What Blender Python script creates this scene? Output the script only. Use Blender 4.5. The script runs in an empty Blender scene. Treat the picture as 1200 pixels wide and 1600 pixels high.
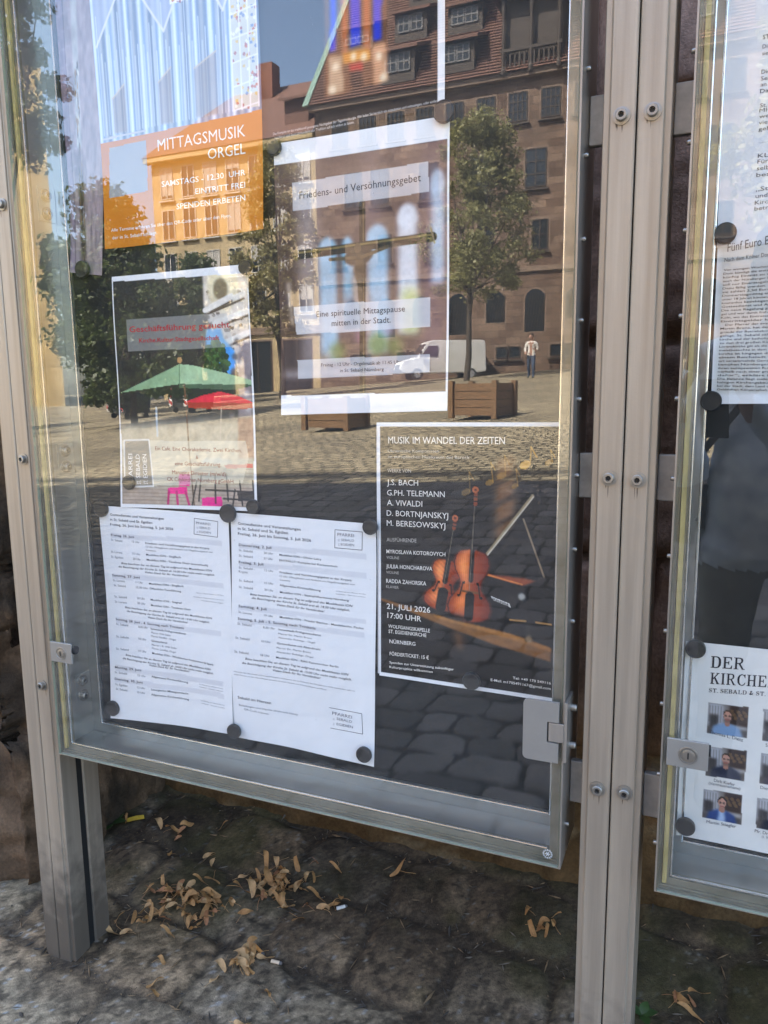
# Glazed church notice cases on steel posts in front of a sandstone wall; the square behind the viewer shows in the glass.
import bpy, bmesh, math, random
import numpy as np
from mathutils import Vector, Matrix

# ------------------------------------------------------------------ camera, sky, sun, exposure
scene = bpy.context.scene
COL = scene.collection
rad = math.radians
cam_d = bpy.data.cameras.new('camera'); cam = bpy.data.objects.new('camera', cam_d); COL.objects.link(cam)
CAM = Vector((0.267, -1.046, 1.18))
YAW, PITCH, ROLL = 0.4025, 0.1567, -0.0107
fw = Vector((-math.sin(YAW)*math.cos(PITCH), math.cos(YAW)*math.cos(PITCH), -math.sin(PITCH)))
rt = Vector((math.cos(YAW), math.sin(YAW), 0)); up = rt.cross(fw)
r2 = rt*math.cos(ROLL) + up*math.sin(ROLL); u2 = up*math.cos(ROLL) - rt*math.sin(ROLL)
M = Matrix((r2, u2, -fw)).transposed().to_4x4(); M.translation = CAM
cam.matrix_world = M
cam_d.sensor_fit = 'VERTICAL'; cam_d.sensor_height = 36.0
cam_d.lens = 36.0*1190.04/1600.0
cam_d.clip_start = 0.02; cam_d.clip_end = 2000
scene.camera = cam

SUN_EL, SUN_AZ = rad(52), rad(-35)            # azimuth from +y towards +x
world = bpy.data.worlds.new('World'); scene.world = world; world.use_nodes = True
nt = world.node_tree; bg = nt.nodes['Background']
sky = nt.nodes.new('ShaderNodeTexSky'); sky.sky_type = 'NISHITA'; sky.sun_disc = False
sky.sun_elevation = SUN_EL; sky.sun_rotation = SUN_AZ
sky.dust_density = 2.5; sky.ozone_density = 0.7
nt.links.new(sky.outputs[0], bg.inputs[0]); bg.inputs[1].default_value = 0.13
sd = bpy.data.lights.new('sun', 'SUN'); sun = bpy.data.objects.new('sun', sd); COL.objects.link(sun)
sd.energy = 4.2; sd.angle = rad(0.5); sd.color = (1.0, 0.93, 0.82)
tosun = Vector((math.sin(SUN_AZ)*math.cos(SUN_EL), math.cos(SUN_AZ)*math.cos(SUN_EL), math.sin(SUN_EL)))
sun.rotation_euler = tosun.to_track_quat('Z', 'Y').to_euler(); sun.location = tosun*60
scene.view_settings.view_transform = 'Standard'; scene.view_settings.look = 'None'
scene.view_settings.exposure = 3.15; scene.view_settings.gamma = 1
scene.render.engine = 'CYCLES'
scene.cycles.max_bounces = 10; scene.cycles.transparent_max_bounces = 16
scene.cycles.sample_clamp_indirect = 6.0

# ------------------------------------------------------------------ helpers
rng = np.random.default_rng(7); random.seed(7)

def lin(c):
    c = np.asarray(c, float)
    return np.where(c <= 0.04045, c/12.92, ((c+0.055)/1.055)**2.4)

def tag(o, label=None, cat=None, group=None, kind=None):
    if label: o['label'] = label
    if cat: o['category'] = cat
    if group: o['group'] = group
    if kind: o['kind'] = kind
    return o

def empty(name, loc=(0, 0, 0), **k):
    o = bpy.data.objects.new(name, None); COL.objects.link(o); o.location = loc
    o.empty_display_size = 0.1
    return tag(o, **k)

def mesh_obj(name, verts, faces, mats, parent=None, fmat=None, smooth=False, **k):
    me = bpy.data.meshes.new(name)
    me.from_pydata([tuple(v) for v in verts], [], [tuple(f) for f in faces])
    for m in (mats if isinstance(mats, (list, tuple)) else [mats]): me.materials.append(m)
    if fmat is not None: me.polygons.foreach_set('material_index', list(fmat))
    if smooth: me.polygons.foreach_set('use_smooth', [True]*len(me.polygons))
    me.update()
    o = bpy.data.objects.new(name, me); COL.objects.link(o)
    if parent: o.parent = parent
    return tag(o, **k)

class MB:
    """collects simple solids and links them as one mesh object"""
    def __init__(s): s.v, s.f, s.m = [], [], []
    def add(s, v, f, m=0):
        n = len(s.v); s.v += [tuple(a) for a in v]; s.f += [tuple(i+n for i in q) for q in f]; s.m += [m]*len(f); return s
    def box(s, x0, x1, y0, y1, z0, z1, m=0, b=0.0):
        if b > 0:
            bm = bmesh.new(); bmesh.ops.create_cube(bm, size=1)
            for v in bm.verts:
                v.co = Vector(((x0+x1)/2+v.co.x*(x1-x0), (y0+y1)/2+v.co.y*(y1-y0), (z0+z1)/2+v.co.z*(z1-z0)))
            bmesh.ops.bevel(bm, geom=bm.edges[:], offset=b, segments=2, profile=0.5, affect='EDGES')
            bm.verts.index_update()
            s.add([v.co[:] for v in bm.verts], [[v.index for v in f.verts] for f in bm.faces], m); bm.free(); return s
        v = [(x, y, z) for z in (z0, z1) for y in (y0, y1) for x in (x0, x1)]
        return s.add(v, [(0, 2, 3, 1), (4, 5, 7, 6), (0, 1, 5, 4), (2, 6, 7, 3), (0, 4, 6, 2), (1, 3, 7, 5)], m)
    def prism(s, pts, axis, a, b, m=0):
        """2-D outline extruded along an axis"""
        n = len(pts)
        def P(p, t):
            return {'x': (t, p[0], p[1]), 'y': (p[0], t, p[1]), 'z': (p[0], p[1], t)}[axis]
        v = [P(p, a) for p in pts]+[P(p, b) for p in pts]
        f = [tuple(range(n))[::-1], tuple(range(n, 2*n))]+[(i, (i+1) % n, n+(i+1) % n, n+i) for i in range(n)]
        return s.add(v, f, m)
    def tube(s, p0, p1, r0, r1=None, n=12, m=0):
        r1 = r0 if r1 is None else r1
        p0, p1 = Vector(p0), Vector(p1); d = (p1-p0).normalized()
        a = d.orthogonal().normalized(); b = d.cross(a)
        v = []
        for p, r in ((p0, r0), (p1, r1)):
            v += [p+(a*math.cos(2*math.pi*i/n)+b*math.sin(2*math.pi*i/n))*r for i in range(n)]
        f = [tuple(range(n))[::-1], tuple(range(n, 2*n))]+[(i, (i+1) % n, n+(i+1) % n, n+i) for i in range(n)]
        return s.add(v, f, m)
    def lathe(s, c, axis, prof, n=28, m=0):
        """prof: (radius, offset along axis); open ends are closed when radius 0"""
        c = Vector(c); ax = Vector(axis).normalized(); a = ax.orthogonal().normalized(); b = ax.cross(a)
        v, f = [], []
        for r, h in prof:
            v += [c+ax*h+(a*math.cos(2*math.pi*i/n)+b*math.sin(2*math.pi*i/n))*max(r, 1e-5) for i in range(n)]
        for k in range(len(prof)-1):
            f += [(k*n+i, k*n+(i+1) % n, (k+1)*n+(i+1) % n, (k+1)*n+i) for i in range(n)]
        return s.add(v, f, m)
    def build(s, name, mats, parent=None, smooth=False, **k):
        return mesh_obj(name, s.v, s.f, mats, parent, s.m, smooth, **k)

def copy_tree(o, parent=None):
    c = o.copy(); COL.objects.link(c)
    if parent: c.parent = parent
    for ch in list(o.children): copy_tree(ch, c)
    return c

def hsh(ix, iy, seed):
    h = (ix.astype(np.int64)*374761393+iy.astype(np.int64)*668265263+seed*982451653) & 0x7fffffff
    h = ((h ^ (h >> 13))*1274126177) & 0x7fffffff
    return ((h ^ (h >> 16)) & 0xffff)/65535.0

def vnoise(x, y, seed=0):
    x = np.asarray(x, float); y = np.asarray(y, float)
    ix, iy = np.floor(x), np.floor(y); fx, fy = x-ix, y-iy
    ux, uy = fx*fx*(3-2*fx), fy*fy*(3-2*fy)
    a, b = hsh(ix, iy, seed), hsh(ix+1, iy, seed); c, d = hsh(ix, iy+1, seed), hsh(ix+1, iy+1, seed)
    return (a*(1-ux)+b*ux)*(1-uy)+(c*(1-ux)+d*ux)*uy

def fbm(x, y, seed=0, oct=4):
    t, a, s = 0, 0.5, 0
    for o in range(oct):
        t = t+a*vnoise(np.asarray(x)*2**o, np.asarray(y)*2**o, seed+o*17); s += a; a *= 0.5
    return t/s

# ------------------------------------------------------------------ materials
def mat(name, base=(0.5, 0.5, 0.5), rough=0.5, metal=0.0, var=0.0, scale=8.0, base2=None, bump=0.0, bscale=40.0, attr=False, streak=None, spec=None, rvar=0.0):
    m = bpy.data.materials.new(name); m.use_nodes = True
    n, l = m.node_tree.nodes, m.node_tree.links; p = n['Principled BSDF']
    p.inputs['Base Color'].default_value = (*base, 1); p.inputs['Roughness'].default_value = rough
    p.inputs['Metallic'].default_value = metal
    if spec is not None: p.inputs['Specular IOR Level'].default_value = spec
    tc = n.new('ShaderNodeTexCoord'); vec = tc.outputs['Object']
    if streak:
        mp = n.new('ShaderNodeMapping'); mp.inputs['Scale'].default_value = streak
        l.new(vec, mp.inputs[0]); vec = mp.outputs[0]
    col = None
    if attr:
        a = n.new('ShaderNodeAttribute'); a.attribute_name = 'Col'; col = a.outputs['Color']
    if var > 0 or base2:
        t = n.new('ShaderNodeTexNoise'); t.inputs['Scale'].default_value = scale; t.inputs['Detail'].default_value = 8
        t.inputs['Roughness'].default_value = 0.62
        l.new(vec, t.inputs['Vector'])
        mx = n.new('ShaderNodeMix'); mx.data_type = 'RGBA'
        rmp = n.new('ShaderNodeMapRange'); rmp.inputs[1].default_value = 0.33; rmp.inputs[2].default_value = 0.67
        l.new(t.outputs['Fac'], rmp.inputs[0]); l.new(rmp.outputs[0], mx.inputs[0])
        if col is not None:
            mx.blend_type = 'MULTIPLY'
            mx.inputs[0].default_value = 1
            cr = n.new('ShaderNodeMapRange'); cr.inputs[3].default_value = 1-var; cr.inputs[4].default_value = 1+var
            l.new(rmp.outputs[0], cr.inputs[0])
            for k in list(mx.inputs[0].links): l.remove(k)
            l.new(col, mx.inputs[6]); l.new(cr.outputs[0], mx.inputs[7])
        else:
            b2 = base2 or tuple(min(1, c*(1+var)) for c in base); b1 = base if base2 else tuple(c*(1-var) for c in base)
            mx.inputs[6].default_value = (*b1, 1); mx.inputs[7].default_value = (*b2, 1)
        col = mx.outputs[2]
        if rvar:
            rr = n.new('ShaderNodeMapRange'); rr.inputs[3].default_value = max(0.02, rough-rvar); rr.inputs[4].default_value = min(1, rough+rvar)
            l.new(rmp.outputs[0], rr.inputs[0]); l.new(rr.outputs[0], p.inputs['Roughness'])
    if col is not None: l.new(col, p.inputs['Base Color'])
    if bump > 0:
        t2 = n.new('ShaderNodeTexNoise'); t2.inputs['Scale'].default_value = bscale; t2.inputs['Detail'].default_value = 6
        l.new(tc.outputs['Object'], t2.inputs['Vector'])
        b = n.new('ShaderNodeBump'); b.inputs['Strength'].default_value = 1; b.inputs['Distance'].default_value = bump
        l.new(t2.outputs['Fac'], b.inputs['Height']); l.new(b.outputs[0], p.inputs['Normal'])
    return m

def glass_mat(name, f0, tint=(0.985, 0.985, 0.975)):
    """clear pane: each of its two faces mirrors by angle and lets the rest straight through; faint dust film"""
    m = bpy.data.materials.new(name); m.use_nodes = True
    n, l = m.node_tree.nodes, m.node_tree.links; n.remove(n['Principled BSDF'])
    out = n['Material Output']
    g = n.new('ShaderNodeNewGeometry'); vm = n.new('ShaderNodeVectorMath'); vm.operation = 'DOT_PRODUCT'
    l.new(g.outputs['Normal'], vm.inputs[0]); l.new(g.outputs['Incoming'], vm.inputs[1])
    def mth(op, a, b=None):
        x = n.new('ShaderNodeMath'); x.operation = op
        for i, q in enumerate((a, b)):
            if q is None: continue
            if isinstance(q, (int, float)): x.inputs[i].default_value = q
            else: l.new(q, x.inputs[i])
        return x.outputs[0]
    c = mth('ABSOLUTE', vm.outputs['Value']); k = mth('POWER', mth('SUBTRACT', 1.0, c), 5.0)
    fac = mth('ADD', mth('MULTIPLY', k, 1-f0), f0)
    tr = n.new('ShaderNodeBsdfTransparent'); tr.inputs[0].default_value = (*tint, 1)
    gl = n.new('ShaderNodeBsdfGlossy'); gl.inputs['Roughness'].default_value = 0.0; gl.inputs[0].default_value = (1, 1, 1, 1)
    tc = n.new('ShaderNodeTexCoord'); no = n.new('ShaderNodeTexNoise'); no.inputs['Scale'].default_value = 2.2; no.inputs['Detail'].default_value = 1
    l.new(tc.outputs['Object'], no.inputs['Vector'])
    bp = n.new('ShaderNodeBump'); bp.inputs['Distance'].default_value = 0.0006; bp.inputs['Strength'].default_value = 0.5
    l.new(no.outputs['Fac'], bp.inputs['Height']); l.new(bp.outputs[0], gl.inputs['Normal'])
    mx = n.new('ShaderNodeMixShader'); l.new(fac, mx.inputs[0]); l.new(tr.outputs[0], mx.inputs[1]); l.new(gl.outputs[0], mx.inputs[2])
    # dust and dried specks
    df = n.new('ShaderNodeBsdfDiffuse'); df.inputs[0].default_value = (0.6, 0.58, 0.52, 1)
    vo = n.new('ShaderNodeTexVoronoi'); vo.inputs['Scale'].default_value = 55; l.new(tc.outputs['Object'], vo.inputs['Vector'])
    sp = mth('MULTIPLY', mth('LESS_THAN', vo.outputs['Distance'], 0.045), 0.35)
    n2 = n.new('ShaderNodeTexNoise'); n2.inputs['Scale'].default_value = 6; n2.inputs['Detail'].default_value = 9; n2.inputs['Roughness'].default_value = 0.7
    l.new(tc.outputs['Object'], n2.inputs['Vector'])
    cl = mth('GREATER_THAN', n2.outputs['Fac'], 0.58)
    film = mth('ADD', mth('MULTIPLY', sp, cl), mth('MULTIPLY', n2.outputs['Fac'], 0.008))
    mx2 = n.new('ShaderNodeMixShader'); l.new(film, mx2.inputs[0]); l.new(mx.outputs[0], mx2.inputs[1]); l.new(df.outputs[0], mx2.inputs[2])
    l.new(mx2.outputs[0], out.inputs[0])
    return m

MT = dict(
    alu=mat('anodised_aluminium', (0.40, 0.36, 0.31), 0.38, 0.7, var=0.10, scale=3, streak=(30, 30, 1.2), rvar=0.06),
    alu_in=mat('satin_aluminium', (0.41, 0.405, 0.37), 0.32, 0.8, var=0.07, scale=3, rvar=0.05),
    lip=mat('dirty_lip_aluminium', (0.34, 0.315, 0.245), 0.40, 0.6, var=0.22, scale=9, base2=(0.22, 0.20, 0.145)),
    post=mat('bronze_anodised_post', (0.375, 0.312, 0.238), 0.44, 0.45, var=0.14, scale=3.0, streak=(26, 26, 0.8), bump=0.0002, bscale=260, rvar=0.06),
    nose=mat('polished_nose', (0.72, 0.72, 0.70), 0.22, 0.9, var=0.06, scale=8),
    steel=mat('stainless_steel', (0.33, 0.31, 0.275), 0.40, 0.9, var=0.08, scale=30, rvar=0.05),
    hinge=mat('satin_hinge_metal', (0.34, 0.325, 0.295), 0.42, 0.6, var=0.05, scale=20),
    galv=mat('dull_galvanised_bar', (0.46, 0.44, 0.40), 0.55, 0.4, var=0.22, scale=26),
    dark=mat('recess_black', (0.012, 0.012, 0.012), 0.6),
    panel=mat('black_magnetic_panel', (0.011, 0.013, 0.014), 0.55, var=0.2, scale=4, spec=0.25),
    seal=mat('yellowed_seal', (0.42, 0.34, 0.14), 0.45, var=0.22, scale=16, streak=(8, 8, 1.5)),
    edge=mat('glass_edge', (0.26, 0.28, 0.20), 0.25, var=0.15, scale=12),
    magnet=mat('black_plastic_magnet', (0.012, 0.012, 0.012), 0.38, var=0.25, scale=60, bump=0.0002, bscale=400),
    paper=mat('printed_paper', (0.8, 0.8, 0.8), 0.55, attr=True, var=0.015, scale=30, spec=0.3),
    pane=glass_mat('clear_pane', 0.056),
)

# ------------------------------------------------------------------ ground
def sstep(a, b, x):
    t = np.clip((np.asarray(x, float)-a)/(b-a), 0, 1); return t*t*(3-2*t)

def slope(x, y):
    """the square climbs away from the wall and towards the right"""
    Y = np.clip(-np.asarray(y, float), 0, 46); X = np.clip(x, -36, 24)
    return sstep(0.6, 7, Y)*(0.0654*Y+0.0549*X)

def cobbles(x, y):
    """height, tone, joint mask, stone id of hand-laid setts"""
    x = np.asarray(x, float); y = np.asarray(y, float)
    xw = x+0.07*(fbm(x*3, y*3, 5, 3)-0.5); yw = y+0.12*(fbm(x*2.3+9, y*2.3, 6, 3)-0.5)+0.06*(x-0.2)
    rowh = 0.185
    ry = yw/rowh+0.3; j = np.floor(ry); fy = ry-j
    w = 0.185+0.07*hsh(j, j*0, 31)
    sx = xw/w+hsh(j, j*0+3, 32)*5
    i = np.floor(sx); fx = sx-i
    def edge(k): return np.clip(0.36*(hsh(k, j, 33)-0.5), -0.17, 0.17)
    i = np.where(fx < edge(i), i-1, np.where(fx > 1+edge(i+1), i+1, i))
    lo, hi = edge(i), edge(i+1)
    u = (sx-i-lo)/(1+hi-lo)*2-1; v = fy*2-1
    wob = 0.30*(fbm(x*9, y*9, 41, 4)-0.5)
    e = (np.abs(u)**5+np.abs(v)**4.5)**(1/4.7)+wob
    joint = sstep(0.84, 1.00, e)
    top = 1-np.clip(e, 0, 1)**6
    tilt = 0.012*(hsh(i, j, 51)-0.5)*u+0.012*(hsh(i, j, 52)-0.5)*v+0.010*(hsh(i, j, 53)-0.5)
    fill = 0.55*fbm(x*4, y*4, 43, 3)                     # soil packed into the joints, more in places
    near = 1-0.75*sstep(0.10, -0.12, y)*sstep(-0.2, -0.6, x)     # worn smooth stones at the lower left
    h = (0.0070*top*(1-joint)+tilt*(1-joint)*0.55-0.001*joint*(1-fill))*near*(1+1.2*sstep(-0.25, -0.5, y))
    h = h+0.0055*(fbm(x*26, y*26, 7, 5)-0.5)+0.007*(fbm(x*7, y*7, 8, 4)-0.5)+0.0026*(fbm(x*90, y*90, 9, 2)-0.5)
    return h, hsh(i, j, 54), joint, i*131+j

def kerbdip(y):
    """the paving drops a little away from the wall before the square climbs"""
    Y = -np.asarray(y, float)
    return -0.16*sstep(0.15, 1.3, Y)*(1-sstep(1.8, 6.0, Y))

def near_z(x, y):
    h, *_ = cobbles(x, y)
    rise = 0.055*sstep(0.15, 0.62, y)
    return slope(x, y)+h+rise+kerbdip(y)

def grid_obj(name, X, Y, Z, m, colors=None, smooth=True, **k):
    ny, nx = X.shape
    me = bpy.data.meshes.new(name)
    co = np.stack([X, Y, Z], -1).reshape(-1, 3).astype(np.float32)
    idx = np.arange(nx*ny).reshape(ny, nx)
    q = np.stack([idx[:-1, :-1], idx[:-1, 1:], idx[1:, 1:], idx[1:, :-1]], -1).reshape(-1, 4).astype(np.int32)
    me.vertices.add(len(co)); me.vertices.foreach_set('co', co.ravel())
    me.loops.add(q.size); me.loops.foreach_set('vertex_index', q.ravel())
    me.polygons.add(len(q)); me.polygons.foreach_set('loop_start', np.arange(0, q.size, 4, dtype=np.int32))
    me.polygons.foreach_set('loop_total', np.full(len(q), 4, np.int32))
    me.polygons.foreach_set('use_smooth', np.full(len(q), smooth))
    if colors is not None:
        a = me.color_attributes.new('Col', 'FLOAT_COLOR', 'POINT')
        c = np.concatenate([colors.reshape(-1, 3), np.ones((len(co), 1))], 1).astype(np.float32)
        a.data.foreach_set('color', c.ravel())
    me.materials.append(m); me.update(calc_edges=True); me.validate()
    o = bpy.data.objects.new(name, me); COL.objects.link(o)
    return tag(o, **k)

def build_ground():
    xs = np.concatenate([np.arange(-4.6, -1.7, 0.02), np.arange(-1.7, 0.7, 0.006), np.arange(0.7, 3.4, 0.02)])
    ys = np.concatenate([np.arange(-6.2, -0.45, 0.02), np.arange(-0.45, 0.70, 0.0055)])
    X, Y = np.meshgrid(xs, ys)
    h, tone, joint, sid = cobbles(X, Y)
    Z = near_z(X, Y)
    # stone colours: blue-grey, brown-grey; moss towards the wall; soil in the joints
    t = tone[..., None]
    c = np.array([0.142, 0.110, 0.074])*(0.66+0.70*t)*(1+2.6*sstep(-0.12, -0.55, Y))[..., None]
    warm = (hsh(sid, sid*0+2, 61) > 0.5)[..., None]
    c = np.where(warm, c*np.array([1.07, 0.99, 0.90]), c*np.array([0.98, 1.0, 1.0]))
    n1 = fbm(X*16, Y*16, 71, 5)[..., None]; n2 = fbm(X*4.5, Y*4.5, 72, 4)[..., None]; n3 = fbm(X*75, Y*75, 75, 3)[..., None]; n4 = hsh(np.floor(X*240), np.floor(Y*240), 78)[..., None]
    c = c*(0.30+1.4*n1)*(0.25+1.5*n3)*(0.72+0.56*n4)
    pit = sstep(0.60, 0.68, fbm(X*55, Y*55, 80, 3))[..., None]
    c = c*(1-0.55*pit)
    pale = sstep(0.56, 0.70, n2)*sstep(0.40, 0.60, n1)
    c = c*(1-0.55*pale)+np.array([0.25, 0.215, 0.175])*0.55*pale*(0.6+0.8*n3)
    specks = (hsh(np.floor(X*150), np.floor(Y*150), 79) > 0.965)[..., None]*sstep(0.40, 0.55, n1)
    c = c*(1-specks)+np.array([0.27, 0.255, 0.23])*specks
    blue = (sstep(-0.70, -0.85, X)*sstep(0.02, -0.10, Y))[..., None]*sstep(0.35, 0.5, n2)
    c = c*(1-blue)+c*np.array([1.0, 1.14, 1.28])*blue
    moss = sstep(0.0, 0.40, Y)[..., None]*sstep(0.38, 0.58, fbm(X*5+3, Y*5, 73, 4))[..., None]
    c = c*(1-0.7*moss)+np.array([0.058, 0.054, 0.014])*0.7*moss*(0.4+1.2*n1)
    near_wall_dark = (0.75*sstep(0.05, 0.50, Y)*(0.55+0.6*fbm(X*2.2, Y*3, 76, 3)))[..., None]
    c = c*(1-np.clip(near_wall_dark, 0, 0.42))  # setts get darker towards the wall, unevenly
    jm = np.clip(joint[..., None]*0.78+0.5*sstep(0.55, 0.68, fbm(X*6, Y*6, 77, 4))[..., None], 0, 0.92)*(1-0.6*sstep(0.05, -0.15, Y)*sstep(-0.2, -0.6, X))[..., None]
    soil = np.array([0.036, 0.026, 0.016])*(0.25+1.5*fbm(X*45, Y*45, 74, 3))[..., None]*(0.5+1.0*n4)
    c = c*(1-jm)+soil*jm
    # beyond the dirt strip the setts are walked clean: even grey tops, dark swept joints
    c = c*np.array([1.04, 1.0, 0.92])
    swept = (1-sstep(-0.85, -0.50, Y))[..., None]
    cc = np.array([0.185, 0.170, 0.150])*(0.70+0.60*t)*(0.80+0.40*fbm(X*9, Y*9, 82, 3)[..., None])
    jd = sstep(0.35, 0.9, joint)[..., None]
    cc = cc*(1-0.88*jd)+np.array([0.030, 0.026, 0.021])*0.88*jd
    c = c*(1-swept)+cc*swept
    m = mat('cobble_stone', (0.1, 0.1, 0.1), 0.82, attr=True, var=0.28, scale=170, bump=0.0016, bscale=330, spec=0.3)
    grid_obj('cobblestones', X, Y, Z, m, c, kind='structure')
    # far square, one sheet out to the horizon (a ring round the near setts)
    xs = np.concatenate([[-900, -400, -200, -120, -80], np.arange(-60, -4.6, 1.2), np.linspace(-4.58, 3.36, 9), np.arange(4.4, 60, 1.4), [80, 120, 200, 400, 900]])
    ys = np.concatenate([[-900, -400, -200, -120, -80, -60], np.arange(-48, -6.6, 0.8), [-6.18], np.linspace(-5.5, 0.66, 6), [3, 20, 60, 200, 900]])
    X, Y = np.meshgrid(xs, ys)
    Z = slope(X, Y)+kerbdip(Y)-0.004
    inside = (X > -4.5) & (X < 3.3) & (Y > -6.1) & (Y < 3.1)
    Z = np.where(inside, Z-0.06, Z)
    m = bpy.data.materials.new('square_setts'); m.use_nodes = True
    n, l = m.node_tree.nodes, m.node_tree.links; p = n['Principled BSDF']; p.inputs['Roughness'].default_value = 0.8
    tc = n.new('ShaderNodeTexCoord')
    mp = n.new('ShaderNodeMapping'); mp.inputs['Scale'].default_value = (1, 1, 0); l.new(tc.outputs['Object'], mp.inputs[0])
    dn = n.new('ShaderNodeTexNoise'); dn.inputs['Scale'].default_value = 1.4; l.new(mp.outputs[0], dn.inputs['Vector'])
    va = n.new('ShaderNodeVectorMath'); va.operation = 'MULTIPLY_ADD'; va.inputs[1].default_value = (0.35, 0.35, 0)
    l.new(dn.outputs['Color'], va.inputs[0]); l.new(mp.outputs[0], va.inputs[2])
    br = n.new('ShaderNodeTexBrick'); br.inputs['Scale'].default_value = 1.0
    br.inputs['Brick Width'].default_value = 0.21; br.inputs['Row Height'].default_value = 0.17; br.inputs['Mortar Size'].default_value = 0.02
    br.inputs['Mortar Smooth'].default_value = 0.6
    br.inputs['Color1'].default_value = (0.25, 0.205, 0.13, 1); br.inputs['Color2'].default_value = (0.42, 0.35, 0.225, 1); br.inputs['Mortar'].default_value = (0.10, 0.085, 0.055, 1)
    l.new(va.outputs[0], br.inputs['Vector'])
    nz = n.new('ShaderNodeTexNoise'); nz.inputs['Scale'].default_value = 0.35; nz.inputs['Detail'].default_value = 9; l.new(tc.outputs['Object'], nz.inputs['Vector'])
    mr = n.new('ShaderNodeMapRange'); mr.inputs[1].default_value = 0.3; mr.inputs[2].default_value = 0.7; mr.inputs[3].default_value = 0.6; mr.inputs[4].default_value = 1.25; l.new(nz.outputs['Fac'], mr.inputs[0])
    mx = n.new('ShaderNodeMix'); mx.data_type = 'RGBA'; mx.blend_type = 'MULTIPLY'; mx.inputs[0].default_value = 1
    l.new(br.outputs['Color'], mx.inputs[6]); l.new(mr.outputs[0], mx.inputs[7]); l.new(mx.outputs[2], p.inputs['Base Color'])
    b = n.new('ShaderNodeBump'); b.inputs['Distance'].default_value = 0.05; b.invert = True; l.new(br.outputs['Fac'], b.inputs['Height']); l.new(b.outputs[0], p.inputs['Normal'])
    grid_obj('ground', X, Y, Z, m, smooth=False, kind='structure')

build_ground()

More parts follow.
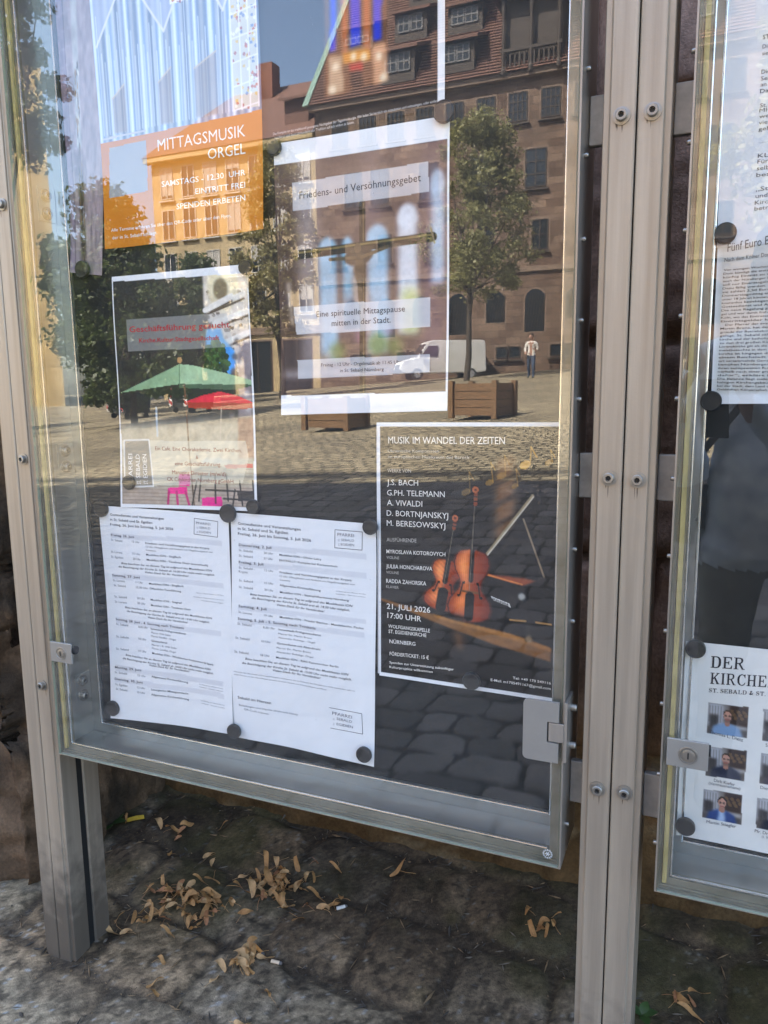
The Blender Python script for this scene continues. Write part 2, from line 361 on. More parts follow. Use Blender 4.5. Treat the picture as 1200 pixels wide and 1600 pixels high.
# ------------------------------------------------------------------ church wall behind the cases
def build_wall():
    stone = bpy.data.materials.new('sandstone_ashlar'); stone.use_nodes = True
    n, l = stone.node_tree.nodes, stone.node_tree.links; p = n['Principled BSDF']; p.inputs['Roughness'].default_value = 0.9
    tc = n.new('ShaderNodeTexCoord'); sx = n.new('ShaderNodeSeparateXYZ'); cx = n.new('ShaderNodeCombineXYZ')
    l.new(tc.outputs['Object'], sx.inputs[0]); l.new(sx.outputs['X'], cx.inputs['X']); l.new(sx.outputs['Z'], cx.inputs['Y'])
    br = n.new('ShaderNodeTexBrick'); br.inputs['Scale'].default_value = 1; br.inputs['Brick Width'].default_value = 0.9; br.inputs['Row Height'].default_value = 0.42
    br.inputs['Mortar Size'].default_value = 0.012; br.inputs['Color1'].default_value = (0.24, 0.15, 0.11, 1); br.inputs['Color2'].default_value = (0.32, 0.22, 0.16, 1); br.inputs['Mortar'].default_value = (0.13, 0.10, 0.08, 1)
    l.new(cx.outputs[0], br.inputs['Vector']); l.new(br.outputs['Color'], p.inputs['Base Color'])
    nv = empty('unseen_church_nave', (0, 8.0, 0), label='unseen sandstone church nave set back and sized for its shadow', cat='church')  # out of view; set back to let sky in, sized for its shadow
    mb = MB(); mb.box(-70, 60, 0.0, 12, -0.4, 21.9); mb.build('wall', stone, nv)
    mb = MB(); mb.box(-70.2, 60.2, -0.25, 12, 21.9, 22.25); mb.build('cornice', stone, nv)
    mb = MB(); mb.box(-70, 60, 1.15, 1.4, 25.2, 25.45)  # rail added so its shadow draws a thin band across the square
    for k in range(66): mb.box(-69.9+k*1.97, -69.65+k*1.97, 1.16, 1.39, 22.25, 25.2)
    mb.build('shadow_rail', stone, nv)
    w = empty('church_wall', (0, 0.66, 0), label='rough brown sandstone wall standing close behind the notice cases', cat='wall')
    mb = MB(); mb.box(-34, 30, 0.09, 0.7, -0.4, 3.1); mb.build('ashlar', stone, w)
    mb = MB(); mb.box(-34.2, 30.2, -0.10, 0.8, 3.1, 3.3); mb.build('coping', stone, w)  # wall top cut low, out of view, so sky light reaches the foreground
    # rough face close by
    xs = np.arange(-2.6, 2.2, 0.012); zs = np.arange(-0.12, 2.7, 0.012)
    X, Z = np.meshgrid(xs, zs)
    row = np.floor((Z+0.10+0.02*fbm(X*2, Z*2, 3, 2))/0.46); off = hsh(row, row*0, 4)
    bx = X/0.78+off; fx = np.abs((bx-np.floor(bx))*2-1); fz = np.abs(((Z+0.10)/0.46-np.floor((Z+0.10)/0.46))*2-1)
    e = np.maximum(fx**7, fz**6)
    foot = 1-sstep(0.0, 0.55, Z+0.12*fbm(X*3, Z*3, 9, 3))
    D = 0.05*(fbm(X*5, Z*5, 10, 5)-0.5)+0.014*fbm(X*34, Z*34, 12, 4)+0.05*foot+0.035*foot*(fbm(X*7, Z*7, 11, 4)-0.4)-0.045*sstep(0.45, 1.0, e)*(1-foot)
    Y = 0.635-D
    blk = hsh(np.floor(bx), row, 13)[..., None]
    n1 = fbm(X*9, Z*9, 14, 5)[..., None]; n2 = fbm(X*40, Z*40, 15, 3)[..., None]
    c = np.array([0.20, 0.122, 0.086])*(0.65+0.7*blk)*(0.55+0.9*n1)*(0.7+0.6*n2)
    low = (1-sstep(0.15, 0.75, Z+0.25*(fbm(X*3, Z*3, 16, 3)-0.5)))[..., None]
    earth = np.array([0.085, 0.052, 0.022])*(0.35+1.3*n1)*(0.6+0.8*n2)
    c = c*(1-low)+earth*low
    lich = sstep(0.62, 0.70, fbm(X*8+5, Z*14, 17, 5))[..., None]*low
    c = c*(1-0.6*lich)+np.array([0.16, 0.13, 0.08])*0.6*lich
    m = mat('weathered_sandstone', rough=0.92, attr=True, var=0.25, scale=120, bump=0.002, bscale=240, spec=0.2)
    o = grid_obj('weathered_face', X, Y-0.66, Z, m, c); o.parent = w
    # buttress of coarse rock left of the posts
    th = np.linspace(0, 1, 150); zs = np.arange(-0.10, 2.7, 0.012)
    T, Z = np.meshgrid(th, zs)
    # plan path: from the wall, forward along the right flank, then left along the front
    X = np.where(T < 0.45, -1.17-0.05*T, -1.1925-(T-0.45)*2.6); Yb = np.where(T < 0.45, 0.70-T/0.45*0.52, 0.18)
    nx = np.where(T < 0.45, 1.0, 0.0); rr = np.exp(-((T-0.45)/0.05)**2)
    D = 0.11*(fbm(T*14, Z*4, 21, 5)-0.5)+0.03*(fbm(T*48, Z*22, 28, 5)-0.5)+0.012*(fbm(T*150, Z*75, 29, 2)-0.5)+0.022*(fbm(T*60, Z*34, 22, 4)-0.5)-0.05*rr
    ledge = np.abs(((Z+0.04*fbm(T*8, Z, 23, 2))/0.41) % 1-0.5)
    D = D-0.05*sstep(0.42, 0.5, ledge)+0.05*(1-sstep(0.0, 0.5, Z))
    Xd = X+D*nx*0.7; Yd = Yb-D*(1-nx)-0.02*nx
    n1 = fbm(T*22, Z*8, 24, 5)[..., None]; n2 = fbm(T*70, Z*40, 25, 3)[..., None]
    c = np.array([0.105, 0.068, 0.040])*(0.15+1.7*n1)*(0.5+0.9*n2)
    dk = sstep(0.5, 0.66, fbm(T*9, Z*5, 26, 4))[..., None]
    c = c*(1-0.65*dk)+np.array([0.03, 0.026, 0.02])*0.65*dk
    o = grid_obj('buttress', Xd, Yd-0.66, Z, m, c); o.parent = w

build_wall()

# ------------------------------------------------------------------ posts
ZTOP = 2.14
BOLT_Z = (1.521, 1.062, 0.611)
BAR_Z = ((1.502, 1.565), (1.027, 1.091), (0.556, 0.623))

def grime(m, z0, z1, col):
    """splash dirt that fades upwards from the foot"""
    n, l = m.node_tree.nodes, m.node_tree.links; p = n['Principled BSDF']
    tc = n.new('ShaderNodeTexCoord'); sp = n.new('ShaderNodeSeparateXYZ'); l.new(tc.outputs['Object'], sp.inputs[0])
    no = n.new('ShaderNodeTexNoise'); no.inputs['Scale'].default_value = 28; no.inputs['Detail'].default_value = 9; l.new(tc.outputs['Object'], no.inputs['Vector'])
    mr = n.new('ShaderNodeMapRange'); mr.inputs[1].default_value = z1; mr.inputs[2].default_value = z0; l.new(sp.outputs['Z'], mr.inputs[0])
    ad = n.new('ShaderNodeMath'); ad.operation = 'MULTIPLY_ADD'; ad.inputs[1].default_value = 1.1; l.new(mr.outputs[0], ad.inputs[0])
    sb = n.new('ShaderNodeMath'); sb.operation = 'SUBTRACT'; sb.inputs[1].default_value = 0.72; l.new(no.outputs['Fac'], sb.inputs[0]); l.new(sb.outputs[0], ad.inputs[2])
    cl = n.new('ShaderNodeMapRange'); cl.inputs[1].default_value = 0.0; cl.inputs[2].default_value = 0.5; cl.inputs[4].default_value = 0.85; l.new(ad.outputs[0], cl.inputs[0])
    mx = n.new('ShaderNodeMix'); mx.data_type = 'RGBA'; l.new(cl.outputs[0], mx.inputs[0]); l.new(p.inputs['Base Color'].links[0].from_socket, mx.inputs[6]); mx.inputs[7].default_value = (*col, 1); l.new(mx.outputs[2], p.inputs['Base Color'])
    iv = n.new('ShaderNodeMapRange'); iv.inputs[3].default_value = p.inputs['Metallic'].default_value; iv.inputs[4].default_value = 0.0; l.new(cl.outputs[0], iv.inputs[0]); l.new(iv.outputs[0], p.inputs['Metallic'])
grime(MT['post'], -0.02, 0.34, (0.075, 0.060, 0.045))
MT['drip'] = mat('dark_drip_stain', (0.14, 0.105, 0.075), 0.8, var=0.3, scale=90)

def bolt(mb, c, axis, r=0.0075, washer=True, m=0, md=1):
    a = Vector(axis)
    if washer: mb.lathe(c, a, [(r*1.45, 0), (r*1.45, 0.0016), (r*0.9, 0.0020), (0, 0.0020)], 24, m)
    mb.lathe(c, a, [(r*0.9, 0), (r*0.97, 0.002), (r*0.97, 0.0078), (r*0.86, 0.0086), (r*0.5, 0.0086), (r*0.46, 0.0045), (0, 0.0045)], 24, m)
    mb.lathe(Vector(c)+a*0.0047, a, [(r*0.47, 0), (0, 0.0001)], 6, md)

def post(x0, label, bars, bolts_on):
    r = empty('steel_post', (x0+0.041, 0.06, 0), label=label, cat='post', group='twin profile posts carrying the notice cases')
    def L(mb): mb.v = [(v[0]-x0-0.041, v[1]-0.06, v[2]) for v in mb.v]; return mb
    def prof(xa, xb, ya, yb, ca, cb, name):
        mb = MB(); q = 0.0022
        pts = [(xa, yb), (xa, ya+ca+q), (xa+0.0009, ya+ca), (xa+ca, ya+q*0.6), (xa+ca+0.0012, ya), (xb-cb-0.0012, ya), (xb-cb, ya+q*0.6), (xb-0.0009, ya+cb), (xb, ya+cb+q), (xb, yb)]
        if ca > 0.004:   # stepped outer rib
            pts = [(xa, yb), (xa, ya+0.006), (xa+0.001, ya+0.0048), (xa+0.0075, ya+0.0048), (xa+0.0088, ya+0.0036), (xa+0.0092, ya+0.0008), (xa+0.0102, ya), (xb-0.0015, ya), (xb, ya+0.0016), (xb, yb)]
        if cb > 0.004:
            pts = [(xa, yb), (xa, ya+0.0016), (xa+0.0015, ya), (xb-0.0102, ya), (xb-0.0092, ya+0.0008), (xb-0.0088, ya+0.0036), (xb-0.0075, ya+0.0048), (xb-0.001, ya+0.0048), (xb, ya+0.006), (xb, yb)]
        mb.prism(pts[::-1], 'z', -0.05, ZTOP)
        return L(mb).build(name, MT['post'], r)
    prof(x0, x0+0.0405, 0.015, 0.060, 0.009, 0.001, 'front_profile')
    prof(x0+0.0425, x0+0.083, 0.015, 0.060, 0.001, 0.009, 'front_profile')
    prof(x0, x0+0.0405, 0.078, 0.119, 0.001, 0.001, 'rear_profile')
    prof(x0+0.0425, x0+0.083, 0.078, 0.119, 0.001, 0.001, 'rear_profile')
    mb = MB(); mb.box(x0+0.004, x0+0.079, 0.060, 0.078, -0.05, ZTOP-0.02); L(mb).build('gap_shade_fill', MT['dark'], r)  # black fill in the open gap stands in for its shade
    for z0, z1 in BAR_Z:
        for xa, xb in bars:
            mb = MB(); mb.box(xa, xb, 0.062, 0.074, z0, z1, b=0.0015)
            o = L(mb).build('mounting_bar', MT['galv'], r)
    for z in BOLT_Z:
        for k in bolts_on:
            mb = MB(); bolt(mb, (x0+(0.0235 if k == 0 else 0.0605), 0.0148, z+random.uniform(-.002, .002)), (0, -1, 0))
            bo = L(mb).build('bolt', [MT['steel'], MT['dark']], r, smooth=False)
            mb = MB(); cx = x0+(0.0235 if k == 0 else 0.0605)
            for q in range(random.choice((1, 2, 2, 3))):
                xx = cx+random.uniform(-.007, .007); ln = random.uniform(.003, .022); w = random.uniform(.0004, .0013); zz = z-.0085
                mb.prism([(xx-w, zz), (xx+w, zz), (xx+w*.7, zz-ln*.6), (xx, zz-ln), (xx-w*.8, zz-ln*.5)], 'y', 0.01485, 0.0149)
            L(mb).build('drip_stain', MT['drip'], r)
    # soil splash at the foot
    return r

post(-0.986, 'bronze grey twin profile post at the left end beside the rock buttress', [(-0.903, -0.879)], (1,))
post(0.1225, 'bronze grey twin profile post between the two notice cases', [(0.0995, 0.1225), (0.2055, 0.2295)], (0, 1))

# ------------------------------------------------------------------ notice cases
CW, Z0, Z1, DEP = 0.977, 0.482, 2.12, 0.122

def case(x0, label, locks=True):
    r = empty('notice_case', (x0, 0, Z0), label=label, cat='display case', group='glazed aluminium notice cases')
    def L(mb): mb.v = [(v[0]-x0, v[1], v[2]-Z0) for v in mb.v]; return mb
    x1 = x0+CW; t = 0.0025
    # outer casing: side walls, floor, top, rear sheet
    mb = MB()
    mb.box(x0, x0+t, -0.003, DEP, Z0, Z1); mb.box(x1-t, x1, -0.003, DEP, Z0, Z1)
    mb.box(x0+t, x1-t, -0.003, DEP, Z0, Z0+t); mb.box(x0+t, x1-t, -0.003, DEP, Z1-t, Z1)
    mb.box(x0+t, x1-t, DEP-0.003, DEP-0.0005, Z0+t, Z1-t)
    hous = L(mb).build('housing', MT['alu'], r)
    # front lip the pane closes against, with stepped grooves
    def ring(mb, a, b, y0, y1, m=0):
        """frame between insets a and b from the outside"""
        mb.box(x0+a, x0+b, y0, y1, Z0+a, Z1-a, m); mb.box(x1-b, x1-a, y0, y1, Z0+a, Z1-a, m)
        mb.box(x0+b, x1-b, y0, y1, Z0+a, Z0+b, m); mb.box(x0+b, x1-b, y0, y1, Z1-b, Z1-a, m)
    mb = MB(); ring(mb, 0.0027, 0.0055, 0.0025, 0.020); ring(mb, 0.0057, 0.0085, 0.0060, 0.020); ring(mb, 0.0087, 0.0185, 0.0085, 0.022)
    flip = L(mb).build('front_lip', MT['lip'], r)
    mb = MB(); e0 = 0.0187
    for bx in ((x0+e0, x0+e0+.003, Z0+e0, Z1-e0), (x0+e0+.0032, x1-e0-.0032, Z0+e0, Z0+e0+.003)):
        mb.box(bx[0], bx[1], 0.0105, 0.0150, bx[2], bx[3], b=0.0014)
    L(mb).build('bright_edge', MT['nose'], flip)
    mb = MB()
    mb.box(x0+0.0095, x0+0.0155, 0.0034, 0.0083, Z0+0.012, Z1-0.012)
    L(mb).build('seal_strip', MT['seal'], r)
    # inner sides, sill and top
    mb = MB()
    mb.box(x0+0.004, x0+0.0065, 0.0222, 0.0905, Z0+0.010, Z1-0.010); mb.box(x1-0.0065, x1-0.004, 0.0222, 0.0905, Z0+0.010, Z1-0.010)
    mb.box(x0+0.0067, x1-0.0067, 0.0222, 0.0905, Z0+0.011, Z0+0.0135); mb.box(x0+0.0067, x1-0.0067, 0.0222, 0.0905, Z1-0.0135, Z1-0.011)
    L(mb).build('inner_lining', MT['alu_in'], r)
    # rear frame round the panel: flat strip plus a bright raised nose
    mb = MB()
    nose = MB(); a, b = 0.0067, 0.0330
    zb = Z0+0.0137; zt = Z1-0.0137
    for (xa, xb, za, zc) in ((x0+a, x0+b, zb, zt), (x1-b, x1-a, zb, zt), (x0+b, x1-b, zb, zb+0.0225), (x0+b, x1-b, zt-0.0225, zt)):
        mb.box(xa, xb, 0.0845, 0.0905, za, zc)
    for (xa, xb, za, zc) in ((x0+b-0.0030, x0+b+0.0006, zb+0.0195, zt-0.0195), (x1-b-0.0006, x1-b+0.0030, zb+0.0195, zt-0.0195), (x0+b+0.0006, x1-b-0.0006, zb+0.0195, zb+0.0231), (x0+b+0.0006, x1-b-0.0006, zt-0.0231, zt-0.0195)):
        nose.box(xa, xb, 0.0805, 0.0843, za, zc, b=0.0014)
    rfr = L(mb).build('rear_frame', MT['alu_in'], r); L(nose).build('bright_nose', MT['nose'], rfr)
    mb = MB(); mb.box(x0+0.0335, x1-0.0335, 0.0885, 0.0902, zb+0.023, zt-0.023); L(mb).build('notice_board', MT['panel'], r)
    # mounting plates with two screws on the inner left wall
    for zc in (1.524, 1.059, 0.596):
        mb = MB(); mb.box(x0+0.0067, x0+0.0085, 0.044, 0.0835, zc-0.030, zc+0.030, b=0.0006)
        pl = L(mb).build('mounting_plate', MT['alu_in'], r)
        for dz in (-0.0155, 0.0155):
            mb = MB(); bolt(mb, (x0+0.0085, 0.062, zc+dz), (1, 0, 0), 0.0082); L(mb).build('screw', [MT['steel'], MT['dark']], pl)
    # studs along the outside walls
    for xs, ax in ((x0, -1), (x1, 1)):
        for k in range(16):
            z = Z0+0.055+k*0.105
            if z > Z1-0.03: break
            if abs(z-0.697) < 0.06 and ax > 0: continue
            mb = MB(); mb.lathe((xs, 0.030, z), (ax, 0, 0), [(0.0032, 0), (0.0034, 0.004), (0.0026, 0.0058), (0, 0.0060)], 14)
            L(mb).build('stud', MT['steel'], r, smooth=True)
    # glass door
    mb = MB(); mb.box(x0+0.0035, x1-0.0035, -0.0062, -0.0008, Z0+0.0035, Z1-0.0035)
    mb.m = [0 if k in (2, 3) else 1 for k in range(6)]
    door = L(mb).build('glass_door', [MT['pane'], MT['edge']], r)
    if locks:
        mb = MB(); mb.box(x0+0.0075, x0+0.0595, -0.0105, -0.0064, 0.677, 0.716, b=0.0008)
        lk = L(mb).build('lock_plate', MT['hinge'], door)
        mb = MB(); c = (x0+0.0345, -0.0105, 0.6955)
        mb.lathe(c, (0, -1, 0), [(0.0125, 0), (0.0122, 0.001), (0.0108, 0.0013), (0.0102, 0.0004), (0.0088, 0.0003), (0.0084, 0.0014), (0.0062, 0.0019), (0, 0.0019)], 36)
        mb.box(c[0]-0.0009, c[0]+0.0009, -0.0131, -0.01235, c[2]-0.0045, c[2]+0.0042, 1)
        L(mb).build('lock_cylinder', [MT['steel'], MT['dark']], door)
        mb = MB(); mb.lathe((x0+0.0610, -0.0004, 0.702), (1, 0, 0), [(0, -0.006), (0.008, -0.006), (0.008, 0.001), (0, 0.001)], 20)
        L(mb).build('lock_bolt', MT['dark'], door)
    for zc in (0.6965, 1.88):
        # hinge clamp on the pane with the notched knuckle and the wall leaf
        mb = MB(); xa, xb = x1-0.0575, x1-0.0065; h = 0.0455; q = 0.007
        left_top = [(xa+q-q*math.cos(rad(90*k/4)), zc+h-q+q*math.sin(rad(90*k/4))) for k in range(5)]
        left_bot = [(xa+q-q*math.sin(rad(90*k/4)), zc-h+q-q*math.cos(rad(90*k/4))) for k in range(5)]
        pts = left_bot+left_top+[(xb, zc+h), (xb, zc+0.0155), (xb-0.0165, zc+0.0155), (xb-0.0165, zc-0.0155), (xb, zc-0.0155), (xb, zc-h)]
        mb.prism(pts, 'y', -0.0112, -0.0064)
        hg = L(mb).build('hinge', MT['hinge'], door)
        mb = MB(); mb.box(xb-0.0145, x1+0.0005, -0.0103, -0.0064, zc-0.0140, zc+0.0140, b=0.0008); mb.box(x1+0.0004, x1+0.0048, -0.009, 0.040, zc-0.044, zc+0.046, b=0.0006)
        L(mb).build('hinge_leaf', MT['alu'], r)
        for dz in (-0.029, 0.029):
            mb = MB(); mb.lathe((x1+0.0048, 0.022, zc+dz), (1, 0, 0), [(0.0052, 0), (0.0054, 0.007), (0.0045, 0.0085), (0, 0.0085)], 16); L(mb).build('hinge_screw', MT['steel'], r)
    return r

left_case = case(-0.878, 'wide aluminium notice case with seven pinned posters behind a glass door')
right_case = case(0.2295, 'notice case cut by the right picture edge with newspaper clipping and portraits')
# small etched quality mark in the corner of the left pane
mb = MB()
cx, cz = 0.0805, 0.5045
for k in range(12):
    a = k*math.pi/6
    mb.lathe((cx+0.0062*math.cos(a), -0.00635, cz+0.0062*math.sin(a)), (0, -1, 0), [(0.0012, 0), (0.0006, 0.00005)], 8)
for a in (0, 60, 120):
    c, s = math.cos(rad(a)), math.sin(rad(a))
    mb.add([(cx+c*.0036+s*.0004, -.0064, cz+s*.0036-c*.0004), (cx+c*.0036-s*.0004, -.0064, cz+s*.0036+c*.0004), (cx-c*.0036-s*.0004, -.0064, cz-s*.0036+c*.0004), (cx-c*.0036+s*.0004, -.0064, cz-s*.0036-c*.0004)], [(0, 1, 2, 3)])
o = mb.build('etched_mark', mat('etched_white', (0.7, 0.7, 0.7), 0.6)); o.parent = left_case; o.location = (0.878, 0, -Z0)

# ------------------------------------------------------------------ printed sheets
class Paint:
    """a printed picture, mixed on a grid of points in sheet coordinates (u right, v down)"""
    def __init__(s, nx, ny, base, asp=1.414):
        s.nx, s.ny, s.asp = nx, ny, asp
        s.U, s.V = np.meshgrid(np.linspace(0, 1, nx), np.linspace(0, 1, ny))
        s.c = np.ones((ny, nx, 3))*np.array(base)
    def blur(s, a, r):
        r = int(r)
        if r < 1: return a
        for ax in (0, 1):
            for _ in range(2):
                p = [(0, 0)]*a.ndim; p[ax] = (r+1, r)
                b = np.cumsum(np.pad(a, p, mode='edge'), axis=ax)
                n = a.shape[ax]
                hi = np.take(b, np.arange(2*r+1, 2*r+1+n), axis=ax); lo = np.take(b, np.arange(0, n), axis=ax)
                a = (hi-lo)/(2*r+1)
        return a
    def put(s, mask, col, a=1.0, blur=0):
        m = np.clip(s.blur(mask.astype(float), blur)*a, 0, 1)[..., None]
        s.c = s.c*(1-m)+np.asarray(col)*m; return s
    def mpoly(s, pts):
        m = np.zeros(s.U.shape, bool); n = len(pts)
        for i in range(n):
            (x0, y0), (x1, y1) = pts[i], pts[(i+1) % n]
            if y0 == y1: continue
            c = ((y0 > s.V) != (y1 > s.V)) & (s.U < (x1-x0)*(s.V-y0)/(y1-y0)+x0); m ^= c
        return m
    def poly(s, pts, col, a=1.0, blur=0): return s.put(s.mpoly(pts), col, a, blur)
    def mell(s, c, ru, rot=0, rv=None):
        rv = ru if rv is None else rv
        x, y = s.U-c[0], (s.V-c[1])*s.asp; co, si = math.cos(rot), math.sin(rot)
        return (((x*co+y*si)/ru)**2+((y*co-x*si)/rv)**2) < 1
    def ell(s, c, ru, col, a=1.0, blur=0, rot=0, rv=None): return s.put(s.mell(c, ru, rot, rv), col, a, blur)
    def line(s, p, q, w, col, a=1.0, blur=0):
        x0, y0, x1, y1 = p[0], p[1]*s.asp, q[0], q[1]*s.asp; dx, dy = x1-x0, y1-y0; L = dx*dx+dy*dy+1e-12
        X, Y = s.U, s.V*s.asp; t = np.clip(((X-x0)*dx+(Y-y0)*dy)/L, 0, 1)
        d = np.hypot(X-x0-t*dx, Y-y0-t*dy)
        m = np.clip((w/2-d)*s.nx+0.5, 0, 1); return s.put(m, col, a, blur)
    def noise(s, amp, f, seed=1):
        s.c = np.clip(s.c*(1+amp*2*(fbm(s.U*f, s.V*f*s.asp, seed, 4)-0.5))[..., None], 0, 1); return s

_gl = {}
def glyphs(body, bold=0.0, shear=0.0):
    k = (body, bold, shear)
    if k not in _gl:
        cu = bpy.data.curves.new('lettering', 'FONT'); cu.body = body; cu.size = 1; cu.offset = bold; cu.shear = shear; cu.resolution_u = 2; cu.fill_mode = 'FRONT'
        o = bpy.data.objects.new('lettering', cu); me = bpy.data.meshes.new_from_object(o)
        v = np.array([w.co[:2] for w in me.vertices]).reshape(-1, 2); f = [tuple(p.vertices) for p in me.polygons]
        bpy.data.objects.remove(o); bpy.data.curves.remove(cu); bpy.data.meshes.remove(me)
        _gl[k] = (v, f)
    return _gl[k]
_H = glyphs('H')[0]; CAPH = float(_H[:, 1].max())

def sheet(name, label, cat, group, quad, depth, curl, paint, texts=(), polys=(), thick_edge=True):
    """quad: TL, TR, BR, BL as (x, z) on the board; depth: y of the sheet; curl(u, v): how far it stands off"""
    q = np.array(quad, float)
    o0 = q.mean(0)
    def P(u, v, lift=0.0):
        u = np.asarray(u, float); v = np.asarray(v, float)
        xz = (q[0]*((1-u)*(1-v))[..., None]+q[1]*(u*(1-v))[..., None]+q[2]*(u*v)[..., None]+q[3]*((1-u)*v)[..., None])-o0
        y = -curl(u, v)-lift
        return np.stack([xz[..., 0], y, xz[..., 1]], -1)
    V, F, Cc = [], [], []
    ny, nx = paint.U.shape
    pts = P(paint.U, paint.V).reshape(-1, 3); V.append(pts); Cc.append(lin(np.clip(paint.c, 0, 1)).reshape(-1, 3))
    idx = np.arange(nx*ny).reshape(ny, nx)
    grid_f = np.stack([idx[:-1, :-1], idx[1:, :-1], idx[1:, 1:], idx[:-1, 1:]], -1).reshape(-1, 4)
    n = nx*ny; tf = []
    for t in texts:
        x0, y0, x1, y1, cap, bold, body = t[:7]; col = t[7] if len(t) > 7 else (0.13, 0.13, 0.16)
        gv, gf = glyphs(body, 0.007 if bold in (1, 2) else 0.0, 0.2 if bold == 2 else 0.0)
        if not len(gv): continue
        a, b = gv[:, 0].min(), gv[:, 0].max(); s = (gv[:, 0]-a)/(b-a)
        u = x0+(x1-x0)*s; v = y0+(y1-y0)*s-gv[:, 1]/CAPH*cap
        if bold == 3:   # turned lettering running upwards: x along v
            u = x0+(x1-x0)*s-gv[:, 1]/CAPH*cap; v = y0+(y1-y0)*s
        V.append(P(u, v, 0.00045)); Cc.append(np.ones((len(u), 3))*lin(col)); tf += [tuple(i+n for i in f) for f in gf]; n += len(u)
    for pl, col, lift in polys:
        p = np.array(pl); V.append(P(p[:, 0], p[:, 1], lift)); Cc.append(np.ones((len(p), 3))*lin(col)); tf.append(tuple(range(n, n+len(p)))); n += len(p)
    V = np.concatenate(V); Cc = np.concatenate(Cc)
    me = bpy.data.meshes.new(name)
    me.from_pydata(V.tolist(), [], [tuple(f) for f in grid_f.tolist()]+tf)
    a = me.color_attributes.new('Col', 'FLOAT_COLOR', 'POINT')
    a.data.foreach_set('color', np.concatenate([Cc, np.ones((len(Cc), 1))], 1).astype(np.float32).ravel())
    me.materials.append(MT['paper']); 
    sm = np.zeros(len(me.polygons), bool); sm[:len(grid_f)] = True; me.polygons.foreach_set('use_smooth', sm); me.update()
    o = bpy.data.objects.new(name, me); COL.objects.link(o); o.location = (o0[0], depth, o0[1])
    return tag(o, label, cat, group)

def wave(a=0.004, b=0.003, ph=0.0, corner=(0, 0, 0, 0)):
    """gentle buckling plus lifted corners (TL, TR, BR, BL in metres)"""
    def f(u, v):
        y = a*(0.5+0.5*np.sin(2.2*np.pi*v+ph))*(0.4+0.6*np.abs(2*u-1))+b*(0.5+0.5*np.cos(3*np.pi*u+ph*1.7))*(0.3+0.7*v)
        for k, (cu, cv) in enumerate(((0, 0), (1, 0), (1, 1), (0, 1))):
            if corner[k]: y = y+corner[k]*np.clip(1-np.hypot(u-cu, (v-cv)*1.4)/0.45, 0, 1)**2
        return y+0.0006
    return f

WHITE = (0.93, 0.935, 0.945)
PG = 'paper posters pinned in the left notice case'

# pillar and statue photograph, the far left strip
Pp = Paint(90, 130, (0.60, 0.545, 0.56))
Pp.poly([(0, 0), (.13, 0), (.13, 1), (0, 1)], (0.55, 0.49, 0.54)).poly([(.13, 0), (.15, 0), (.15, 1), (.13, 1)], (0.40, 0.35, 0.40), 0.8)
Pp.poly([(.30, 0), (.42, 0), (.42, .8), (.30, .8)], (0.72, 0.73, 0.72), .8, 1)
for k in range(60):
    u = .31+.10*hsh(np.array(k), np.array(1), 3); v = .25+.5*hsh(np.array(k), np.array(2), 4)
    Pp.ell((float(u), float(v)), .012, [(0.6, .45, .25), (.3, .25, .2), (.85, .85, .8)][k % 3], .8, 0, rv=.02)
Pp.poly([(.20, .55), (.45, .55), (.45, .64), (.20, .64)], (0.45, .40, .42), 1, 1).poly([(.30, .64), (.42, .64), (.45, .95), (.28, .95)], (.30, .26, .25), 1, 2)
for k in range(40):
    u = .29+.14*hsh(np.array(k), np.array(5), 3); v = .56+.4*hsh(np.array(k), np.array(6), 4)
    Pp.ell((float(u), float(v)), .010, [(.5, .4, .25), (.2, .18, .18), (.6, .55, .55)][k % 3], .8, 0, rv=.03)
for k in range(16): Pp.line((0, .06*k+.02), (.3, .06*k), .004, (.75, .70, .75), .5)
Pp.noise(.25, 14)
sheet('photo_print', 'photograph of a pink stone pillar, mostly hidden behind the organ poster', 'photo', PG,
      [(-.8375, 1.880), (-.722, 1.880), (-.772, 1.396), (-.836, 1.404)], 0.0872, wave(.001, .001, 0, (0, 0, 0, .012)), Pp)

# organ poster with the orange box
po = Paint(240, 340, (0.60, 0.70, 0.84))
u, v = po.U, po.V
st = 0.5+0.5*np.sin(u*150+0.6*np.sin(u*31)); st2 = 0.5+0.5*np.sin(u*61+1)
po.c = np.array([.50, .60, .74])*(1-st[..., None])+np.array([.82, .87, .93])*st[..., None]
po.c = po.c*(0.75+0.3*st2[..., None])
for (a, b, t0, t1) in ((.02, .20, .30, .12), (.20, .45, .05, .30), (.45, .62, .30, .10), (.62, .80, .06, .28), (.80, .96, .28, .06)):
    po.poly([(a, -.1), (b, -.1), (b, t1), (a, t0)], (.66, .70, .80), .75).line((a, t0), (b, t1), .012, (.86, .86, .88), .9)
    po.line((b, t1), (b, .60), .010, (.55, .60, .70), .8)
for k in range(46):
    uu = .03+.9*k/46; tip = .20+.16*abs(math.sin(k*.9)); po.line((uu, tip), (uu, .60), .004, (.90, .94, .98), .8)
for (a, b, c0, c1) in ((.62, .75, .44, .60), (.10, .18, .48, .60), (.40, .48, .46, .60)):
    po.poly([(a, c0), (b, c0-.04), (b, c1), (a, c1)], (.50, .42, .38), .55, 1).line((a, c0), (b, c0-.04), .008, (.80, .72, .62), .8)
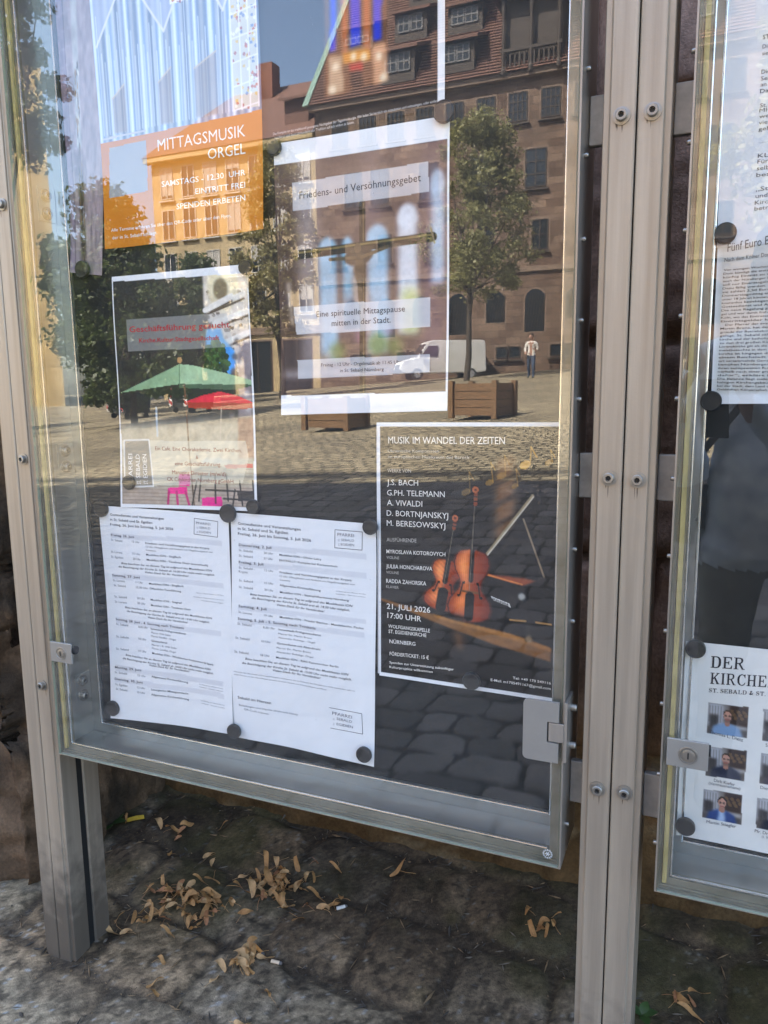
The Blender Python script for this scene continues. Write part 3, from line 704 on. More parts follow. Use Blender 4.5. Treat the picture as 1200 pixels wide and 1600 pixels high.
for (a, b, v0, v1) in ((.84, .985, 0, .60), (.50, .60, 0, .22)):
    po.poly([(a, v0), (b, v0), (b, v1), (a, v1)], (.80, .80, .76))
    for k in range(150):
        uu = a+(b-a)*float(hsh(np.array(k), np.array(8), 3)); vv = v0+(v1-v0)*float(hsh(np.array(k), np.array(9), 4))
        po.ell((uu, vv), .008, [(.75, .35, .2), (.85, .7, .3), (.4, .5, .7), (.95, .95, .9), (.6, .3, .3)][k % 5], .75)
    for k in range(9): po.line((a, v0+k*(v1-v0)/8), (b, v0+k*(v1-v0)/8-.012), .006, (.93, .93, .95))
    for k in range(4): po.line((a+k*(b-a)/3, v0), (a+k*(b-a)/3, v1), .007, (.93, .93, .95))
ORQ = [(0.0046, 0.6213), (1.0104, 0.6143), (1.0081, 1.0072), (0.0123, 1.0064)]
po.poly([(-.05, ORQ[0][1]+.004), (1.05, ORQ[1][1]-.002), (1.05, 1.05), (-.05, 1.05)], (0.79, 0.475, 0.0)).noise(.03, 5)
po.poly([(0.011, 0.6149), (0.3046, 0.611), (0.3052, 0.6058), (0.0196, 0.608)], (.75, .74, .76))
po.poly([(0.0558, 0.644), (0.301, 0.6416), (0.2957, 0.8138), (0.0392, 0.8192)], (.62, .62, .63))
W1 = (.97, .96, .93)
tx = [t+(W1,) for t in [
  (0.3752, 0.6866, 0.9033, 0.688, 0.0378, 0, 'MITTAGSMUSIK'),
  (0.6804, 0.7422, 0.9011, 0.744, 0.0348, 0, 'ORGEL'),
  (0.3879, 0.8093, 0.8982, 0.8134, 0.0185, 1, 'SAMSTAGS - 12.30  UHR'),
  (0.5959, 0.851, 0.8957, 0.854, 0.0185, 1, 'EINTRITT FREI'),
  (0.4753, 0.8929, 0.8956, 0.8966, 0.0186, 1, 'SPENDEN ERBETEN'),
  (0.0458, 0.9405, 0.8065, 0.9444, 0.0115, 0, 'Alle Termine erfahren Sie über den QR-Code oder über den Flyer,'),
  (0.0513, 0.9682, 0.343, 0.9681, 0.0117, 0, 'der in St. Sebald ausliegt.')]]
sheet('organ_poster', 'organ pipe poster with a bright orange MITTAGSMUSIK ORGEL box', 'poster', PG,
      [(-.757, 1.922), (-.4185, 1.922), (-.4205, 1.445), (-.752, 1.439)], 0.0855, wave(.0025, .002, 1.0, (0, 0, .004, .006)), po, tx)

# dark poster with the blue lit organ
pb = Paint(150, 212, (0.075, 0.080, 0.085))
BX = [(0.3641, 0.5638), (0.6952, 0.6138), (0.702, 0.8732), (0.4387, 0.8895), (0.3383, 0.8814)]
pb.poly([(BX[0][0]+.0, .0), (BX[1][0], .0), BX[2], BX[3], BX[4]], (.40, .26, .15), 1, 1)
for q in ([(0.3846, 0.5668), (0.4455, 0.576), (0.4129, 0.737), (0.3749, 0.7396)], [(0.4863, 0.5629), (0.5591, 0.574), (0.5549, 0.7374), (0.4911, 0.7401)], [(0.615, 0.573), (0.6764, 0.5824), (0.6703, 0.7346), (0.6211, 0.7372)]):
    q = [(a, b if b > .05 else -.05) for a, b in q]; pb.poly([(q[0][0], -.05), (q[1][0], -.05), q[2], q[3]], (.10, .20, .78), 1, 1)
for q in ([(0.451, 0.6155), (0.4813, 0.6161), (0.4771, 0.7558), (0.4464, 0.7565)], [(0.5645, 0.6227), (0.6105, 0.6248), (0.6106, 0.7648), (0.5641, 0.768)]):
    pb.poly([(q[0][0], -.05), (q[1][0], -.05), q[2], q[3]], (.72, .40, .20), 1, 1)
pb.poly([(0.4432, 0.7511), (0.6026, 0.754), (0.6067, 0.7935), (0.4506, 0.7866)], (.85, .55, .15), 1, 1)
pb.poly([(0.3659, 0.7502), (0.443, 0.756), (0.4561, 0.8818), (0.3612, 0.8773)], (.75, .62, .48), 1, 1).poly([(0.6111, 0.7454), (0.6895, 0.747), (0.7003, 0.8749), (0.6246, 0.8794)], (.78, .58, .42), 1, 1)
pb.poly([(0.4888, 0.8166), (0.5561, 0.8208), (0.558, 0.8774), (0.4989, 0.8774)], (.10, .08, .07), 1, 1).poly([(0.4845, 0.7913), (0.5602, 0.7929), (0.5595, 0.8203), (0.4921, 0.819)], (.7, .15, .12), 1, 1)
for c in [(0.4076, 0.7907), (0.5104, 0.7703), (0.5689, 0.7785), (0.6512, 0.79), (0.3878, 0.8628), (0.6744, 0.8616)]: pb.ell(c, .02, (.95, .88, .75), .9, 1)
pb.poly([(.965, -.1), (1.1, -.1), (1.1, 1.1), (.965, 1.1)], WHITE)
W2 = (.80, .80, .80)
tx = [t+(W2,) for t in [
  (0.0277, 0.9759, 0.968, 0.9812, 0.0090, 0, 'Die Komplet ist das traditionell gesungene Nachtgebet der Tagzeitenliturgie. Wir laden Sie herzlich ein mitzubeten und mitzusingen, oder einfach'),
  (0.0344, 0.9902, 0.5092, 0.9929, 0.0092, 0, 'zuzuhören und diese jahrhunderte alte Tradition auf sich wirken zu lassen.')]]
sheet('komplet_poster', 'dark poster with a blue and orange lit church interior, above the crucifix poster', 'poster', PG,
      [(-.4085, 2.010), (-.1125, 2.010), (-.1115, 1.590), (-.4085, 1.577)], 0.0870, wave(.0015, .001, 0), pb, tx)

# crucifix poster
pf = Paint(220, 312, (0.33, 0.265, 0.25))
for (px0, px1, col) in (((.0, .18), 0, (.27, .20, .18)), ((.12, .25), 0, (.62, .56, .55)), ((.33, .42), 0, (.32, .24, .23)), ((.52, .62), 0, (.50, .41, .41)), ((.70, .78), 0, (.28, .20, .20)), ((.84, .97), 0, (.42, .32, .36))):
    pf.poly([(px0[0], .05), (px0[1], .05), (px0[1]+.01, .82), (px0[0]+.01, .82)], col, .9, 7)
pf.poly([(0, .05), (1, .05), (1, .20), (0, .20)], (.44, .36, .33), .5, 10)
for a, b, t, bt, col in ((.255, .365, .395, .80, (.66, .83, .93)), (.395, .465, .40, .66, (.55, .78, .90)), (.545, .665, .37, .78, (.68, .84, .94)), (.72, .83, .31, .72, (.88, .92, .96)), (.90, .975, .21, .55, (.80, .86, .93))):
    pf.poly([(a, t), (b, t), (b, bt), (a, bt)], col, .95, 3).ell(((a+b)/2, t), (b-a)/2, col, .95, 2, rv=.06)
pf.poly([(.74, .56), (.83, .56), (.84, .72), (.74, .72)], (.84, .88, .50), .8, 5)
pf.poly([(.40, .58), (.56, .58), (.56, .72), (.40, .72)], (.46, .36, .38), .8, 6)
for c, r, col in (((.36, .77), .05, (.45, .55, .25)), ((.60, .75), .06, (.42, .58, .26)), ((.70, .76), .05, (.40, .52, .24)), ((.50, .72), .03, (.85, .60, .68)), ((.66, .70), .03, (.85, .75, .80)), ((.27, .80), .04, (.62, .55, .45))):
    pf.ell(c, r, col, .8, 4)
for uu, t, bt in ((.06, .50, .66), (.19, .52, .70), (.47, .50, .70), (.53, .52, .72)): pf.poly([(uu-.015, t), (uu+.015, t), (uu+.03, bt), (uu+.01, bt)], (.85, .78, .70), .8, 2)
pf.poly([(0, .855), (.98, .845), (.98, .95), (0, .95)], (.26, .20, .20), .95, 3).poly([(.02, .83), (.75, .83), (.75, .86), (.02, .86)], (.70, .66, .66), .7, 3)
pf.poly([(.0, .03), (1, .03), (1, .90), (0, .90)], (.36, .30, .28), .12, 1)
CV = [(0.5204, 0.2501), (0.5078, 0.9354), (0.1174, 0.4052), (0.9116, 0.3916), (0.4936, 0.4307)]
pf.line(CV[0], CV[1], .036, (.16, .13, .08)).line((CV[0][0]+.006, CV[0][1]), (CV[1][0]+.006, CV[1][1]), .006, (.48, .42, .26), .8)
pf.line(CV[2], CV[3], .046, (.15, .13, .08)).line((CV[2][0], CV[2][1]-.008), (CV[3][0], CV[3][1]-.008), .010, (.55, .48, .27), .9)
pf.ell(CV[4], .085, (.13, .12, .11), 1, 1, rot=-.1, rv=.045).ell((CV[4][0]-.02, CV[4][1]-.012), .045, (.30, .27, .20), .8, 2, rv=.012)
pf.ell(CV[2], .014, (.25, .2, .12), 1, 0, rv=.03).line((CV[3][0]-.01, CV[3][1]-.03), (CV[3][0]+.01, CV[3][1]+.02), .01, (.5, .45, .35))
pf.ell((CV[4][0]+.006, CV[4][1]+.045), .030, (.30, .25, .17), .95, 1, rv=.075).ell((CV[4][0]-.004, CV[4][1]-.028), .020, (.36, .30, .21), .95, 0, rv=.026)
for sg in (-1, 1): pf.line((CV[4][0]+sg*.02, CV[4][1]+.005), (CV[4][0]+sg*.17, CV[4][1]-.010-sg*.012), .018, (.34, .29, .19), .95)
pf.line((CV[4][0]+.004, CV[4][1]+.09), (CV[4][0]+.012, CV[4][1]+.19), .026, (.28, .24, .16), .95)
pf.noise(.10, 9).noise(.06, 60, 4)
for q, a in (([(0.1073, 0.1461), (0.8867, 0.1407), (0.8938, 0.2405), (0.1058, 0.2458)], .72), ([(0.0869, 0.5935), (0.8951, 0.596), (0.8954, 0.7006), (0.1019, 0.6967)], .80), ([(0.105, 0.7931), (0.8957, 0.7952), (0.896, 0.8611), (0.1055, 0.8635)], .74)): pf.poly(q, (.90, .90, .91), a)
IN = [(0.0074, 0.0767), (0.9871, 0.0751), (0.9889, 0.9318), (0.0055, 0.925)]
m = pf.mpoly([(-.1, IN[0][1]), (IN[1][0], IN[1][1]), (IN[2][0], IN[2][1]), (-.1, IN[3][1])]); pf.put(~m, WHITE)
G3 = (.22, .22, .26)
tx = [t+(G3,) for t in [
  (0.1502, 0.2065, 0.8495, 0.2014, 0.0255, 0, 'Friedens- und Versöhnungsgebet')]+[
  (0.2307, 0.6361, 0.7583, 0.6398, 0.0209, 0, 'Eine spirituelle Mittagspause'),
  (0.3238, 0.6736, 0.6772, 0.6754, 0.0210, 0, 'mitten in der Stadt.'),
  (0.254, 0.8212, 0.738, 0.8245, 0.0122, 0, 'Freitag - 12 Uhr - Orgelmusik ab 11.45 Uhr'),
  (0.3707, 0.8452, 0.6362, 0.8476, 0.0122, 0, 'in St. Sebald Nürnberg')]]
sheet('crucifix_poster', 'Friedens- und Versöhnungsgebet poster showing a crucifix before blurred church windows', 'poster', PG,
      [(-.3985, 1.574), (-.1025, 1.576), (-.1045, 1.150), (-.3965, 1.143)], 0.0848, wave(.003, .0025, .4, (0, 0, .002, .004)), pf, tx)

# café parasol poster
pc = Paint(200, 284, (0.17, 0.175, 0.17))
def pt(*a): return a
pc.poly([(.30, 0), (1, 0), (1, .62), (.30, .62)], (.22, .21, .19), .8, 8)
pc.poly([(0.6833, 0.011), (0.9993, 0.0147), (0.9896, 0.4109), (0.8978, 0.4086), (0.8123, 0.2978), (0.7092, 0.195), (0.6807, 0.149)], (.90, .85, .79), 1, 1)
for k in range(90):
    uu = .70+.26*float(hsh(np.array(k), np.array(1), 9)); vv = .03+.40*float(hsh(np.array(k), np.array(2), 9))
    if uu > .70+max(0, vv-.2)*.8: pc.ell((uu, vv), .014, [(.93, .88, .80), (.34, .28, .24), (.74, .66, .58), (.97, .94, .88)][k % 4], .7, 0, rv=.010)
pc.ell([(0.8209, 0.0753)][0], .11, (.95, .89, .74), .9, 2, rv=.14).ell([(0.8043, 0.0878)][0], .05, (.45, .38, .28), .8, 1, rv=.06)
for (a, b) in (([(0.6874, 0.1672), (0.9649, 0.1129)]), ([(0.7281, 0.1555), (0.88, 0.1178)]), ([(0.7551, 0.2193), (0.9906, 0.1798)]), ([(0.828, 0.2983), (0.9923, 0.2637)])): pc.line(a, b, .030, (.97, .94, .90)).line((a[0], a[1]+.02), (b[0], b[1]+.02), .012, (.36, .30, .26))
pc.poly([(0.6896, 0.2439), (0.7928, 0.2431), (0.813, 0.2888), (0.8797, 0.3359), (0.8823, 0.4083), (0.8416, 0.4346), (0.6836, 0.431), (0.6838, 0.321)], (.30, .66, .98), 1, 1)
for k in range(60):
    uu, vv = [(0.751, 0.3822)][0]; a = k*2.4; rr = .085*math.sqrt(k/60); pc.ell((uu+rr*math.cos(a), vv+rr*1.1*math.sin(a)), .018, [(.18, .28, .12), (.26, .38, .16), (.12, .20, .10)][k % 3], .9, 0)
pc.poly([(0.9048, 0.3097), (0.994, 0.3037), (0.9835, 0.6107), (0.8868, 0.6097)], (.58, .53, .54), 1, 1)
for k in range(14): pc.ell((.90+.06*math.sin(k*3), .30+.03*k), .02, (.82, .78, .76) if k % 2 else (.40, .36, .36), .8, 1)
# ground, chairs
pc.poly([(-0.0025, 0.621), (0.9911, 0.6107), (1.0118, 0.984), (0.0024, 0.9981)], (.74, .70, .61), .95, 5)
pc.poly([(0.0094, 0.9113), (1.0174, 0.8988), (1.0118, 0.984), (0.0078, 0.998)], (.70, .63, .57), 1, 2)
for k in range(12):
    a, b = [(0.0169, 0.8203), (1.023, 0.8144)]; vv = a[1]+.016*k; pc.line((0, vv), (1, vv+.004), .004, (.42, .36, .31), .5)
pc.poly([(0.8837, 0.6097), (0.9911, 0.6107), (0.9875, 0.7772), (0.8752, 0.7776)], (.60, .45, .38), 1, 1)
# parasols
pc.poly([(0.2221, 0.4685), (0.7992, 0.4795), (0.8917, 0.4949), (0.8895, 0.5269), (0.5715, 0.5219), (0.2008, 0.5161)], (.12, .17, .12), .9, 2)
pc.poly([(0.0191, 0.4919), (0.2418, 0.4383), (0.4836, 0.3799), (0.5817, 0.387), (0.8033, 0.4227), (0.9924, 0.4578), (0.991, 0.4786), (0.8772, 0.481), (0.4772, 0.462)], (.60, .73, .56), 1)
pc.poly([(0.4836, 0.3799), (0.5817, 0.387), (0.9924, 0.4578), (0.991, 0.4786), (0.7363, 0.4746), (0.4772, 0.462)], (.66, .78, .61), 1).poly([(0.4772, 0.462), (0.7367, 0.469), (0.9913, 0.4741), (0.9908, 0.4813), (0.8607, 0.4944), (0.476, 0.478)], (.30, .40, .29), 1)
pc.line(*[(0.4834, 0.3817), (0.4772, 0.462)], .006, (.36, .48, .34)).ell([(0.4865, 0.3632)][0], .018, (.75, .58, .38))
pc.poly([(0.5211, 0.5372), (0.6372, 0.5136), (0.7662, 0.4991), (0.89, 0.5196), (0.9953, 0.5486), (0.9937, 0.5723), (0.7609, 0.5731), (0.5389, 0.5638)], (.92, .18, .25), 1).poly([(0.5242, 0.54), (0.9952, 0.5504), (0.9937, 0.5723), (0.7609, 0.5731), (0.5389, 0.5638)], (.70, .22, .14), 1)
pc.line(*[(0.5134, 0.4646), (0.5271, 0.7209)], .010, (.40, .30, .22)).line(*[(0.5271, 0.7209), (0.5536, 0.9878)], .010, (.30, .22, .16)).line(*[(0.7689, 0.5714), (0.7503, 0.7211)], .007, (.75, .70, .62)).line(*[(0.2905, 0.5607), (0.2913, 0.6816)], .014, (.70, .74, .76))
for q in ([(0.359, 0.909), (0.5038, 0.9013), (0.5081, 0.9326), (0.3603, 0.9367)], [(0.6104, 0.9486), (0.7508, 0.9406), (0.76, 0.9907), (0.6072, 0.9937)], [(0.4479, 0.8471), (0.531, 0.8464), (0.5271, 0.9), (0.4439, 0.901)]): pc.poly(q, (.93, .08, .55))
for a, b in ([(0.3662, 0.9267), (0.3569, 0.9815)], [(0.4253, 0.9259), (0.4325, 0.9871)], [(0.4921, 0.925), (0.5175, 0.9855)]): pc.line(a, b, .016, (.74, .05, .42))
pc.ell([(0.6944, 0.8355)][0], .15, (.34, .37, .38), .9, 1, rv=.035).ell([(0.7214, 0.7923)][0], .11, (.60, .66, .68), .8, 1, rv=.022)
for (a, b) in ([(0.6129, 0.8457), (0.5882, 0.9627)], [(0.7097, 0.845), (0.7089, 0.9703)], [(0.7892, 0.8443), (0.797, 0.9592)], [(0.6405, 0.9132), (1.0009, 0.9197)], [(0.8474, 0.9105), (0.8266, 0.9856)], [(0.9736, 0.871), (0.9815, 0.9826)], [(0.5782, 0.8751), (0.5375, 0.9832)], [(0.766, 0.95), (0.9985, 0.9557)], [(0.8811, 0.872), (0.8973, 0.9766)]): pc.line(a, b, .010, (.10, .10, .11))
pc.poly([(0.776, 0.8063), (0.9783, 0.8006), (0.9772, 0.8174), (0.7907, 0.8215)], (.75, .2, .22), .8).poly([(0.8623, 0.9198), (1.0013, 0.9131), (1.0061, 0.9556), (0.8675, 0.958)], (.12, .12, .13), .9)
pc.noise(.12, 12).noise(.08, 50, 6)
pc.poly([(0.0973, 0.1805), (0.8394, 0.1842), (0.8763, 0.3196), (0.098, 0.3166)], (.80, .80, .79), .50)
pc.poly([(0.0176, 0.7024), (0.9312, 0.7046), (0.9496, 0.7726), (0.9038, 0.8812), (0.0312, 0.909)], (.88, .86, .78), .60)
pc.poly([(0.0321, 0.7004), (0.2243, 0.6989), (0.2499, 0.9024), (0.033, 0.909)], (.45, .44, .42), .8)
for a, b in ([(0.0321, 0.7004), (0.2243, 0.6989)], [(0.2243, 0.6989), (0.2499, 0.9024)], [(0.2499, 0.9024), (0.033, 0.909)], [(0.033, 0.909), (0.0321, 0.7004)]): pc.line(a, b, .008, (.92, .92, .92))
IN = [(0.0423, 0.0158), (0.9918, 0.035), (0.9821, 0.9731), (0.0158, 0.9886)]
m = pc.mpoly([(.006, IN[0][1]+.004), (IN[1][0]+.004, IN[1][1]), (IN[2][0], .985), (.012, .985)]); pc.put(~m, WHITE)
RD = (.72, .10, .20); RM = (.50, .10, .14)
tx = [t+(RD,) for t in [
  (0.119, 0.2358, 0.8586, 0.242, 0.0238, 1, 'Geschäftsführung gesucht'),
  (0.1888, 0.2815, 0.7816, 0.2887, 0.0174, 1, 'Kirche.Kultur.Stadtgesellschaft')]]+[t+(RM,) for t in [
  (0.2726, 0.7441, 0.9016, 0.7531, 0.0163, 0, 'Ein Café. Eine Chorakademie. Zwei Kirchen.'),
  (0.5769, 0.7804, 0.5948, 0.7813, 0.0145, 0, '&'),
  (0.4206, 0.8092, 0.7566, 0.8121, 0.0164, 0, 'eine Geschäftsführung.'),
  (0.3975, 0.8475, 0.7853, 0.8539, 0.0164, 0, 'Managing Director (m/w/d)'),
  (0.358, 0.8774, 0.8383, 0.8839, 0.0165, 0, 'CK Citykirchen Nürnberg gGmbH')]]+[(a[0][0], a[0][1], a[1][0], a[1][1], .03, 3, s, (.92, .92, .92)) for a, s in (([(0.0947, 0.8951), (0.0932, 0.7601)], 'PFARREI'), ([(0.1516, 0.8675), (0.1495, 0.7619)], 'SEBALD'), ([(0.2076, 0.8669), (0.202, 0.7618)], 'EGIDIEN'), ([(0.1565, 0.8944), (0.1561, 0.8774)], 'ST.'), ([(0.209, 0.8939), (0.2085, 0.8769)], 'ST.'))]
sheet('parasol_poster', 'Geschäftsführung gesucht poster with a green and a red parasol over café tables', 'poster', PG,
      [(-.7455, 1.391), (-.4555, 1.393), (-.4535, .975), (-.7555, .968)], 0.0858, wave(.004, .002, .8, (0, 0, 0, .003)), pc, tx)

# the two programme sheets
INK = (.20, .20, .24); GREY = (.40, .40, .44)
def programme(label, quad, bars, tx, logos, ph, curlc):
    p = Paint(120, 170, WHITE)
    for b in bars: p.poly(b, (.865, .87, .89))
    p.noise(.012, 6)
    polys = []
    def ln(a, b, w=.0032):
        dx, dy = b[0]-a[0], (b[1]-a[1])*1.414; L = math.hypot(dx, dy); nx, ny = -dy/L*w/2, dx/L*w/2/1.414
        polys.append(([(a[0]+nx, a[1]+ny), (a[0]-nx, a[1]-ny), (b[0]-nx, b[1]-ny), (b[0]+nx, b[1]+ny)], (.18, .18, .22), .0004))
    for lg in logos:
        for k in range(len(lg)-1): ln(lg[k], lg[k+1])
    sheet('programme_sheet', label, 'notice', PG, quad, 0.0838, wave(.0035, .003, ph, curlc), p, tx, polys)

L1 = [(0.7491, 0.0254), (0.923, 0.0316), (0.9161, 0.1009), (0.7409, 0.096)]
programme('white programme sheet starting Freitag, 26. Juni at the left of the pair', [(-.8130, .9685), (-.5135, .9655), (-.5225, .5490), (-.8110, .5370)],
  [[(0.0854, 0.1186), (0.9473, 0.1181), (0.9464, 0.1392), (0.0823, 0.1438)], [(0.0685, 0.3084), (0.9478, 0.3018), (0.9467, 0.3272), (0.0654, 0.3324)], [(0.071, 0.5166), (0.9226, 0.5228), (0.9213, 0.5488), (0.0677, 0.5427)], [(0.0465, 0.743), (0.9338, 0.7558), (0.9287, 0.7811), (0.043, 0.7697)], [(0.042, 0.8013), (0.9378, 0.8109), (0.9328, 0.8348), (0.0388, 0.8256)]],
  [t+((INK if t[5] else GREY),) for t in [
  (0.0923, 0.0422, 0.516, 0.0435, 0.0108, 1, 'Gottesdienste und Veranstaltungen'),
  (0.0894, 0.0648, 0.4253, 0.0659, 0.0109, 1, 'in St. Sebald und St. Egidien'),
  (0.0866, 0.0874, 0.5845, 0.0868, 0.0108, 1, 'Freitag, 26. Juni bis Sonntag, 5. Juli 2026'),
  (0.7615, 0.0504, 0.8665, 0.0514, 0.0105, 0, 'PFARREI'),
  (0.7843, 0.0689, 0.8656, 0.0695, 0.0090, 0, 'SEBALD'),
  (0.7832, 0.0878, 0.8671, 0.0882, 0.0090, 0, 'EGIDIEN'),
  (0.7643, 0.0661, 0.7769, 0.0662, 0.0038, 0, 'ST.'),
  (0.764, 0.0714, 0.7766, 0.0715, 0.0038, 0, 'ST.'),
  (0.7631, 0.085, 0.7757, 0.0852, 0.0038, 0, 'ST.'),
  (0.7628, 0.0903, 0.7754, 0.0905, 0.0038, 0, 'ST.'),
  (0.0861, 0.1358, 0.2745, 0.1362, 0.0102, 1, 'Freitag, 26. Juni'),
  (0.0833, 0.1578, 0.1747, 0.1596, 0.0094, 0, 'St. Sebald'),
  (0.2557, 0.1573, 0.316, 0.159, 0.0093, 0, '12 Uhr'),
  (0.3624, 0.159, 0.8521, 0.1585, 0.0085, 1, 'Friedens- und Versöhnungsgebet in der Krypta'),
  (0.3635, 0.1752, 0.8752, 0.1733, 0.0077, 0, '12 Uhr: Mittagläuten und Andacht mit Nagelkreuzgebet von'),
  (0.362, 0.19, 0.4391, 0.1907, 0.0078, 0, 'Coventry'),
  (0.0735, 0.2132, 0.1683, 0.2139, 0.0095, 0, 'St. Lorenz'),
  (0.2538, 0.2127, 0.3159, 0.2134, 0.0095, 0, '15 Uhr'),
  (0.3626, 0.2118, 0.6298, 0.2108, 0.0085, 1, 'Musikfest ION - SingBach'),
  (0.0705, 0.2362, 0.1726, 0.2373, 0.0095, 0, 'St. Egidien'),
  (0.254, 0.2362, 0.3161, 0.2376, 0.0095, 0, '20 Uhr'),
  (0.3644, 0.235, 0.8353, 0.2356, 0.0085, 1, 'Musikfest ION - Tenebrae Choir (ausverkauft)'),
  (0.1528, 0.2619, 0.8658, 0.2576, 0.0085, 2, 'Bitte beachten Sie: an diesem Tag ist aufgrund des Musikfestes ION'),
  (0.1266, 0.2791, 0.8838, 0.2757, 0.0086, 2, 'die Besichtigung der Kirche St. Sebald ab 16:00 Uhr nicht mehr möglich.'),
  (0.3448, 0.2932, 0.6827, 0.2928, 0.0086, 2, 'Vielen Dank für Ihr Verständnis!'),
  (0.0666, 0.3236, 0.2991, 0.3209, 0.0103, 1, 'Samstag, 27. Juni'),
  (0.0709, 0.3464, 0.1712, 0.3455, 0.0096, 0, 'St. Lorenz'),
  (0.2632, 0.3435, 0.3216, 0.3441, 0.0096, 0, '11 Uhr'),
  (0.3714, 0.3444, 0.6398, 0.3419, 0.0086, 1, 'Musikfest ION - SingBach'),
  (0.0752, 0.3693, 0.1756, 0.3691, 0.0096, 0, 'St. Sebald'),
  (0.2633, 0.368, 0.3609, 0.367, 0.0095, 0, '15.30 Uhr'),
  (0.3748, 0.3662, 0.6181, 0.3666, 0.0087, 1, 'Öffentliche Turmführung'),
  (0.734, 0.3635, 0.9451, 0.362, 0.0047, 0, '7 Euro / 5 Euro (Dauer ca. 75 Min.)'),
  (0.7132, 0.3827, 0.9442, 0.3829, 0.0047, 0, 'Anmeldung im Infozentrum oder in der Kirche'),
  (0.7748, 0.3959, 0.941, 0.3978, 0.0047, 0, 'keine Barrierefreiheit möglich'),
  (0.0728, 0.4222, 0.1795, 0.4207, 0.0096, 0, 'St. Sebald'),
  (0.2663, 0.4179, 0.3322, 0.4178, 0.0096, 0, '20 Uhr'),
  (0.3779, 0.4182, 0.6208, 0.4197, 0.0087, 1, 'Musikfest ION - Stegreif'),
  (0.0741, 0.4462, 0.1766, 0.4456, 0.0097, 0, 'St. Lorenz'),
  (0.2666, 0.4409, 0.3339, 0.4416, 0.0097, 0, '20 Uhr'),
  (0.3782, 0.4436, 0.6892, 0.446, 0.0087, 1, 'Musikfest ION - Tenebrae Choir'),
  (0.1598, 0.4667, 0.8531, 0.4744, 0.0088, 2, 'Bitte beachten Sie: an diesem Tag ist aufgrund des Musikfestes ION'),
  (0.1736, 0.4835, 0.8339, 0.4945, 0.0088, 2, 'die Besichtigung der Kirche St. Sebald erst ab 13:00 Uhr möglich.'),
  (0.3488, 0.5021, 0.6624, 0.5069, 0.0088, 2, 'Vielen Dank für Ihr Verständnis!'),
  (0.0723, 0.5294, 0.6295, 0.536, 0.0105, 1, 'Sonntag, 28. Juni - 4. Sonntag nach Trinitatis'),
  (0.0738, 0.552, 0.1786, 0.5517, 0.0098, 0, 'St. Sebald'),
  (0.266, 0.5516, 0.3423, 0.5522, 0.0097, 0, '8.30 Uhr'),
  (0.3674, 0.5537, 0.6438, 0.5612, 0.0088, 1, 'Innenstadt-Frühgottesdienst'),
  (0.3699, 0.5712, 0.5246, 0.5767, 0.0081, 0, 'Pfarrer Willi Stöhr'),
  (0.3683, 0.5874, 0.5614, 0.5941, 0.0081, 0, 'Martin Schiffel - Orgel'),
  (0.0693, 0.6109, 0.1761, 0.6102, 0.0098, 0, 'St. Sebald'),
  (0.2628, 0.6076, 0.3267, 0.6088, 0.0098, 0, '10 Uhr'),
  (0.3689, 0.61, 0.494, 0.6133, 0.0089, 1, 'Gottesdienst'),
  (0.3699, 0.6285, 0.5678, 0.6337, 0.0081, 0, 'Pfarrer i. R. Willi Stöhr'),
  (0.3697, 0.6447, 0.5567, 0.653, 0.0082, 0, 'Martin Schiffel, Orgel'),
  (0.0634, 0.6694, 0.1722, 0.6683, 0.0099, 0, 'St. Sebald'),
  (0.2593, 0.6655, 0.3236, 0.6666, 0.0098, 0, '17 Uhr'),
  (0.3702, 0.6681, 0.8587, 0.6873, 0.0089, 1, 'Musikfest ION - Windsbacher Knabenchor & Spark'),
  (0.1445, 0.6924, 0.8351, 0.7116, 0.0090, 2, 'Bitte beachten Sie: an diesem Tag ist aufgrund des Musikfestes ION'),
  (0.1173, 0.7107, 0.8566, 0.7283, 0.0089, 2, 'die Besichtigung der Kirche St. Sebald ab 14:00 Uhr nicht mehr möglich.'),
  (0.3431, 0.7271, 0.6623, 0.7354, 0.0090, 2, 'Vielen Dank für Ihr Verständnis!'),
  (0.0443, 0.7597, 0.2724, 0.7577, 0.0108, 1, 'Montag, 29. Juni'),
  (0.0413, 0.7831, 0.1483, 0.7834, 0.0100, 0, 'St. Sebald'),
  (0.2407, 0.7831, 0.3086, 0.7837, 0.0100, 0, '15 Uhr'),
  (0.3563, 0.7801, 0.6477, 0.7884, 0.0091, 1, 'Allgemeine Kirchenführung'),
  (0.7401, 0.7859, 0.9283, 0.79, 0.0049, 0, 'im Beitrag zur offenen Kirche'),
  (0.7393, 0.7981, 0.9277, 0.8029, 0.0048, 0, 'enthalten - Spenden erbeten'),
  (0.0401, 0.8155, 0.2792, 0.8156, 0.0108, 1, 'Dienstag, 30. Juni'),
  (0.0446, 0.8393, 0.1488, 0.8413, 0.0100, 0, 'St. Egidien'),
  (0.2342, 0.8414, 0.2996, 0.8421, 0.0100, 0, '12 Uhr'),
  (0.3486, 0.8432, 0.6479, 0.8421, 0.0090, 1, 'Liturgische Mittagsandacht'),
  (0.0477, 0.8616, 0.1462, 0.8631, 0.0101, 0, 'St. Sebald'),
  (0.2316, 0.8648, 0.2972, 0.8654, 0.0100, 0, '15 Uhr'),
  (0.3462, 0.8673, 0.6487, 0.869, 0.0091, 1, 'Allgemeine Kirchenführung'),
  (0.7528, 0.8628, 0.9392, 0.8674, 0.0049, 0, 'im Beitrag zur offenen Kirche'),
  (0.752, 0.8751, 0.9386, 0.8804, 0.0049, 0, 'enthalten - Spenden erbeten')]], [L1+L1[:1]], 2.0, (0, 0, 0, .010))

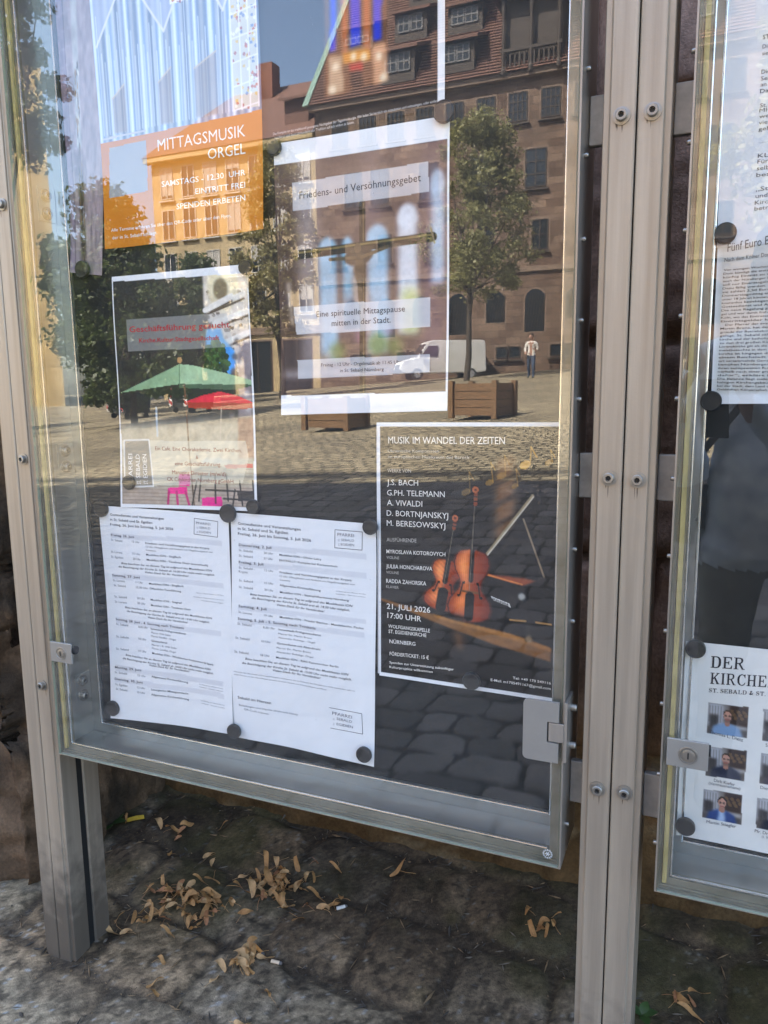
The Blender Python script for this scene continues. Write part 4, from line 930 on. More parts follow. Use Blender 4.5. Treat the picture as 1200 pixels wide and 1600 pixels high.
L2 = [(0.7338, 0.0354), (0.9129, 0.0351), (0.9099, 0.1081), (0.7314, 0.1088)]; L3 = [(0.6982, 0.7822), (0.9156, 0.7831), (0.923, 0.8696), (0.7064, 0.8708)]
programme('white programme sheet starting Donnerstag, 2. Juli with Sebald im Herzen at its foot', [(-.5100, .9705), (-.2270, .9655), (-.2350, .5405), (-.5235, .5445)],
  [[(0.0546, 0.1289), (0.9405, 0.121), (0.9406, 0.1428), (0.054, 0.1524)], [(0.0553, 0.2046), (0.9387, 0.1967), (0.9389, 0.2194), (0.0547, 0.2275)], [(0.0505, 0.3969), (0.9399, 0.3871), (0.94, 0.4073), (0.05, 0.4202)], [(0.0465, 0.4517), (0.9322, 0.4407), (0.9323, 0.4626), (0.046, 0.4752)]],
  [t+((INK if t[5] else GREY),) for t in [
  (0.0527, 0.0494, 0.4994, 0.0528, 0.0110, 1, 'Gottesdienste und Veranstaltungen'),
  (0.0521, 0.0712, 0.4111, 0.072, 0.0111, 1, 'in St. Sebald und St. Egidien'),
  (0.0516, 0.093, 0.5715, 0.0943, 0.0111, 1, 'Freitag, 26. Juni bis Sonntag, 5. Juli 2026'),
  (0.7501, 0.0593, 0.8585, 0.0583, 0.0120, 0, 'PFARREI'),
  (0.7745, 0.0785, 0.8585, 0.0773, 0.0091, 0, 'SEBALD'),
  (0.7722, 0.0971, 0.8586, 0.0956, 0.0092, 0, 'EGIDIEN'),
  (0.7536, 0.0755, 0.7664, 0.0755, 0.0036, 0, 'ST.'),
  (0.7536, 0.0811, 0.7664, 0.0811, 0.0035, 0, 'ST.'),
  (0.7536, 0.0939, 0.7664, 0.0939, 0.0035, 0, 'ST.'),
  (0.7536, 0.0996, 0.7664, 0.0996, 0.0035, 0, 'ST.'),
  (0.0569, 0.1409, 0.2918, 0.1406, 0.0105, 1, 'Donnerstag, 2. Juli'),
  (0.0564, 0.1628, 0.1563, 0.1636, 0.0090, 0, 'St. Sebald'),
  (0.237, 0.1639, 0.3027, 0.1644, 0.0090, 0, '20 Uhr'),
  (0.3479, 0.1653, 0.6404, 0.1661, 0.0080, 1, 'Musikfest ION - Olivier Latry'),
  (0.0558, 0.1863, 0.1558, 0.1869, 0.0090, 0, 'St. Sebald'),
  (0.2365, 0.1871, 0.3024, 0.1875, 0.0090, 0, '21 Uhr'),
  (0.3475, 0.1883, 0.7489, 0.1879, 0.0080, 1, 'ENTFÄLLT: Komplet bei Kerzenschein'),
  (0.055, 0.2153, 0.2335, 0.2143, 0.0106, 1, 'Freitag, 3. Juli'),
  (0.0545, 0.2382, 0.1715, 0.238, 0.0092, 0, 'St. Sebald -'),
  (0.0541, 0.255, 0.1194, 0.2551, 0.0092, 0, 'Krypta'),
  (0.242, 0.2378, 0.3053, 0.238, 0.0090, 0, '12 Uhr'),
  (0.3493, 0.2388, 0.8418, 0.2383, 0.0080, 1, 'Friedens- und Versöhnungsgebet in der Krypta'),
  (0.349, 0.2552, 0.8626, 0.2533, 0.0074, 0, '12 Uhr: Mittagläuten und Andacht mit Nagelkreuzgebet von'),
  (0.3488, 0.2709, 0.4235, 0.2701, 0.0074, 0, 'Coventry'),
  (0.0557, 0.2931, 0.1575, 0.2928, 0.0092, 0, 'St. Sebald'),
  (0.241, 0.2922, 0.3045, 0.2921, 0.0090, 0, '15 Uhr'),
  (0.3485, 0.2935, 0.6363, 0.2953, 0.0082, 1, 'Allgemeine Kirchenführung'),
  (0.7394, 0.2869, 0.9336, 0.2868, 0.0044, 0, 'im Beitrag zur offenen Kirche'),
  (0.7394, 0.2986, 0.9336, 0.2983, 0.0043, 0, 'enthalten - Spenden erbeten'),
  (0.055, 0.3224, 0.1568, 0.3218, 0.0092, 0, 'St. Sebald'),
  (0.2404, 0.321, 0.304, 0.3216, 0.0091, 0, '20 Uhr'),
  (0.3506, 0.3234, 0.8246, 0.3218, 0.0081, 1, 'Musikfest ION - Staatsphilharmonie Nürnberg'),
  (0.1368, 0.3478, 0.8502, 0.343, 0.0089, 2, 'Bitte beachten Sie: an diesem Tag ist aufgrund des Musikfestes ION'),
  (0.1495, 0.3629, 0.8328, 0.3619, 0.0090, 2, 'die Besichtigung der Kirche St. Sebald erst ab 14:30 Uhr möglich.'),
  (0.3283, 0.3795, 0.6622, 0.3802, 0.0089, 2, 'Vielen Dank für Ihr Verständnis!'),
  (0.0529, 0.406, 0.2555, 0.4051, 0.0108, 1, 'Samstag, 4. Juli'),
  (0.0523, 0.4309, 0.1506, 0.4329, 0.0093, 0, 'St. Lorenz'),
  (0.2384, 0.4318, 0.3022, 0.4318, 0.0092, 0, '19 Uhr'),
  (0.349, 0.4302, 0.923, 0.4284, 0.0082, 1, 'Musikfest ION - Frieder Bernius - Mendelssohn: Paulus'),
  (0.0463, 0.4611, 0.603, 0.4574, 0.0107, 1, 'Sonntag, 5. Juli - 5. Sonntag nach Trinitatis'),
  (0.0444, 0.4831, 0.1469, 0.4836, 0.0094, 0, 'St. Sebald'),
  (0.231, 0.4848, 0.3141, 0.4836, 0.0092, 0, '8.30 Uhr'),
  (0.3419, 0.4842, 0.6414, 0.4824, 0.0083, 1, 'Innenstadt-Frühgottesdienst'),
  (0.3391, 0.5021, 0.5748, 0.5012, 0.0076, 0, 'Pfarrer Dr. Martin Brons'),
  (0.3389, 0.519, 0.599, 0.5178, 0.0076, 0, 'Alexander Rebetge - Orgel'),
  (0.0296, 0.5465, 0.1325, 0.5457, 0.0094, 0, 'St. Sebald'),
  (0.2196, 0.5463, 0.2851, 0.5456, 0.0093, 0, '10 Uhr'),
  (0.3296, 0.5453, 0.6351, 0.5431, 0.0084, 1, 'Gottesdienst mit Abendmahl'),
  (0.3268, 0.5649, 0.5683, 0.5624, 0.0076, 0, 'Pfarrer Dr. Martin Brons'),
  (0.3253, 0.5828, 0.5865, 0.5811, 0.0077, 0, 'Alexander Rebetge, Orgel'),
  (0.0213, 0.6091, 0.1246, 0.6086, 0.0095, 0, 'St. Sebald'),
  (0.212, 0.6079, 0.2764, 0.607, 0.0094, 0, '18 Uhr'),
  (0.3223, 0.608, 0.7605, 0.6036, 0.0084, 1, 'Musikfest ION - RIAS Kammerchor Berlin'),
  (0.1017, 0.6337, 0.8288, 0.6303, 0.0093, 2, 'Bitte beachten Sie: an diesem Tag ist aufgrund des Musikfestes ION'),
  (0.0774, 0.6544, 0.8487, 0.6491, 0.0093, 2, 'die Besichtigung der Kirche St. Sebald ab 15:00 Uhr nicht mehr möglich.'),
  (0.2985, 0.6673, 0.637, 0.6657, 0.0093, 2, 'Vielen Dank für Ihr Verständnis!'),
  (0.0164, 0.6974, 0.8699, 0.6934, 0.0054, 0, 'Hinweis: für alle (noch nicht ausverkauften) Konzerte, die im Rahmen des Musikfestes ION stattfinden, gibt es'),
  (0.0161, 0.7102, 0.6791, 0.7093, 0.0054, 0, 'noch Karten an der Abendkasse (jeweils ab einer Stunde vor Konzertbeginn geöffnet)'),
  (0.0402, 0.8165, 0.2832, 0.8183, 0.0121, 1, 'Sebald im Herzen'),
  (0.0488, 0.8496, 0.4733, 0.8472, 0.0080, 0, 'Einladungen und Impulse direkt aufs Handy'),
  (0.0858, 0.8647, 0.263, 0.8686, 0.0081, 0, 'QR-Code scannen'),
  (0.7186, 0.8098, 0.8515, 0.8121, 0.0130, 0, 'PFARREI'),
  (0.7485, 0.8293, 0.8516, 0.8304, 0.0108, 0, 'SEBALD'),
  (0.7485, 0.8524, 0.8575, 0.8526, 0.0107, 0, 'EGIDIEN'),
  (0.7245, 0.8284, 0.7365, 0.8285, 0.0038, 0, 'ST.'),
  (0.7245, 0.8338, 0.7365, 0.8338, 0.0038, 0, 'ST.'),
  (0.7245, 0.8508, 0.7365, 0.8508, 0.0039, 0, 'ST.'),
  (0.7245, 0.8562, 0.7365, 0.8562, 0.0039, 0, 'ST.')]], [L2+L2[:1], L3[:4]], 3.4, (0, .002, .006, 0))

# violin concert poster, two copies one behind the other
sheet('poster_backing', 'second white-edged sheet showing as a thin rim behind the violin poster', 'poster', PG,
      [(-.2262, 1.1312), (.0710, 1.1330), (.0700, .7110), (-.2290, .7080)], 0.0872, wave(.001, .001, 0), Paint(30, 40, WHITE))
pv = Paint(260, 368, (0.055, 0.050, 0.045))
U, V = pv.U, pv.V
WL = [(0.6517, 0.1152), (0.7555, 0.1003), (0.7583, 0.3693), (0.6488, 0.4236)]
pv.poly(WL, (.62, .43, .26), .75, 5)
for k in range(4):
    a, b = [(0.639, 0.2193), (0.7674, 0.1683)]; dv = k*.075; pv.line((a[0], a[1]+dv), (b[0], b[1]+dv), .022, (.16, .12, .09), .8, 2)
pv.poly([(0.0072, 0.6784), (0.3298, 0.682), (0.9557, 0.7321), (0.9646, 0.9703), (0.005, 0.9974)], (.055, .042, .034), .9, 6)
ST = [(0.0072, 0.6784), (0.3081, 0.7194), (0.7544, 0.7637), (0.9581, 0.7965), (0.9601, 0.8505), (0.6527, 0.8111), (0.3304, 0.7528), (0.0071, 0.6878)]
pv.poly(ST, (.55, .36, .16), .95, 1).poly([(0.3081, 0.7194), (0.7544, 0.7637), (0.9581, 0.7965), (0.9587, 0.8123), (0.6517, 0.771), (0.3302, 0.7314)], (.70, .47, .22), .8, 1)
pv.poly([(0.4289, 0.769), (0.4884, 0.7791), (0.4949, 0.8543), (0.4517, 0.8507)], (.50, .32, .16), .7, 5).poly([(0.8254, 0.7721), (0.8605, 0.7763), (0.8629, 0.849), (0.8327, 0.8446)], (.45, .30, .15), .5, 4)
# grand piano: lid, prop, rim, keys, leg
pv.poly([(0.8432, 0.2487), (0.935, 0.1787), (0.9491, 0.5556), (0.8284, 0.549), (0.6449, 0.4739)], (.085, .085, .085), .85, 2)
pv.line(*[(0.6059, 0.4773), (0.8461, 0.2486)], .016, (.62, .55, .42)).line(*[(0.6101, 0.48), (0.8501, 0.2519)], .006, (.88, .84, .76)).line(*[(0.8019, 0.3341), (0.9251, 0.5606)], .010, (.55, .48, .38))
pv.poly([(0.6104, 0.5444), (0.8185, 0.5496), (0.9251, 0.5606), (0.7994, 0.5793), (0.6467, 0.5545)], (.60, .26, .10), .95, 1).line(*[(0.6105, 0.5465), (0.7993, 0.5736)], .010, (.85, .48, .22))
pv.poly([(0.6139, 0.5623), (0.8094, 0.5787), (0.9481, 0.5276), (0.9539, 0.6823), (0.6714, 0.7265), (0.6161, 0.6646)], (.04, .04, .045), .95, 1)
pv.poly([(0.6381, 0.6278), (0.7411, 0.6496), (0.7414, 0.6626), (0.6488, 0.6417)], (.88, .88, .86)).ell([(0.8006, 0.6186)][0], .02, (.75, .75, .72), .9, 1)
for k in range(9):
    a = [(0.6486, 0.6344), (0.7371, 0.6528)]; f = k/9; pv.line((a[0][0]+(a[1][0]-a[0][0])*f, a[0][1]+(a[1][1]-a[0][1])*f), (a[0][0]+(a[1][0]-a[0][0])*f+.004, a[0][1]+(a[1][1]-a[0][1])*f+.012), .005, (.08, .08, .08))
pv.line(*[(0.7427, 0.7098), (0.8234, 0.7084)], .010, (.70, .52, .28)).line(*[(0.8782, 0.7084), (0.9549, 0.7107)], .010, (.70, .52, .28)).poly([(0.8238, 0.7214), (0.8437, 0.7198), (0.8607, 0.7799), (0.8257, 0.783)], (.14, .12, .10), 1, 1).ell([(0.8435, 0.7742)][0], .018, (.60, .50, .38), .9, 1)
# violins
def violin(top, bot, w, seed):
    """body outline between neck end and bottom (uv), lit from the upper left"""
    (x0, y0), (x1, y1) = top, bot; y0 *= 1.414; y1 *= 1.414
    L = math.hypot(x1-x0, y1-y0); ax, ay = (x1-x0)/L, (y1-y0)/L; nx, ny = -ay, ax
    t = ((U-x0)*ax+(V*1.414-y0)*ay)/L; s = -((U-x0)*nx+(V*1.414-y0)*ny)/L
    prof = [(0, .03), (.03, .19), (.10, .255), (.20, .275), (.30, .25), (.38, .195), (.46, .165), (.54, .175), (.60, .23), (.70, .315), (.80, .345), (.90, .315), (.97, .20), (1.0, .04)]
    hw = np.interp(t, [p[0] for p in prof], [p[1] for p in prof])*w
    m = (t > 0) & (t < 1) & (np.abs(s) < hw)
    r = np.clip(s/np.maximum(hw, 1e-4), -1, 1)
    lite = np.exp(-((r+.45)/.38)**2)*np.exp(-((t-.25)/.28)**2)+.75*np.exp(-((r+.35)/.35)**2)*np.exp(-((t-.74)/.17)**2)
    c = np.array([.58, .21, .075])+lite[..., None]*np.array([.48, .40, .24])-.16*(np.clip(r, 0, 1)**2)[..., None]*np.array([1, .6, .3])
    c = c*(1+.10*np.sin(s*420)[..., None]*.5)
    mm = np.clip(pv.blur(m.astype(float), 1), 0, 1)[..., None]; pv.c = pv.c*(1-mm)+c*mm
    edge = m & (np.abs(s) > hw*.90); pv.put(edge, (.22, .07, .03), .7)
    def Q(tt, ss): return (x0+ax*L*tt-nx*L*ss, (y0+ay*L*tt-ny*L*ss)/1.414)
    pv.line(Q(-.62, 0), Q(.42, 0), .020*w+.006, (.035, .03, .03)); pv.line(Q(-.62, -.008), Q(.60, -.012), .004, (.55, .50, .42), .8)
    pv.line(Q(.58, -.10), Q(.58, .10), .012, (.45, .28, .14)); pv.line(Q(.64, 0), Q(.92, 0), .045*w+.008, (.04, .03, .03))
    for sg in (-1, 1): pv.line(Q(.46, sg*.115*w), Q(.64, sg*.150*w), .007, (.05, .02, .01)); pv.ell(Q(.46, sg*.10*w), .007, (.05, .02, .01)); pv.ell(Q(.645, sg*.17*w), .008, (.05, .02, .01))
    pv.line(Q(-.60, 0), Q(-.74, 0), .020, (.50, .22, .10)); pv.ell(Q(-.79, -.01), .017, (.70, .36, .20)); pv.ell(Q(-.79, -.01), .007, (.35, .14, .08))
    for k, tt in enumerate((-.64, -.70)): pv.line(Q(tt, -.07), Q(tt, .06), .006, (.10, .07, .05)); 
a = [(0.4041, 0.5027), (0.3575, 0.7049)]; violin(a[0], a[1], 1.12, 1)
a = [(0.5359, 0.4564), (0.5165, 0.7376)]; violin(a[0], a[1], .92, 2)
pv.poly([(0.33, 0.7009), (0.5034, 0.7162), (0.5356, 0.7376), (0.4177, 0.732)], (.03, .025, .02), .8, 2)
# drifting notes
for (hx, hy, tx_, ty_, s, al) in ((868, 288, 900, 195, 1.0, .95), (683, 380, 690, 275, .7, .45), (560, 430, 575, 320, .8, .35), (745, 345, 762, 235, .8, .35), (815, 400, 822, 310, .6, .4), (993, 275, 1003, 200, .7, .6)):
    pass
NT = [(0.8037, 0.1391), (0.8327, 0.076), (0.6215, 0.2058), (0.6269, 0.1327), (0.4957, 0.244), (0.5132, 0.1694), (0.6833, 0.1802), (0.6984, 0.1078), (0.7539, 0.2152), (0.7591, 0.1548), (0.9237, 0.1286), (0.9306, 0.0852)]
for k in range(6):
    h, tp = NT[2*k], NT[2*k+1]; al = (.95, .6, .45, .4, .5, .75)[k]; s = (1, .75, .85, .85, .6, .7)[k]; cc = (.80, .60, .24)
    pv.ell(h, .030*s, cc, al, 0, -.5, .019*s); pv.line((h[0]+.026*s, h[1]), tp, .006, cc, al); pv.line(tp, (tp[0]+.03*s, tp[1]+.035*s), .008, cc, al)
for k in range(5):
    a = [(0.4749, 0.2446), (0.9394, 0.1184)]; pv.line((a[0][0], a[0][1]+k*.012), (a[1][0], a[1][1]+k*.012), .003, (.6, .45, .2), .28)
pv.noise(.10, 40, 8)
IN = [(0.0139, 0.007), (0.9286, 0.0071), (0.9643, 0.963), (0.011, 0.9903)]
pv.put((U < .010) | (V > .985) | (V < .004) | (U > .99), WHITE)
W7 = (.93, .91, .88); S7 = (.72, .70, .67)
tx = [t+((W7 if t[5] != 0 or t[4] > .017 else S7),) for t in [
  (0.0586, 0.0682, 0.6984, 0.0668, 0.0254, 0, 'MUSIK IM WANDEL DER ZEITEN'),
  (0.0562, 0.1018, 0.3464, 0.0997, 0.0108, 0, 'Ukrainische Komponisten'),
  (0.0561, 0.1239, 0.5144, 0.1217, 0.0115, 0, 'im europäischen Musikraum des Barock'),
  (0.0536, 0.1784, 0.1898, 0.1774, 0.0132, 0, 'WERKE VON'),
  (0.05, 0.2275, 0.2305, 0.2262, 0.0213, 0, 'J.S. BACH'),
  (0.0498, 0.2677, 0.38, 0.2658, 0.0212, 0, 'G.PH. TELEMANN'),
  (0.0496, 0.3066, 0.2539, 0.306, 0.0215, 0, 'A. VIVALDI'),
  (0.0471, 0.3473, 0.4001, 0.3462, 0.0214, 0, 'D. BORTNJANSKYJ'),
  (0.0469, 0.3866, 0.3845, 0.3847, 0.0215, 0, 'M. BERESOWSKYJ'),
  (0.0455, 0.4489, 0.2203, 0.4452, 0.0143, 0, 'AUSFÜHRENDE'),
  (0.0441, 0.4964, 0.3857, 0.4904, 0.0150, 1, 'MYROSLAVA KOTOROVYCH'),
  (0.044, 0.5178, 0.1194, 0.5168, 0.0107, 0, 'VIOLINE'),
  (0.0427, 0.5556, 0.3123, 0.5504, 0.0152, 1, 'JULIIA HONCHAROVA'),
  (0.0425, 0.5772, 0.117, 0.5765, 0.0108, 0, 'VIOLINE'),
  (0.0424, 0.6144, 0.2775, 0.6106, 0.0154, 1, 'RADDA ZAHORSKA'),
  (0.0422, 0.6354, 0.1169, 0.635, 0.0108, 0, 'KLAVIER'),
  (0.0453, 0.7195, 0.3025, 0.7168, 0.0209, 1, '21. JULI 2026'),
  (0.0498, 0.7561, 0.2504, 0.7562, 0.0211, 1, '17:00 UHR'),
  (0.0554, 0.7966, 0.3008, 0.7952, 0.0140, 1, 'WOLFGANGSKAPELLE'),
  (0.0565, 0.8179, 0.2809, 0.8154, 0.0140, 1, 'ST. EGIDIENKIRCHE'),
  (0.0621, 0.8594, 0.2171, 0.8562, 0.0150, 1, 'NÜRNBERG'),
  (0.0631, 0.9095, 0.296, 0.9042, 0.0142, 1, 'FÖRDERTICKET: 15 €'),
  (0.0618, 0.9432, 0.4398, 0.934, 0.0094, 1, 'Spenden zur Unterstützung zukünftiger'),
  (0.0617, 0.9625, 0.3187, 0.9566, 0.0095, 1, 'Kulturprojekte willkommen'),
  (0.7642, 0.9344, 0.9632, 0.9338, 0.0096, 1, 'Tel: +49 170 549116'),
  (0.6455, 0.9545, 0.964, 0.9543, 0.0097, 1, 'E-Mail: m1705491167@gmail.com')]]
sheet('violin_poster', 'dark concert poster with two violins and a grand piano, MUSIK IM WANDEL DER ZEITEN', 'poster', PG,
      [(-.2220, 1.1265), (.0750, 1.1290), (.0740, .7030), (-.2252, .7055)], 0.0850, wave(.0015, .001, 1.2, (0, 0, 0, 0)), pv, tx)

# ---- right case
PR = 'papers pinned in the right notice case'
W = (.90, .905, .92); K = (.28, .28, .33)
pa = Paint(40, 56, W).noise(.01, 5)
tx = [t+(K,) for t in [
  (0.1446, 0.4167, 0.3356, 0.4203, 0.0119, 1, 'STELLUNGNAHME'),
  (0.145, 0.442, 0.4217, 0.4467, 0.0110, 0, 'Die Kirchengemeinde bittet alle'),
  (0.145, 0.4604, 0.4232, 0.4646, 0.0109, 0, 'sie besuchenden Gäste um Ruhe.'),
  (0.1453, 0.5113, 0.4276, 0.5142, 0.0111, 0, 'Die Besichtigung der Kirche'),
  (0.1446, 0.5298, 0.4291, 0.5323, 0.0111, 0, 'Sebalduskirche ist täglich'),
  (0.1445, 0.5461, 0.4305, 0.5482, 0.0110, 0, 'an allen Tagen der Woche'),
  (0.1438, 0.5646, 0.4321, 0.5664, 0.0111, 0, 'Dauer etwa eine Stunde'),
  (0.1465, 0.6048, 0.4353, 0.6029, 0.0112, 0, 'St. Sebald und St. Egidien'),
  (0.1455, 0.6188, 0.4365, 0.6166, 0.0111, 0, 'MICHAELI und Advent'),
  (0.1454, 0.6352, 0.4381, 0.6349, 0.0112, 0, 'werden Führungen an'),
  (0.1453, 0.6527, 0.4397, 0.6533, 0.0112, 0, 'vielen Orten der Kirche'),
  (0.1452, 0.6707, 0.4411, 0.6694, 0.0112, 0, 'gehalten und begleitet'),
  (0.1468, 0.704, 0.4441, 0.704, 0.0047, 0, '________________________________'),
  (0.1477, 0.7471, 0.4477, 0.7457, 0.0114, 0, 'KLANG und Raum'),
  (0.1476, 0.7638, 0.4491, 0.762, 0.0114, 0, 'Für Gäste und Freunde'),
  (0.1462, 0.7829, 0.4508, 0.7806, 0.0113, 0, 'selbst gestaltete Zeiten'),
  (0.1456, 0.8021, 0.4524, 0.7993, 0.0114, 0, 'besinnlicher Musik'),
  (0.1464, 0.8433, 0.4559, 0.8391, 0.0115, 0, '„St. Sebald lädt ein'),
  (0.1464, 0.8627, 0.4575, 0.8579, 0.0115, 0, 'und öffnet seine Türen.'),
  (0.145, 0.882, 0.4592, 0.8768, 0.0116, 0, 'Kirche für alle Menschen'),
  (0.1448, 0.8991, 0.4606, 0.8933, 0.0116, 0, 'betreten und verweilen.')]]
sheet('typed_notice', 'white typed page above the newspaper clipping in the right case', 'notice', PR, [(.2590, 1.783), (.5560, 1.783), (.5590, 1.363), (.2645, 1.3615)], 0.0862, wave(.002, .001, .5), pa, tx)

pn = Paint(40, 40, (.80, .80, .78)).noise(.05, 8)
rows = []
NEWS = ('Vor wenigen Wochen noch war', 'Dom kündigt die ersten geplante', 'künftig Eintritt zu verlangen', 'auch der Nürnberger Stadtkirche', 'soll nur Eintrittsgeld in Höhe',
        'Dazu fällig werden. Besucher', 'sie zahlen 2,50 Euro, wie St.', 'Donnerstagmittag ankündigte', 'unter 18 Jahren können die Kirche', 'kostenlos besichtigen, auch die', 'Gottesdienst und Andachten',
        'Die neue Regelung gilt bereits', 'gel und war damit früher in Kraft', 'Köln, wo das Eintreten nur vom', 'Eintrittsgelder kassiert.', 'Der Pfarrer der evangelischen', 'Martin Brons, hat der Zeitung', 'gründe der Betriebskosten mitge',
        'gelegt. St. Sebald zählt neben', 'kirche und der katholischen Frau', 'zu den drei großen Kirchen der', 'Lorenzkirche gilt als die berühmte', 'meistbesuchte in dem Trio. Die', 'kirche ist hingegen die älteste', 'einem Reichstadt und gilt', 'ort versammelnde Gemeinde. Wir',
        'bemühen Nürnberger Gemein', 'ihren europaweiten Ruf erhalten', 'nerhalb nach einer großen zeit', 'dafür“, erklärt Brons.', 'Die Balance liegt zudem oft bei', 'haltigen Kirchengebäudes auch', 'bei der Stadt, dem Land oder einer', 'Geldstiften Körperschaft finanziert')
def newsrow(k):
    t = k/33.0
    a = (.075-.035*t, .150+.725*t); return a
tx = [t+((.30, .30, .30),) for t in [
  (0.042, 0.0325, 0.2946, -0.0116, 0.0521, 0, 'Fünf Euro Eintritt'),
  (0.0317, 0.0949, 0.2905, 0.07, 0.0251, 0, 'Nach dem Kölner Dom verlangt')]]
x0y0 = [(0.0298, 0.1511), (0.2995, 0.1411), (0.0227, 0.9111), (0.3176, 0.9219)]
for k, s in enumerate(NEWS):
    t = k/33.0; a = [x0y0[0][i]*(1-t)+x0y0[2][i]*t for i in (0, 1)]; b = [x0y0[1][i]*(1-t)+x0y0[3][i]*t for i in (0, 1)]
    ind = .02 if s[:3] in ('Der', 'Die ') else 0
    tx.append((a[0]+ind, a[1], b[0], b[1], .013, 1, s, (.25, .25, .25)))
pn.poly([(-.1, .93), (1.1, .93), (1.1, 1.1), (-.1, 1.1)], (.88, .885, .89)).poly([(-.1, -.1), (.012, -.1), (.012, 1.1), (-.1, 1.1)], (.90, .90, .90))
sheet('newspaper_clipping', 'grey newspaper clipping with the headline Fünf Euro, in the middle of the right case', 'clipping', PR, [(.2655, 1.3620), (.5520, 1.3620), (.5590, 1.1590), (.2680, 1.1590)], 0.0845, wave(.0015, .001, .5), pn, tx)

pk = Paint(330, 232, (.91, .90, .88), .707)
def portrait(q, shirt, jacket, hair, beard, glasses, seed):
    tl, tr, br, bl = q; cx = (tl[0]+tr[0]+br[0]+bl[0])/4; w = (tr[0]-tl[0]); h = (bl[1]-tl[1])
    m = pk.mpoly(q); base = pk.c.copy()
    def L(a, b): return (tl[0]+(tr[0]-tl[0])*a+(bl[0]-tl[0])*b, tl[1]+(tr[1]-tl[1])*a+(bl[1]-tl[1])*b)
    pk.put(m, (.50, .47, .45)); pk.poly([L(0, 0), L(.40, 0), L(.40, .75), L(0, .75)], (.74, .74, .76), 1, 2).poly([L(.55, 0), L(1, 0), L(1, .65), L(.55, .65)], (.20, .13, .11), 1, 1)
    for k in range(5): pk.line(L(.05+.07*k, .1), L(.05+.07*k, .6), .004, (.45, .43, .42), .7)
    pk.poly([L(.04, .35), L(.28, .38), L(.28, .8), L(.04, .8)], (.22, .20, .20), .9, 1); pk.poly([L(.55, .65), L(1, .65), L(1, .78), L(.55, .78)], (.66, .64, .63), 1, 1); pk.poly([L(0, .78), L(1, .78), L(1, 1), L(0, 1)], (.28, .25, .24), .8, 1)
    for k in range(8): pk.ell(L(.6+.05*k, .2+.1*(k % 3)), .006, (.45, .33, .2), .8)
    pk.poly([L(.10, 1.02), L(.16, .74), L(.36, .62), L(.62, .62), L(.82, .74), L(.90, 1.02)], jacket, 1, 1).poly([L(.40, 1.02), L(.43, .62), L(.57, .62), L(.60, 1.02)], shirt, 1, 1)
    pk.poly([L(.43, .52), L(.57, .52), L(.57, .66), L(.50, .72), L(.43, .66)], (.66, .48, .41))
    r = w*.105; c = L(.50, .38); pk.ell((c[0], c[1]-h*.05), r*1.10, hair, 1, 0, rv=r*1.40); pk.ell(c, r*.92, (.78, .58, .50), 1, 0, rv=r*1.28)
    if beard: pk.ell((c[0], c[1]+h*.13), r*.78, tuple(.5*a+.2 for a in hair), .75, 1, rv=r*.55)
    pk.line((c[0]-r*.35, c[1]+h*.115), (c[0]+r*.35, c[1]+h*.115), .004, (.60, .32, .30))
    for sg in (-1, 1): pk.ell((c[0]+sg*r*.40, c[1]-h*.015), r*.14, (.16, .12, .11))
    if glasses:
        for sg in (-1, 1): pk.ell((c[0]+sg*r*.42, c[1]-h*.012), r*.34, (.18, .16, .16), .55)
    outside = ~m; pk.c[outside] = base[outside]
HAIRS = ((.30, .22, .18), (.25, .18, .14), (.14, .11, .10), (.45, .40, .36), (.20, .15, .12), (.55, .52, .48))
portrait([(0.08, 0.2923), (0.2048, 0.2897), (0.2053, 0.4416), (0.0804, 0.4471)], (.50, .62, .76), (.50, .62, .76), HAIRS[0], 1, 1, 1)
portrait([(0.0813, 0.5142), (0.2078, 0.5059), (0.2062, 0.66), (0.0835, 0.6633)], (.10, .14, .24), (.10, .14, .24), HAIRS[1], 1, 1, 2)
portrait([(0.0794, 0.7319), (0.2027, 0.7307), (0.2043, 0.8788), (0.0802, 0.883)], (.66, .74, .86), (.16, .27, .50), HAIRS[2], 0, 1, 3)
for k, (yy, nm) in enumerate(((420, 0), (618, 0), (816, 0))):
    pass
portrait([(0.249, 0.2866), (0.3684, 0.2883), (0.3712, 0.4358), (0.2514, 0.4436)], (.8, .8, .8), (.30, .32, .36), HAIRS[3], 0, 1, 4)
portrait([(0.2512, 0.5037), (0.3716, 0.5012), (0.3731, 0.6518), (0.2506, 0.6566)], (.6, .3, .3), (.25, .2, .25), HAIRS[4], 0, 0, 5)
portrait([(0.248, 0.7276), (0.3712, 0.7247), (0.3739, 0.8756), (0.2494, 0.8817)], (.85, .85, .88), (.12, .14, .20), HAIRS[5], 0, 0, 6)
portrait([(0.4117, 0.285), (0.5252, 0.2867), (0.5289, 0.4304), (0.4151, 0.4378)], (.5, .6, .5), (.3, .35, .3), HAIRS[1], 0, 0, 7)
pk.noise(.03, 10)
KK = (.16, .16, .20)
tx = [t+(KK,) for t in [
  (0.0889, 0.4462, 0.1938, 0.4634, 0.0168, 0, 'Thomas L. Dietz'),
  (0.1114, 0.6868, 0.1776, 0.691, 0.0160, 0, 'Dirk Kiefer'),
  (0.0957, 0.7051, 0.1948, 0.7055, 0.0137, 0, '(Vertrauensmann)'),
  (0.0954, 0.9053, 0.189, 0.9012, 0.0162, 0, 'Martin Stiegler'),
  (0.2618, 0.4688, 0.3559, 0.4714, 0.0153, 0, 'Sabine Hofer'),
  (0.255, 0.6813, 0.3455, 0.6821, 0.0155, 0, 'Dietrun Ender'),
  (0.2468, 0.9033, 0.3487, 0.9066, 0.0159, 0, 'Pfr. Dr. M. Brons'),
  (0.2696, 0.9247, 0.3361, 0.9245, 0.0136, 0, '(1. Vorsitzender)')]]
